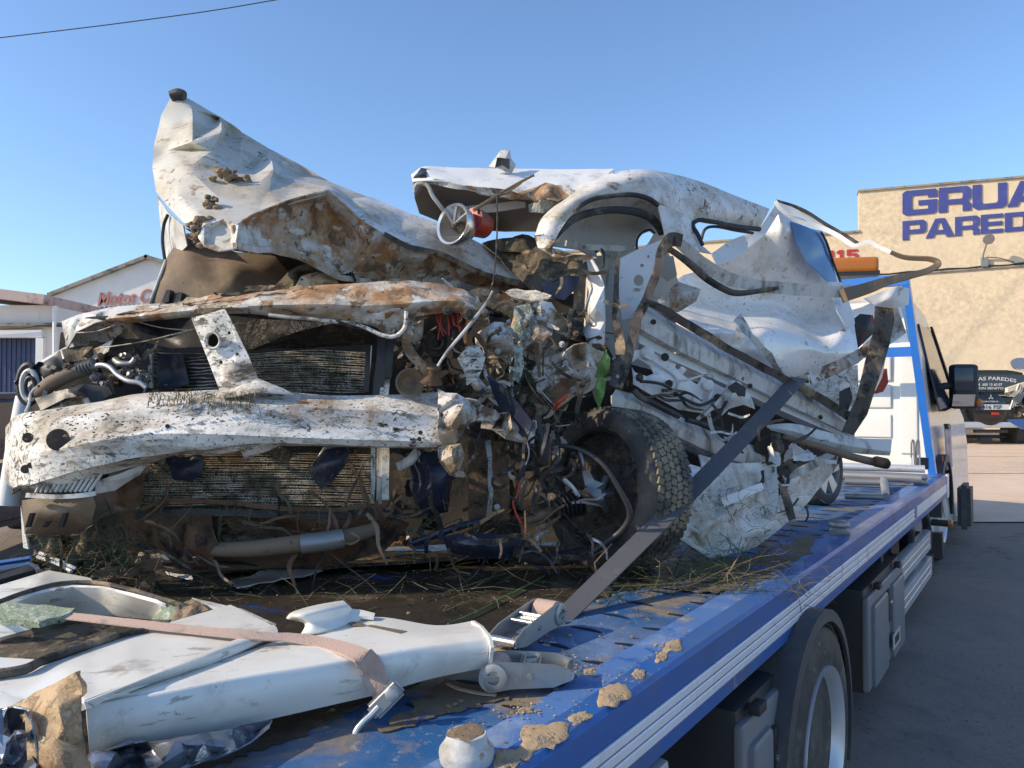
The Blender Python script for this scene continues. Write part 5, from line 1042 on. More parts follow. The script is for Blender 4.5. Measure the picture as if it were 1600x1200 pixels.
# roof side rail: wide arc from the windscreen foot over the door
so_ = [(836,368,2.66),(846,342,2.68),(872,316,2.72),(912,288,2.78),(958,270,2.84),(1008,265,2.92),(1080,279,3.08),(1150,306,3.28),(1202,326,3.45)]
sm_ = [(850,366,2.58),(860,344,2.60),(884,320,2.63),(920,298,2.68),(965,284,2.74),(1012,281,2.82),(1075,302,3.0),(1140,328,3.2),(1196,340,3.42)]
si_ = [(868,374,2.58),(880,352,2.60),(900,330,2.63),(930,315,2.68),(975,307,2.74),(1022,314,2.82),(1072,338,2.98),(1108,350,3.14),(1188,354,3.42)]
grid('roof_side', [so_, sm_, si_], M['dusty'], car, nu=7, nv=5, amp=.006, fr=9, th=.008, seed=7)
patch('pillar_foot', [(836,366,2.62),(868,374,2.58),(862,388,2.56),(880,400,2.54),(925,398,2.54),(934,404,2.54),(900,408,2.54),(862,402,2.56),(842,388,2.6)], [(858,388,2.52)], M['mud'], car, amp=.012, rag=2, seed=8, cuts=3)
tube('door_seal', [(898,330,2.62),(912,318,2.64),(935,309,2.67),(980,304,2.73),(1010,309,2.78),(1028,320,2.82)], 4, M['seal'], car)
tube('door_seal', [(866,372,2.6),(878,358,2.62),(894,344,2.64),(920,333,2.68),(960,328,2.73),(1000,333,2.8),(1022,345,2.86),(1034,364,2.9)], [5,6,6,6,6,6.5,7,6], M['seal'], car)
grid('door_flange', [[(866,376,2.64),(882,350,2.66),(902,328,2.68),(932,313,2.72),(978,306,2.78),(1022,314,2.86),(1040,330,2.9)], [(872,380,2.72),(890,354,2.74),(912,338,2.76),(940,328,2.80),(980,326,2.86),(1016,336,2.92),(1034,358,2.96)]], M['dusty'], car, nu=5, nv=3, amp=.003, seed=5)
patch('cabin_side', [(862,384,2.95),(884,346,3.0),(920,322,3.05),(975,316,3.1),(1030,330,3.15),(1050,372,3.15),(1036,402,3.1),(990,404,3.05),(968,406,3.0),(966,450,3.0),(950,470,2.98),(944,430,2.96),(934,408,2.94),(905,390,2.9)], [(960,352,3.22),(990,352,3.26),(920,352,3.12)], M['trim'], car, amp=.005, seed=3, cuts=3, holes=[[(996,388),(997,374),(1004,365),(1014,361),(1021,366),(1014,378),(1004,390)], [(932,395),(938,391),(942,400),(941,414),(936,420)]])
patch('cabin_back', [(926,400,3.22),(1044,392,3.32),(1060,440,3.34),(1050,600,3.3),(940,610,3.2)], [(980,430,3.28)], M['trim'], car, amp=.006, seed=8, cuts=3)
band('cabin_pillar', [(958,376,2.98),(960,420,2.97),(956,468,2.95),(950,520,2.92)], [10,16,20,20], .3, M['trim'], car, amp=.003)
band('cabin_ledge', [(884,380,2.8),(920,386,2.84),(968,388,2.9),(975,392,2.92)], 9, .6, M['grey'], car)
tube('window_seal', [(995,390,3.0),(996,374,3.0),(1004,363,3.02),(1016,359,3.02),(1023,364,3.0)], 1.8, M['seal'], car)
tube('window_seal', [(930,394,2.86),(939,389,2.86),(944,400,2.86),(942,418,2.86)], 2, M['seal'], car)
# centre pillar and quarter window surround
patch('centre_pillar', [(1028,318,2.82),(1060,330,2.9),(1084,344,3.0),(1090,362,3.02),(1098,384,3.04),(1112,396,3.04),(1088,392,2.96),(1062,380,2.86),(1040,372,2.82),(1034,345,2.82)], [(1062,358,2.86)], M['dusty'], car, amp=.005, seed=4, cuts=3)
tube('window_seal', [(1098,384,2.98),(1090,366,2.98),(1082,352,2.98),(1092,344,3.0),(1112,346,3.05),(1150,354,3.2),(1186,358,3.36)], [3,3.5,3.5,3.5,3.5,4,4], M['seal'], car)
tube('window_seal', [(1096,374,3.1),(1102,358,3.1),(1118,354,3.12),(1150,360,3.22),(1176,364,3.32)], 2.4, M['seal'], car)
patch('rear_quarter', [(1112,396,3.2),(1140,376,3.3),(1165,366,3.4),(1188,354,3.44),(1205,330,3.5),(1214,313,3.55),(1216,335,3.52),(1196,366,3.44),(1150,404,3.28),(1120,414,3.2)], [(1160,385,3.34)], M['inner'], car, amp=.006, seed=5)
# ---------------- rear side of the body: big dented white sheet
patch('rear_side_panel', [(1212,314,3.62),(1238,344,3.66),(1262,356,3.72),(1281,360,3.78),(1292,374,3.84),(1313,440,3.88),(1332,490,3.88),(1341,546,3.80),(1326,556,3.74),(1285,575,3.66),(1232,597,3.52),(1180,562,3.36),(1130,545,3.22),(1080,515,3.06),(1030,474,3.36),(1034,452,3.44),(1068,430,3.58),(1120,414,3.62),(1152,402,3.64),(1194,364,3.66)],
  [(1222,360,3.56),(1210,400,3.76),(1240,420,3.78),(1280,450,3.84),(1190,440,3.82),(1150,455,3.80),(1110,445,3.70),(1106,478,3.64),(1150,486,3.80),(1218,487,3.88),(1262,503,3.94),(1068,478,3.42),(1094,514,3.06),(1130,516,3.14),(1152,516,3.20),(1200,514,3.38),(1250,528,3.52),(1298,548,3.64),(1318,552,3.70),(1174,522,3.32),(1185,548,3.32),(1225,575,3.46)],
  M['paint'], car, amp=.003, fr=7, th=.008, seed=6, cuts=4, smooth=3, sharp=45)
patch('split_seam', [(1146,500,3.26),(1158,488,3.3),(1176,520,3.24),(1205,552,3.3),(1230,592,3.42),(1216,584,3.42),(1190,552,3.28),(1160,516,3.22)], [], M['grey'], car, amp=.008, rag=2, seed=7)
patch('quarter_window', [(1235,346,3.62),(1260,354,3.66),(1282,364,3.72),(1297,395,3.78),(1308,440,3.80),(1294,440,3.74),(1262,410,3.66),(1244,378,3.62)], [(1272,390,3.68)], M['quarter'], car, amp=0, seed=3, cuts=3)
tube('window_seal', [(1283,362,3.70),(1292,380,3.74),(1302,410,3.78),(1314,442,3.82)], 1.8, M['seal'], car)
patch('rear_hatch_edge', [(1296,456,3.78),(1314,440,3.8),(1334,490,3.84),(1336,506,3.82),(1322,512,3.78),(1308,486,3.76)], [], M['inner'], car, amp=.004, seed=8)
patch('cheek_dent', [(1028,468,2.92),(1060,440,2.96),(1095,452,3.0),(1088,470,2.98),(1060,488,2.96),(1036,486,2.92)], [(1060,465,2.92)], M['spk'], car, amp=.01, seed=9, cuts=3)
# torn door frame ring sticking out to the right
band('door_frame', [(1052,372,2.76),(1072,388,2.78),(1100,412,2.82),(1140,436,2.88),(1185,446,2.94),(1240,452,3.0),(1300,455,3.08),(1345,455,3.14)], [14,17,19,20,19,19,19,18], .35, M['grey'], car, amp=.004, seed=3)
band('door_frame', [(1318,462,3.06),(1350,452,3.1),(1385,440,3.14),(1425,430,3.18),(1452,422,3.2),(1466,412,3.22),(1452,405,3.24),(1415,402,3.28),(1392,394,3.3)], [22,18,13,10,9,9,8,7,6], .5, M['brown'], car, amp=.003, seed=4, twist=.6)
band('door_frame', [(1392,394,3.3),(1372,386,3.34),(1356,378,3.36),(1334,384,3.4),(1312,370,3.44),(1284,356,3.48),(1250,346,3.5),(1232,336,3.5),(1218,324,3.5),(1212,314,3.5)], [5,6,6,6,7,7,6,6,6,6], .6, M['inner'], car, amp=.003, seed=5)
tube('door_frame_seal', [(1213,314,3.56),(1240,322,3.56),(1262,332,3.54),(1290,350,3.5),(1318,366,3.46),(1340,380,3.42)], 2.6, M['seal'], car)
patch('door_frame_skin', [(1213,315,3.54),(1240,324,3.56),(1264,334,3.56),(1292,352,3.54),(1310,368,3.52),(1280,357,3.52),(1250,348,3.52),(1230,338,3.52)], [], M['inner'], car, amp=.004, seed=6)
tube('door_frame_seal', [(1036,384,2.72),(1056,396,2.72),(1080,414,2.74),(1105,436,2.78),(1128,450,2.84),(1150,458,2.88),(1185,455,2.92),(1215,450,2.96)], [5,5,6,6,5.5,5,4,3], M['sealmud'], car)
# hanging weatherstrips
band('weatherstrip', [(1064,376,2.70),(1046,374,2.68),(1034,392,2.66),(1028,420,2.64),(1014,458,2.62),(996,500,2.58),(986,540,2.54),(976,578,2.5),(966,606,2.46)], [18,20,16,14,14,14,14,15,14], .5, M['sealmud'], car, amp=.006, seed=2)
band('weatherstrip', [(966,404,2.64),(964,440,2.62),(962,490,2.58),(968,530,2.54),(970,566,2.5),(956,606,2.46)], [7,8,10,14,16,14], .5, M['sealmud'], car, amp=.006, seed=4)
patch('pillar_inner', [(968,404,2.78),(1000,388,2.78),(1036,374,2.78),(1030,410,2.76),(1014,452,2.74),(996,496,2.72),(972,500,2.72),(966,450,2.74)], [(1000,430,2.74)], M['inner'], car, amp=.005, seed=6, holes=[(998,438,8,9), (1003,415,3,3), (995,453,6,3), (1013,401,2,3)], cuts=3)
patch('seat_belt_webbing', [(1034,400,2.92),(1052,400,2.92),(1058,430,2.94),(1042,440,2.94),(1034,430,2.92)], [], M['trim'], car, seed=3)
# ---------------- sill, floor and door inner
SB = [(1003,490),(1060,524),(1134,562),(1231,612),(1290,642),(1330,664)]
sy = [2.62,2.72,2.88,3.10,3.25,3.36]
grid('door_sill', [[(x, y-16, d+.06) for (x, y), d in zip(SB, sy)], [(x, y, d) for (x, y), d in zip(SB, sy)], [(x-2, y+24-i*1.6, d+.005) for i, ((x, y), d) in enumerate(zip(SB, sy))], [(x-4, y+30-i*2.6, d+.04) for i, ((x, y), d) in enumerate(zip(SB, sy))]], M['grey'], car, nu=6, nv=3, amp=.003, fr=8, seed=3, th=.006, cuty=False, sharp=25)
band('sill_trim', [(1006,470,2.60),(1040,486,2.66),(1090,516,2.76),(1140,546,2.86),(1200,578,3.0),(1240,600,3.08),(1290,628,3.2),(1328,652,3.3)], [9,12,13,12,12,12,13,14], .7, M['sealmud'], car, amp=.005, seed=6)
grid('door_sill_lower', [[(x-4, y+32-i*2.8, d+.05) for i, ((x, y), d) in enumerate(zip(SB, sy))], [(x-4, y+46-i*4.6, d+.03) for i, ((x, y), d) in enumerate(zip(SB, sy))], [(x-8, y+58-i*6, d+.10) for i, ((x, y), d) in enumerate(zip(SB, sy))]], M['inner'], car, nu=6, nv=3, amp=.004, seed=5, th=.006, cuty=False, sharp=25)
for x, y, d in ((1021,503,2.64),(1172,603,2.96),(1282,652,3.22)): lathe('sill_hole', P(x, y, d-.006), Vector((0, 1, -.1)), [(-.002, .009), (.0, .010), (.002, .008)], M['interior'], car, 12)
di = patch('door_inner', [(984,548,2.62),(1010,545,2.68),(1050,566,2.76),(1100,590,2.86),(1142,612,2.95),(1130,636,2.94),(1100,646,2.88),(1060,640,2.78),(1020,618,2.68),(990,600,2.60)], [(1030,590,2.68),(1080,615,2.78)], M['inner'], car, amp=.008, fr=12, seed=7, cuts=3, holes=[[(1066,586),(1074,576),(1096,590),(1090,601)], (1059,573,4,4), [(984,568),(996,560),(1016,572),(1022,584),(1010,588),(992,582)]])
patch('floor_pan', [(950,560,2.95),(1100,600,3.1),(1240,650,3.4),(1330,690,3.6),(1300,740,3.6),(1200,760,3.3),(1060,720,3.05),(940,680,2.9)], [], M['interior'], car, amp=.02, seed=8, cuts=3)
patch('door_inner_back', [(1012,550,3.3),(1200,560,3.6),(1340,600,3.95),(1335,690,3.95),(1200,720,3.6),(1010,640,3.2)], [], M['trim'], car, amp=.01, seed=8, cuts=2)
for (x, y, d_, a_) in ((1012,552,2.66,9),(1040,558,2.72,5),(1108,602,2.84,7),(1122,622,2.88,5),(1046,600,2.70,5),(1090,626,2.80,6),(1000,590,2.60,5)):
    o_ = lathe('door_boss', P(x, y, d_-.012), Vector((-.1, 1, .1)), [(0, pxm(a_, d_)), (.002, pxm(a_*1.2, d_)), (.006, pxm(a_*1.3, d_))], M['inner'] if a_ > 5 else M['interior'], car, 14)
tube('door_bead', [(1006,556,2.63),(1044,578,2.72),(1060,596,2.74),(1056,616,2.73)], 2.5, M['inner'], car, seg=7)
tube('door_bead', [(1104,596,2.84),(1112,610,2.85),(1106,630,2.84)], 2.5, M['inner'], car, seg=7)
tube('wiring_loom', [(1000,596,2.58),(1030,598,2.62),(1050,610,2.68),(1075,625,2.74),(1100,632,2.8),(1128,618,2.86)], 2.6, M['black'], car, seg=7, wob=.006)
patch('broken_bracket', [(1128,612,2.84),(1142,594,2.86),(1158,598,2.86),(1172,622,2.88),(1180,640,2.9),(1160,634,2.86),(1140,640,2.84),(1124,655,2.84)], [(1150,618,2.8)], M['grey'], car, amp=.01, seed=9, rag=2)
patch('broken_bracket', [(1136,605,2.82),(1150,596,2.82),(1166,606,2.82),(1164,620,2.82),(1148,618,2.82)], [], M['black'], car, amp=.006, seed=10)
for i in range(3): tube('loose_strut', [(1090+i*5, 655-i*3, 2.8), (1108+i*4, 640-i*3, 2.82), (1128+i*3, 622-i*4, 2.84)], 3, M['sealmud'] if i % 2 else M['grey'], car, seg=7)
# lower rocker channel with black edge trims
RC = [(956,618),(990,628),(1040,652),(1100,682),(1150,700),(1196,712)]
ry = [2.50,2.56,2.66,2.80,2.92,3.04]
grid('rocker', [[(x+6, y-10, d+.05) for (x, y), d in zip(RC, ry)], [(x, y, d) for (x, y), d in zip(RC, ry)], [(x, y+20, d+.01) for (x, y), d in zip(RC, ry)], [(x-2, y+28, d+.06) for (x, y), d in zip(RC, ry)]], M['grey'], car, nu=6, nv=3, amp=.004, seed=4, th=.006, cuty=False, sharp=25)
tube('rocker_trim', [(990,610,2.54),(1000,620,2.55),(1020,630,2.6),(1040,640,2.64),(1060,650,2.68)], 5, M['seal'], car)
tube('rocker_trim', [(1073,656,2.7),(1100,664,2.76),(1130,674,2.82),(1148,680,2.88)], 4, M['seal'], car)
tube('rocker_trim', [(960,640,2.5),(1000,654,2.58),(1050,690,2.7),(1095,712,2.8)], 4, M['sealmud'], car)
grid('twisted_strip', [[(1198,664,2.96),(1240,662,3.02),(1281,672,3.08),(1337,684,3.14),(1394,686,3.2)], [(1200,668,2.94),(1240,674,3.0),(1281,686,3.06),(1337,698,3.12),(1392,706,3.18)], [(1204,672,2.96),(1240,682,3.02),(1281,696,3.08),(1335,708,3.14),(1390,712,3.2)]], M['grey'], car, nu=6, nv=3, amp=.004, seed=5, cuty=False, sharp=25)
tube('twisted_rod', [(1226,682,2.94),(1260,692,2.98),(1300,704,3.04),(1340,716,3.1),(1386,726,3.16)], [4,5,6,6,7], M['brown'], car, seg=10)
lathe('rod_end', P(1378, 723, 3.12), Vector((1, .3, -.2)), [(-.04, .017), (-.03, .022), (.02, .022), (.03, .016)], M['rust'], car, 14)
# crumpled lower wing below the sill
patch('crushed_sill_skin', [(1092,710,2.72),(1120,718,2.76),(1150,724,2.84),(1200,722,2.96),(1221,748,3.0),(1280,714,3.14),(1310,704,3.2),(1302,738,3.18),(1255,794,3.06),(1219,826,2.92),(1180,856,2.80),(1150,873,2.70),(1126,880,2.62),(1100,866,2.56),(1064,844,2.48),(1070,820,2.50),(1086,780,2.58),(1100,748,2.66)],
  [(1110,760,2.70),(1150,760,2.76),(1190,760,2.90),(1140,800,2.66),(1180,800,2.84),(1110,820,2.56),(1150,840,2.68),(1230,775,3.0),(1260,750,3.08),(1125,850,2.62),(1195,830,2.8),(1090,830,2.5)], M['dusty'], car, amp=.011, fr=8, th=.006, seed=11, cuts=4, smooth=3, jit=(11, .05), sharp=40)
patch('loose_moulding', [(1126,778,2.6),(1190,754,2.72),(1194,764,2.72),(1132,792,2.6)], [], M['inner'], car, amp=.003, seed=3)
patch('loose_moulding', [(1062,842,2.46),(1072,842,2.47),(1128,876,2.6),(1122,882,2.59)], [], M['inner'], car, amp=.003, seed=4)
band('loose_strap', [(1204,730,2.86),(1206,770,2.82),(1200,812,2.8)], [18,20,12], .25, M['grey'], car, amp=.004)
band('loose_strap', [(1222,756,2.86),(1230,785,2.84),(1238,812,2.82)], [10,13,11], .4, M['sealmud'], car, amp=.004)
grid('rear_arch_lip', [[(1222,742,2.98),(1260,724,3.06),(1300,704,3.16)], [(1228,752,2.97),(1266,736,3.05),(1306,712,3.15)]], M['grey'], car, nu=6, nv=3, amp=.004, seed=8)
patch('dark_gap', [(1180,690,3.0),(1225,672,3.1),(1226,700,3.1),(1206,716,3.04),(1180,706,3.0)], [], M['interior'], car, seed=3)
for i, (x, y) in enumerate(((1215,690),(1240,708),(1232,730),(1250,716),(1190,722),(1210,710))):
    crumple('torn_metal', (x, y, 2.96), .10, .05, 420+i, M['inner'] if i % 2 else M['sealmud'], car)
# rear corner: pillars, tail lamp
patch('rear_pillar', [(1368,470,3.34),(1394,470,3.34),(1398,500,3.34),(1388,545,3.32),(1373,592,3.3),(1355,648,3.28),(1334,680,3.26),(1316,674,3.26),(1338,622,3.28),(1351,568,3.3),(1364,520,3.32)], [(1378,520,3.28),(1358,600,3.24)], M['sealmud'], car, amp=.006, fr=8, seed=4, cuts=3)
patch('rear_pillar', [(1380,480,3.36),(1400,474,3.38),(1416,520,3.4),(1388,540,3.36),(1378,590,3.34),(1368,610,3.34),(1374,560,3.34)], [(1396,510,3.42)], M['grey'], car, amp=.006, seed=5, cuts=3)
patch('rear_crossbox', [(1350,466,3.3),(1380,455,3.3),(1405,447,3.32),(1421,451,3.36),(1420,476,3.36),(1398,482,3.32),(1366,478,3.3)], [(1392,464,3.28)], M['inner'], car, amp=.006, seed=6, cuts=3)
patch('rear_strip', [(1238,592,3.2),(1270,578,3.26),(1310,562,3.34),(1342,545,3.4),(1368,522,3.42),(1374,538,3.42),(1340,568,3.38),(1300,588,3.3),(1266,602,3.24),(1246,602,3.2)], [(1300,576,3.28)], M['mud'], car, amp=.008, seed=7, cuts=3)
patch('seat_back', [(1334,498,3.9),(1344,490,3.9),(1362,492,3.9),(1366,520,3.9),(1340,545,3.88),(1336,520,3.88)], [(1350,515,3.84)], M['black'], car, amp=.004, seed=3)
band('tail_lamp', [(1362,492,3.86),(1366,508,3.86),(1368,520,3.86)], 3, 1, M['redwire'], car)
patch('tail_lamp', [(1376,592,3.42),(1386,576,3.42),(1388,598,3.42),(1380,612,3.42),(1370,615,3.42)], [], M['red'], car, th=.03, seed=4)
patch('wheel_arch_liner', [(1312,612,3.3),(1328,604,3.3),(1332,622,3.3),(1322,652,3.3),(1312,650,3.3)], [], M['black'], car, seed=4)
patch('hatch_skin', [(1236,600,3.5),(1300,580,3.6),(1340,570,3.66),(1342,620,3.64),(1320,655,3.58),(1280,632,3.5)], [(1296,605,3.56)], M['spk'], car, amp=.01, seed=12, cuts=3, jit=(5, .02))
# ---------------- filler: torn scraps, wires, hoses, mud in the crushed corner
rnd = random.Random(77)
def zone(poly, n, Y0, Y1, mats, s0, s1, seed, name='torn_metal'):
    r = random.Random(seed); xs = [p[0] for p in poly]; ys = [p[1] for p in poly]; k = 0
    while k < n:
        x = r.uniform(min(xs), max(xs)); y = r.uniform(min(ys), max(ys))
        if not inside(x, y, poly): continue
        d = r.uniform(Y0, Y1); s = r.uniform(s0, s1); crumple(name, (x, y, d), pxm(s, d), pxm(s*r.uniform(.4, 1), d), seed*100+k, mats[k % len(mats)], car); k += 1
zone([(700,480),(800,470),(830,560),(890,620),(860,660),(780,640),(740,600),(690,560)], 26, 2.36, 2.58, [M['mud'], M['rust'], M['grease'], M['felt'], M['mud']], 26, 60, 3)
zone([(690,590),(760,600),(870,640),(880,690),(830,700),(740,690)], 16, 2.34, 2.56, [M['grease'], M['rust'], M['mud'], M['felt']], 24, 52, 4)
zone([(610,520),(690,560),(720,600),(690,640),(615,620)], 10, 2.36, 2.5, [M['grease'], M['black'], M['rust']], 22, 46, 5, 'engine_part')
zone([(600,700),(740,700),(820,720),(830,830),(700,830),(600,800)], 20, 2.38, 2.6, [M['grease'], M['rust'], M['black']], 26, 60, 6, 'engine_part')
zone([(420,430),(760,455),(860,470),(830,500),(700,470),(430,460)], 14, 2.5, 2.75, [M['grease'], M['felt'], M['black']], 26, 50, 7, 'engine_part')
zone([(300,800),(640,800),(640,860),(320,868)], 12, 2.26, 2.5, [M['grease'], M['rust'], M['felt']], 24, 50, 8, 'engine_part')
zone([(110,545),(240,545),(240,615),(150,620),(70,620)], 12, 2.28, 2.46, [M['grease'], M['felt'], M['black'], M['steel']], 18, 40, 9, 'engine_part')
zone([(870,480),(905,470),(910,550),(880,560)], 6, 2.56, 2.66, [M['felt'], M['grease']], 24, 46, 10, 'engine_part')
zone([(890,500),(960,560),(960,620),(880,640)], 8, 2.44, 2.6, [M['mud'], M['felt'], M['rust']], 22, 44, 11)
zone([(840,470),(945,600),(860,640),(800,600)], 8, 2.33, 2.42, [M['mud'], M['felt']], 18, 34, 12)
r = random.Random(5)
for k in range(46):
    x = r.uniform(640, 870); y = r.uniform(500, 840); d = r.uniform(2.2, 2.45); a = r.uniform(0, 6.28); L_ = r.uniform(25, 70)
    pts = [(x, y, d), (x+L_*.4*math.cos(a)+r.uniform(-9, 9), y+L_*.4*math.sin(a)+r.uniform(-9, 9), d+r.uniform(-.03, .03)), (x+L_*math.cos(a), y+L_*math.sin(a), d+r.uniform(-.04, .04))]
    tube('wire' if k % 3 else 'hose', pts, r.uniform(.7, 1.5) if k % 3 else r.uniform(2.5, 5), [M['black'], M['felt'], M['grease'], M['sealmud'], M['grey']][k % 5], car, seg=6, n=4)
# bent strips, flanges and clips that knit the crushed corner together
def strips(poly, n, Y0, Y1, mats, seed, w0=3, w1=9, lmin=25, lmax=80, down=.5, name='torn_strip'):
    r = random.Random(seed); xs = [p[0] for p in poly]; ys = [p[1] for p in poly]; k = 0
    while k < n:
        x = r.uniform(min(xs), max(xs)); y = r.uniform(min(ys), max(ys))
        if not inside(x, y, poly): continue
        d = r.uniform(Y0, Y1); a = r.gauss(1.57*down*2, .9); L_ = r.uniform(lmin, lmax); pts = [(x, y, d)]
        for q in range(3):
            a += r.gauss(0, .5); x += L_/3*math.cos(a); y += L_/3*math.sin(a); d += r.uniform(-.03, .02); pts.append((x, y, d))
        wv = r.uniform(w0, w1); band(name, pts, [wv, wv*r.uniform(.7, 1.2), wv*r.uniform(.6, 1.1), wv*r.uniform(.3, .9)], r.uniform(.12, .4), mats[k % len(mats)], car, n=4, twist=r.uniform(-1.2, 1.2), amp=.004, seed=k); k += 1
strips([(690,470),(800,470),(900,520),(945,600),(870,650),(760,640),(690,560)], 46, 2.26, 2.44, [M['mud'], M['felt'], M['rust'], M['grease'], M['sealmud'], M['dusty']], 3)
strips([(640,590),(700,580),(830,640),(860,700),(820,760),(700,740)], 26, 2.18, 2.36, [M['grease'], M['rust'], M['mud'], M['black']], 4, 3, 8, 20, 60)
strips([(820,640),(900,650),(960,720),(930,860),(820,860),(790,760)], 30, 2.16, 2.34, [M['grease'], M['black'], M['rust'], M['steel']], 5, 3, 8, 25, 70)
strips([(640,800),(860,820),(940,860),(900,885),(640,880)], 22, 2.12, 2.3, [M['grease'], M['bluep'], M['rust'], M['felt']], 6, 3, 9, 30, 90, 0)
strips([(870,400),(960,400),(975,560),(900,560)], 12, 2.46, 2.6, [M['felt'], M['sealmud'], M['mud']], 7, 3, 8, 30, 80)
strips([(960,560),(1130,610),(1210,690),(1110,700),(970,630)], 16, 2.6, 2.85, [M['sealmud'], M['felt'], M['black'], M['grey']], 8, 3, 7, 30, 80, .15)
strips([(1180,690),(1290,690),(1260,790),(1190,820)], 14, 2.85, 3.05, [M['sealmud'], M['dusty'], M['felt']], 9, 3, 8, 25, 70)
strips([(60,560),(240,545),(230,640),(60,650)], 22, 2.12, 2.3, [M['black'], M['grease'], M['felt'], M['steel'], M['brown']], 10, 2.5, 7, 18, 50, .2)
strips([(180,800),(600,800),(620,850),(300,885)], 30, 2.10, 2.22, [M['rust'], M['grease'], M['felt'], M['brown'], M['rust']], 15, 2, 7, 30, 110, 0)
strips([(60,840),(260,800),(330,880),(190,900)], 20, 2.06, 2.2, [M['felt'], M['rust'], M['wood'], M['grease']], 11, 2, 6, 25, 70, .1)
for k in range(40):
    r = random.Random(900+k); x = r.uniform(640, 900); y = r.uniform(490, 830); d_ = r.uniform(2.2, 2.36); lathe('bolt', P(x, y, d_), Vector((r.uniform(-.5, .5), -1, r.uniform(-.5, .5))), [(0, pxm(5, d_)), (.004, pxm(5, d_)), (.0045, pxm(3, d_)), (.012, pxm(2.8, d_))], [M['steel'], M['rust'], M['grease']][k % 3], car, 8)
# wet grass and twigs stuck over the wreck (uncountable)
def blades(name, spots, m, parent, seed, lmin=.02, lmax=.07, wd=.0022):
    r = random.Random(seed); bm = newbm()
    for c in spots:
        L_ = r.uniform(lmin, lmax); a = r.uniform(0, 6.28); up = r.uniform(-.5, .5); d = Vector((math.cos(a), math.sin(a)*.5, up)).normalized()
        n_ = Vector((-d.y, d.x, 0))*L_*r.uniform(-.28, .28); q_ = Vector((0, 0, r.uniform(-.006, .012)))
        pts = [c, c+d*L_*.3+n_*.7+q_, c+d*L_*.62+n_+q_*.6, c+d*L_+n_*r.uniform(-.3, .8)+Vector((0, 0, r.uniform(-.03, .008)))]
        add_sweep(bm, pts, rect(wd*r.uniform(.5, 1.3), .0007), caps=False)
    o = obj(name, bm, m, parent, sharp=0); o['kind'] = 'stuff'; return o
r = random.Random(9); S = []
for _ in range(420): S.append(P(r.uniform(225, 590), r.uniform(700, 800), 2.15))
for _ in range(150): S.append(P(r.uniform(392, 575), r.uniform(552, 612), 2.31))
for _ in range(160): S.append(P(r.uniform(60, 700), 0, 2) if False else P(r.uniform(230, 400), r.uniform(612, 634), 2.0))
blades('grass_bits', S, M['grass'], car, 3, .006, .022, .0016)
S = [P(r.gauss(235, 90), r.uniform(790, 830), 2.14) for _ in range(60)] + [P(r.uniform(300, 520), r.uniform(785, 830), 2.12) for _ in range(40)] + [P(r.uniform(640, 880), r.uniform(560, 880), 2.24) for _ in range(240)] + [P(r.uniform(60, 240), r.uniform(840, 905), 2.08) for _ in range(220)] + [P(r.uniform(1080, 1240), r.uniform(760, 880), 2.6) for _ in range(90)] + [P(r.uniform(900, 1010), r.uniform(820, 890), 2.3) for _ in range(60)]
blades('grass_bits', S, M['grass'], car, 4, .03, .10, .002)
r = random.Random(19); bm = newbm()
for _ in range(330):
    t = r.random(); x = 30+660*t; i = min(int(t*9), 8); y = r.uniform(628+10*(t < .3), 690); d = 1.90 + .19*max(0, (x-150)/540)
    g_ = r.choice([.0022, .003, .0042]); clump_bm(bm, P(x, y, d+.02), g_, r.random()*99, .5, 1)
o = obj('mud_crumbs', bm, M['soil'], car, sharp=0); o['kind'] = 'stuff'
# things lodged in the wreck
lf = thing('leaf_sprig', 'green leaf sprig hanging beside the mud caked seal strip', 'leaf', P(940, 640, 2.36))
for pts, nm in (([(946,548,2.36),(954,560,2.35),(952,580,2.35),(942,592,2.36),(930,590,2.36),(934,570,2.36)], 1), ([(936,585,2.34),(948,592,2.34),(944,618,2.34),(936,640,2.34),(929,622,2.34),(930,600,2.34)], 2)):
    patch('leaf_blade', pts, [((pts[0][0]+pts[3][0])/2, (pts[0][1]+pts[3][1])/2, 2.33)], M['leaf'], lf, amp=.003, th=.001, seed=nm)
tube('stalk', [(948,546,2.36),(942,580,2.35),(937,620,2.345),(935,640,2.345)], .9, M['leaf'], lf, seg=5)
tw = thing('twig', 'thin brown twig lying across the torn roof edge', 'twig', P(780, 330, 2.68))
tube('branch', [(740,328,2.62),(770,310,2.66),(800,292,2.70),(834,274,2.72)], [3,3,2.6,1.8], M['wood'], tw, seg=7, wob=.004)
tube('side_shoot', [(772,306,2.66),(790,302,2.66),(815,286,2.68)], [2,1.6,1.2], M['wood'], tw, seg=6)
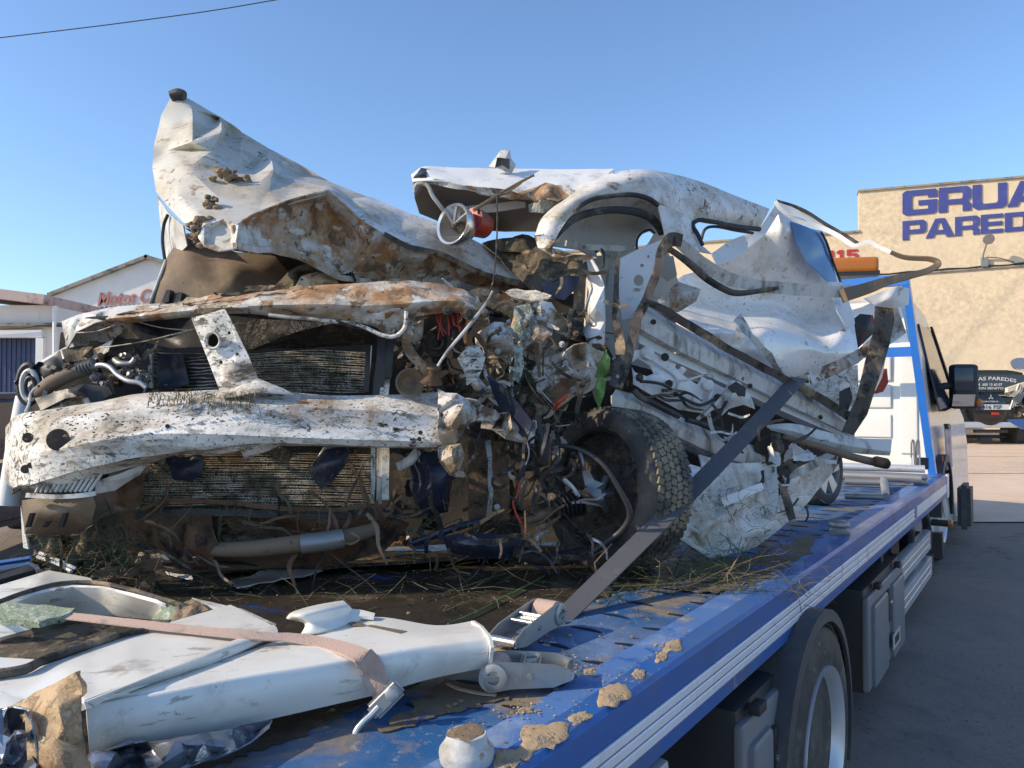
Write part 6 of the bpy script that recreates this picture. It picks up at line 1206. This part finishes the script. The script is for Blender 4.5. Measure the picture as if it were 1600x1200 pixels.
# ------------------------------------------------------------------ things lying on the bed in front of the wreck
def d(px, py, z): return (px, py, D(px, py, z).y)
M['mudfilm'] = mat('wet_mud_film', (.035, .028, .020), .55, layers=[((.012, .058, .23), 5, .60, .66, 4, .4), ((.12, .09, .055), 7, .52, .66, 9, .85), ((.30, .26, .22), 26, .66, .70, 5, .6), (DK, 3, .5, .62, 2, .45)], bump=(60, .7))
M['mudfilm2'] = mat('dried_mud_film', (.15, .115, .075), .9, layers=[((.012, .06, .24), 9, .54, .60, 4, .45), ((.07, .055, .04), 12, .52, .62, 9, .85)], bump=(60, .5))
def film(name, pts, m, seed, z=DECK+.003, rag=5, th=.002, cat='mud', label=None):
    r = random.Random(seed); ol = [(x+r.uniform(-rag, rag)*2, y+r.uniform(-rag, rag)*.5, 0) for x, y, _ in refine_loop([(x, y, 0) for x, y in pts], 9)]
    vo, fs = cdt(ol, []); bm = newbm(); vv = [bm.verts.new(D(v.x, v.y, z)) for v in vo]
    for f in fs: bm.faces.new([vv[i] for i in f])
    for v in [v for v in bm.verts if not v.link_faces]: bm.verts.remove(v)
    bmesh.ops.recalc_face_normals(bm, faces=bm.faces)
    if bm.faces[:][0].normal.z < 0: bmesh.ops.reverse_faces(bm, faces=bm.faces)
    shell(bm, th)
    o = obj(name, bm, m, None); o['kind'] = 'stuff'
    if label: tag(o, label, cat)
    return o
film('mud_film', [(-260,930),(60,890),(300,872),(600,862),(900,862),(1100,872),(1180,872),(1120,905),(1010,915),(930,935),(860,945),(800,985),(770,1000),(720,1040),(600,1085),(545,1110),(470,1150),(400,1172),(240,1230),(-200,1300)], M['mudfilm'], 3, label='dark wet mud smeared over the bed in front of the wreck')
film('mud_film', [(700,1062),(760,1075),(800,1088),(760,1098),(700,1112),(640,1135),(590,1145),(620,1120),(660,1090)], M['mudfilm2'], 4, DECK+.0035, label='dried mud streak beside the lower ratchet')
film('mud_film', [(1000,905),(1080,880),(1170,868),(1250,842),(1290,838),(1255,868),(1180,912),(1120,925),(1050,918)], M['mudfilm2'], 5, DECK+.0075, label='dried mud along the bed edge under the crushed sill')
def cake(px, py, rx, ry, seed, z=DECK+.006):
    r = random.Random(seed); n = 26; bm = newbm(); rings = []
    for k, (q, h) in enumerate(((1, 0), (.96, .0012), (.6, .0019), (.25, .0021))):
        rr = random.Random(seed); ring = []
        for a in range(n):
            t = a/n*2*math.pi; w_ = 1+.55*noise.noise(Vector((math.cos(t)*1.3, math.sin(t)*1.3, seed*1.7)))+.22*noise.noise(Vector((math.cos(t)*4, math.sin(t)*4, seed*2.1)))
            c = D(px+(rx*math.cos(t)+ry*.5*math.sin(t))*w_*q, py+(ry*math.sin(t)-rx*.35*math.cos(t))*w_*q, z); c.z += h*(1+.5*nz(c, 30, seed)); ring.append(bm.verts.new(c))
        rings.append(ring)
    for k in range(3):
        for a in range(n): bm.faces.new((rings[k][a], rings[k][(a+1) % n], rings[k+1][(a+1) % n], rings[k+1][a]))
    bm.faces.new(rings[3]); bm.faces.new(rings[0][::-1])
    return obj('mud_cake', bm, M['cake'], None, sharp=50)
for i, (x, y, rx, ry, lb) in enumerate(((850,1152,38,20,'largest tan mud cake on the bed flange above the reflective ribs'),(800,1186,26,14,'tan mud cake right of the flat pale bollard'),(958,1087,23,15,'rounded tan mud cake between the lower ratchet and the rail'),(905,1122,18,9,'grey tan mud cake next to the largest one'),(1052,1010,16,8,'small tan mud cake furthest up the sunlit flange'),(1034,1026,11,7,'small grey mud cake on the flange below the furthest one'),(998,1054,10,7,'small mud spot on the flange above the rounded cake'),(922,1050,11,6,'crumbly pale mud spot on the blue bed beside the lower ratchet'),(820,1110,10,5,'crumbly mud spot below the lower ratchet'),(780,1020,14,7,'dry leaf coloured mud lump between the two ratchets'))):
    o = cake(x, y, rx, ry, 30+i, DECK+(.0085 if x in (850, 800, 958, 905, 1052, 1034, 998) else .004)); tag(o, lb, 'mud', 'dried mud cakes on the blue bed')
r = random.Random(44); bm = newbm()
for (x, y, rx, ry) in ((850,1152,45,24),(800,1186,34,18),(958,1087,30,20),(905,1122,24,14),(1052,1010,22,12),(1034,1026,18,10),(998,1054,20,12),(922,1050,30,18),(820,1110,20,10),(780,1020,20,10)):
    for _ in range(70):
        q = D(x+r.gauss(0, rx*.75), y+r.gauss(0, ry*.75), DECK+.007)
        if q.dot(V) < VR-.004: clump_bm(bm, q, r.choice([.0008, .001, .0014, .002, .003]), r.random()*50, .5, 1)
o = obj('mud_grit', bm, M['cake'], None, sharp=0); o['kind'] = 'stuff'; tag(o, 'fine tan grit around the mud cakes on the bed', 'grit')
# grass and straw on the bed
r = random.Random(8); S = [D(r.gauss(1120, 70), r.uniform(862, 925), DECK+.012) for _ in range(420)] + [D(r.uniform(480, 1000), r.uniform(880, 960), DECK+.008) for _ in range(170)] + [D(r.uniform(150, 460), r.uniform(895, 935), DECK+.01) for _ in range(80)]
bm_o = blades('straw', S, M['grass'], None, 12, .04, .16, .002); tag(bm_o, 'dead grass and straw strewn over the bed', 'straw')
r = random.Random(11); S = [D(r.uniform(300, 960), r.uniform(875, 935), DECK+.012) for _ in range(40)] + [D(r.gauss(1090, 40), r.uniform(880, 925), DECK+.015) for _ in range(26)]
tag(blades('twigs', S, M['wood'], None, 14, .10, .30, .0035), 'thin dry twigs strewn over the bed', 'twigs')
r = random.Random(13); bm = newbm()
for _ in range(620):
    px, py = r.uniform(250, 1180), r.uniform(870, 1180)
    q = D(px, py)
    if (py > 960 and px < 700) or q.dot(V) > VR-.03 or (q.dot(V) > VR-.12 and r.random() < .6): continue
    clump_bm(bm, D(px, py, DECK+.005), r.choice([.0015, .002, .002, .003, .004, .006]), r.random()*50, .5, 1)
o = obj('mud_crumbs', bm, M['soil'], None, sharp=0); o['kind'] = 'stuff'; tag(o, 'loose crumbs of mud strewn over the bed', 'mud')
for i, pts in enumerate((((700,975),(740,958),(780,938),(850,900)), ((950,917),(1010,914),(1080,911),(1130,905)), ((1060,905),(1110,893),(1150,878)), ((660,935),(700,925),(760,905),(790,896)))):
    tag(tube('grass_stalk', [D(x, y, DECK+.012) for x, y in pts], 1.6, [M['leaf'], M['grass'], M['grass'], M['wood']][i], None, seg=5), ['green grass stalk lying behind the ratchet', 'long straw stalk under the strap', 'short straw stalk at the torn sill corner', 'dry stalk on the dark mud before the wheel'][i], 'stalk')
# wet black plank and pale scraps under the bumper
pl = patch('plastic_strip', [d(362,905,.985), d(420,890,.985), d(500,880,.985), d(505,892,.985), d(440,905,.985), d(372,918,.985)], [], M['alu'], None, amp=.004, th=.004, rag=2, seed=4); tag(pl, 'flat grey plastic strip lying in the mud under the bumper', 'scrap')
pl = patch('paint_flake', [d(616,838,1.0), d(630,834,1.0), d(642,838,1.0), d(634,844,1.0), d(620,844,1.0)], [], M['wht'], None, amp=.001, th=.002, seed=5); tag(pl, 'small white paint flake under the exhaust pipe', 'scrap')
pl = patch('paint_flake', [d(258,893,.98), d(300,899,.98), d(302,906,.98), d(262,897,.98)], [], M['wht'], None, amp=.001, th=.002, seed=6, rag=1); tag(pl, 'long white paint flake under the muddy sump', 'scrap')
# ---- loose tailgate: white frame with a window opening
tg = thing('loose_tailgate', 'loose white tailgate with an empty window opening lying on the bed', 'tailgate', D(200, 1040, 1.0))
patch('outer_skin', [d(-40,930,1.06), d(0,914,1.06), d(76,891,1.06), d(142,903,1.05), d(145,908,1.05), d(94,912,1.055), d(42,926,1.06), d(0,940,1.06), d(-40,952,1.06)], [d(60,906,1.068)], M['loose'], tg, amp=.002, th=.01, seed=3, cuts=3)
patch('window_reveal', [d(18,944,1.065), d(57,928,1.065), d(113,917,1.065), d(160,919,1.065), d(204,931,1.065), d(252,945,1.06), d(255,954,1.05), d(238,968,1.0), d(170,962,.995), d(113,958,.995), d(60,966,.995)], [d(150,940,1.03)], M['loose'], tg, amp=.002, th=.008, seed=4, cuts=3)
tube('window_rubber', [D(-20, 947, 1.07), D(0, 940, 1.07), D(42, 925, 1.072), D(94, 912, 1.072), D(147, 911, 1.07), D(198, 920, 1.07), D(255, 937, 1.065), D(300, 950, 1.06)], 4, M['sealmud'], tg)
patch('glass_crumbs', [d(250,942,1.06), d(277,943,1.06), d(300,936,1.06), d(324,951,1.06), d(300,962,1.05), d(262,970,1.04), d(238,967,1.04), d(252,955,1.05)], [d(276,955,1.055)], M['moss'], tg, amp=.004, fr=40, th=.006, seed=5, cuts=3, rag=2)
patch('glass_crumbs', [d(276,946,1.065), d(302,934,1.065), d(326,951,1.065), d(300,964,1.06), d(266,972,1.055)], [d(300,950,1.072)], M['soil'], tg, amp=.004, fr=40, th=.006, seed=6, cuts=3, rag=2)
patch('frame_edge', [d(300,934,1.06), d(345,944,1.06), d(380,952,1.06), d(432,975,1.06), d(428,980,1.06), d(376,956,1.06), d(330,947,1.06)], [], M['grey'], tg, amp=.003, th=.01, seed=7)
patch('lower_skin', [d(204,993,1.07), d(280,968,1.07), d(360,945,1.07), d(377,953,1.07), d(425,977,1.07), d(426,984,1.07), d(330,1022,1.072), d(230,1060,1.075), d(132,1098,1.075), d(120,1102,1.07), d(40,1093,1.06), d(-30,1078,1.06), d(-30,1070,1.06), d(71,1039,1.065), d(140,1014,1.068)],
  [d(300,990,1.0715), d(200,1030,1.072), d(120,1060,1.071), d(340,1008,1.0705), d(240,1046,1.0705), d(150,1080,1.0705)], M['loose'], tg, amp=.0015, fr=5, th=.01, seed=8, cuts=4)
grid('rolled_edge', [[d(427,976,1.076), d(330,1014,1.080), d(230,1054,1.082), d(133,1095,1.080)], [d(433,982,1.074), d(335,1020,1.080), d(233,1059,1.082), d(134,1098,1.078)], [(432, 991, 1.40), (340, 1034, 1.27), (236, 1070, 1.175), (136, 1101, 1.098)], [(412, 1005, 1.40), (335, 1037, 1.29), (236, 1073, 1.19), (136, 1103, 1.10)]], M['loose'], tg, nu=6, nv=4, amp=.0, th=.004)
patch('lower_frame_corner', [d(-30,1026,1.06), d(0,1027,1.06), d(68,1031,1.06), d(42,1045,1.06), d(-30,1046,1.06)], [], M['loose'], tg, amp=.001, th=.01)
patch('left_jamb', [d(-30,965,1.03), d(0,968,1.03), d(62,972,1.03), d(48,983,1.01), d(0,996,1.0), d(-30,998,1.0)], [], M['loose'], tg, amp=.001, th=.01)
tube('window_rubber', [D(-20, 1054, 1.07), D(0, 1052, 1.07), D(40, 1045, 1.072), D(71, 1030, 1.074), D(130, 1010, 1.075), D(198, 991, 1.075), D(232, 985, 1.074)], [8,8,8,7,6,5,4], M['sealmud'], tg, wob=.003)
patch('dark_opening_floor', [d(-60,1000,.985), d(60,975,.985), d(200,972,.985), d(230,985,.985), d(70,1028,.985), d(-60,1046,.985)], [], M['felt'], tg, amp=.004, th=.006, seed=8, cuts=3)  # dark sheet standing for the shaded bed inside the window opening
# ---- white trim panel
tp = thing('white_trim_panel', 'long boxy white trim panel strapped down in front of the ratchets', 'panel', D(450, 1100, .98))
zt = 1.065
ft = [(764,997),(672,1008),(587,1022),(500,1037),(400,1053),(260,1080),(135,1104)]
bk = [(738,970),(680,977),(585,964),(500,985),(430,1002),(300,1048),(140,1101)]
grid('top_face', [[d(x, y, zt-.004) for x, y in bk], [d((x+a)/2, (y+b)/2, zt+.003) for (x, y), (a, b) in zip(bk, ft)], [d(a, b-2, zt) for a, b in ft]], M['loose'], tp, nu=6, nv=4, amp=.001, fr=5, th=.008, seed=5)
FY = [D(x, y, zt).y for x, y in ft]
fb = [(763,1042),(668,1062),(590,1085),(500,1106),(400,1129),(265,1161),(140,1180)]
grid('front_face', [[(x, y-2, k) for (x, y), k in zip(ft, FY)], [(x, y+5, k-.008) for (x, y), k in zip(ft, FY)], [((x+a)/2, (y+b)/2, k-.014) for (x, y), (a, b), k in zip(ft, fb, FY)], [(a, b, k+.0) for (a, b), k in zip(fb, FY)]], M['loose'], tp, nu=6, nv=4, amp=.001, fr=4, th=.006, seed=6)
patch('end_face', [(736,970,1.50),(750,978,1.45),(764,996,1.379),(767,1012,1.37),(763,1042,1.379),(750,1040,1.44),(738,1010,1.5)], [], M['loose'], tp, amp=.001, th=.006)
grid('handle_lip', [[d(447,966,1.078), d(455,957,1.092), d(478,949,1.097), d(505,943,1.098), d(536,938,1.096)], [d(452,968,1.080), d(462,962,1.096), d(484,957,1.100), d(512,952,1.098), d(545,946,1.090)], [d(476,975,1.076), d(486,975,1.080), d(500,972,1.080), d(525,966,1.078), d(556,957,1.074)], [d(470,990,1.067), d(486,989,1.068), d(505,986,1.068), d(530,978,1.068), d(565,966,1.068)]], M['loose'], tp, nu=6, nv=5, amp=0, th=.005, sharp=70)
lathe('trim_knob', D(524, 958, 1.075), Vector((.5, -.5, .6)), [(-.02, .016), (.0, .018), (.012, .015), (.016, .008)], M['loose'], tp, 18)
patch('trim_tab', [d(540,950,1.085), d(566,953,1.078), d(586,958,1.074), d(584,964,1.072), d(560,962,1.074), d(545,960,1.076)], [], M['loose'], tp, amp=.001, th=.006)
patch('trim_slot', [d(573,977,1.068), d(580,976,1.068), d(636,986,1.068), d(626,990,1.068)], [], M['brown'], tp, amp=0, th=.002)
patch('trim_recess', [d(540,971,1.068), d(566,972,1.068), d(570,977,1.068), d(552,977,1.068)], [], M['brown'], tp, amp=0, th=.002)
patch('under_flange', [(432,1004,1.38),(400,1022,1.32),(330,1046,1.24),(400,1030,1.30),(440,1006,1.38)], [], M['loose'], tp, amp=.001)
# ---- straps, ratchets and hook
def ratchet(label, o, dr, L_, side, h=.045, wdt=.062, up=Z, open_=.0, name='ratchet'):
    rt = thing(name, label, 'ratchet', o, 'strap ratchets'); dr = dr.normalized(); side = side.normalized()
    def pt(l, hh): return o + dr*l + up*hh
    n = 10
    for s in (0, 1):
        out = []
        for i in range(n+1):
            a = math.pi*.5 + math.pi*i/n; out.append((.026+.026*math.cos(a), .028+.026*math.sin(a)))
        out += [(L_*.35, .006), (L_*.8, .004), (L_, .014), (L_, .032), (L_*.82, .044), (L_*.3, .054)]
        bm = newbm(); add_prism(bm, [pt(a, b)+side*(s*wdt) for a, b in out], side*(.003 if s else -.003)); obj('side_plate', bm, M['zinc'], rt, sharp=30)
        lathe('pawl_wheel', pt(.027, .029)+side*(s*wdt+(.003 if s else -.003)), side*(1 if s else -1), [(0, .024), (.004, .024), (.006, .018), (.006, .012), (.002, .01)], M['zinc'], rt, 20)
        bm = newbm(); add_box(bm, pt(.027, .029)+side*(s*wdt+(.009 if s else -.009)), (dr, side, up), (.014, .003, .004)); obj('mandrel_slot', bm, M['steel'], rt, sharp=0)
        lathe('rivet', pt(L_*.55, .026)+side*(s*wdt+(.003 if s else -.003)), side*(1 if s else -1), [(0, .006), (.003, .005)], M['steel'], rt, 10)
    lathe('webbing_roll', pt(.027, .029), side, [(.004, .01), (.004, .024), (.006, .027), (wdt-.006, .027), (wdt-.004, .024), (wdt-.004, .01)], M['webp'], rt, 24)
    for l, hh, r_ in ((L_*.45, .044, .0045), (L_*.62, .040, .0045), (L_*.97, .022, .010)):
        bm = newbm(); add_sweep(bm, [pt(l, hh), pt(l, hh)+side*wdt], circ(r_, 10)); obj('cross_bar', bm, M['chrome'], rt)
    bm = newbm(); add_box(bm, pt(L_*.52, .038)+side*wdt/2, (dr, side, up), (L_*.1, wdt*.42, .002)); obj('pawl_plate', bm, M['chrome'], rt, sharp=0)
    bm = newbm(); add_box(bm, pt(L_*.8, .014)+side*wdt/2, (dr, side, up), (L_*.15, wdt*.46, .0015)); obj('handle_plate', bm, M['steel'], rt, sharp=0)
    return rt
o1 = D(872, 972, DECK+.02); e1 = D(793, 1022, DECK+.006); dr1 = (e1-o1).normalized(); sd1 = dr1.cross(Z).normalized()
if sd1.x < 0: sd1 = -sd1
ratchet('zinc plated ratchet at the foot of the long grey strap', o1 - sd1*.045, dr1, (e1-o1).length, sd1)
o2 = D(748, 1085, DECK+.008); dr2 = (D(893, 1075, DECK+.008)-o2); sd2 = Vector((.12, 1, 0))
ratchet('nearest zinc ratchet lying beside the rail with a pink webbing roll', o2, dr2, dr2.length, sd2)
st = thing('long_strap', 'long dark grey tie down strap running up over the wreck', 'strap', o1, None)
sa, sb = P(880, 964, 1.88), P(1246, 593, 3.10)
band('webbing', [P(868, 972, 1.84)] + [sa.lerp(sb, t) - Z*.012*math.sin(math.pi*t) for t in (0, .15, .3, .5, .7, .85, 1)] + [P(1252, 596, 3.22)], [31,32,32,31,29,27,25,24,23], .09, M['webg'], st, n=6, up=Vector((-.15, -.6, .75)).normalized())
cs = thing('cargo_strap', 'pink webbing strap with mossy pad laid across the loose white panels', 'strap', D(300, 985, 1.07))
pz = 1.082
band('webbing', [d(84,961,pz), d(120,964,pz), d(200,973,pz), d(300,984,pz), d(370,991,pz), d(424,995,pz-.004), d(452,996,1.076), d(500,1003,1.072), d(540,1014,1.072), d(566,1026,1.072), (580,1042,1.285), (588,1062,1.28), (596,1086,1.275)], [19,19,20,21,22,22,23,26,31,34,36,34,26], .10, M['webp'], cs, n=6,
  up=[Vector((0, -.25, 1)).normalized()]*55 + [Vector((.1, -.8, .6)).normalized()]*8 + [Vector((.2, -1, .1)).normalized()]*40)
patch('mossy_pad', [d(-40,946,1.088), d(0,942,1.09), d(11,941,1.09), d(70,945,1.09), d(118,951,1.088), d(108,957,1.088), d(62,972,1.085), d(0,967,1.085), d(-40,964,1.085)], [d(50,955,1.090)], M['moss'], cs, amp=.001, fr=40, th=.012, seed=4, cuts=3, rag=1.5)
hk = thing('strap_hook', 'steel hook with a hexagon bolt on the end of the pink strap', 'hook', D(600, 1150, DECK))
hc = P(603, 1093, 1.255); hx_ = (P(622, 1074, 1.26)-P(584, 1112, 1.25)).normalized(); hn = Vector((.25, -.9, .35)).normalized(); hy = hn.cross(hx_).normalized(); hn = hx_.cross(hy).normalized()
if hn.y > 0: hn = -hn
bm = newbm(); add_box(bm, hc, (hx_, hy, hn), (.031, .015, .006)); bmesh.ops.bevel(bm, geom=bm.edges[:], offset=.005, segments=3, affect='EDGES'); obj('plate', bm, M['steel'], hk, sharp=30)
lathe('bolt', hc + hx_*.013 + hn*.005, hn, [(0, .0125), (.001, .0125), (.002, .011), (.009, .011), (.010, .009)], M['zinc'], hk, 6)
tube('hook_rod', [P(592,1104,1.25),(580,1117,1.245),(566,1130,1.24),(556,1144,1.235),(552,1162,1.23)], 5.5, M['chrome'], hk, seg=14)
tail = thing('strap_tail', 'loose frayed strap tail lying under the nearest ratchet', 'strap', D(720, 1078, DECK))
band('webbing', [d(698,1068,DECK+.006), d(716,1076,DECK+.006), d(748,1083,DECK+.006), d(775,1086,DECK+.006)], [5,8,9,9], .2, M['webp'], tail, up=Z)
# ---- foam, film, plank in the corner
fo = thing('foam_sheet', 'torn translucent amber foam sheet standing at the lower left corner', 'foam', D(80, 1250, DECK))
patch('sheet', [(8,1109,1.03),(60,1080,1.01),(119,1050,.99),(129,1072,.985),(126,1115,.98),(131,1158,.97),(143,1215,.96),(66,1215,.95),(52,1160,.96),(42,1121,.97)], [(90,1100,.96),(100,1140,.95),(80,1170,.94),(60,1110,.98)], M['foam'], fo, amp=.004, fr=30, th=.008, seed=4, cuts=4, rag=1)
patch('fold', [(60,1150,.935),(85,1153,.925),(118,1166,.93),(140,1190,.94),(146,1230,.93),(62,1230,.92)], [(95,1190,.90)], M['foam'], fo, amp=.003, th=.006, seed=6, cuts=3)
patch('frayed_edge', [(38,1112,.96),(50,1130,.955),(60,1180,.94),(70,1230,.935),(46,1230,.94),(42,1170,.95)], [], M['foam'], fo, amp=.003, th=.006, seed=7, cuts=3)
fi = thing('crumpled_film', 'crumpled silver film under the white trim panel', 'film', D(300, 1180, DECK))
patch('film', [(140,1182,1.06),(227,1160,1.09),(365,1137,1.15),(425,1124,1.19),(422,1136,1.17),(368,1174,1.10),(300,1200,1.07),(227,1225,1.04),(142,1225,1.02)], [], M['film'], fi, amp=.012, fr=12, th=.002, seed=5, cuts=4, smooth=0, jit=(22, .03), sharp=20)
fi2 = thing('crumpled_film', 'dark silver film bunched at the lower left corner beside the foam', 'film', D(20, 1220, DECK))
patch('film', [(-30,1107,.98),(10,1107,.98),(42,1112,.96),(50,1140,.95),(66,1220,.93),(-30,1220,.93)], [], M['film'], fi2, amp=.014, fr=12, th=.002, seed=6, cuts=4, smooth=0, jit=(12, .03), sharp=20)
tag(patch('grey_sheet', [(-30,1078,1.03),(0,1080,1.03),(38,1092,1.03),(12,1106,1.02),(-30,1108,1.02)], [], M['loose'], None, amp=.001, th=.006), 'small grey sheet tucked behind the foam at the lower left', 'sheet')
bm = newbm(); add_prism(bm, [D(-60, 900, 1.06), D(0, 893, 1.06), D(46, 881, 1.06), D(54, 886, 1.06), D(56, 892, 1.05), D(0, 906, 1.05), D(-60, 914, 1.05)], Vector((0, .01, -.05))); bmesh.ops.bevel(bm, geom=bm.edges[:], offset=.004, segments=2, affect='EDGES')
tag(obj('dark_board', bm, M['black'], None, sharp=30), 'dark board end behind the loose tailgate at the left edge', 'board')
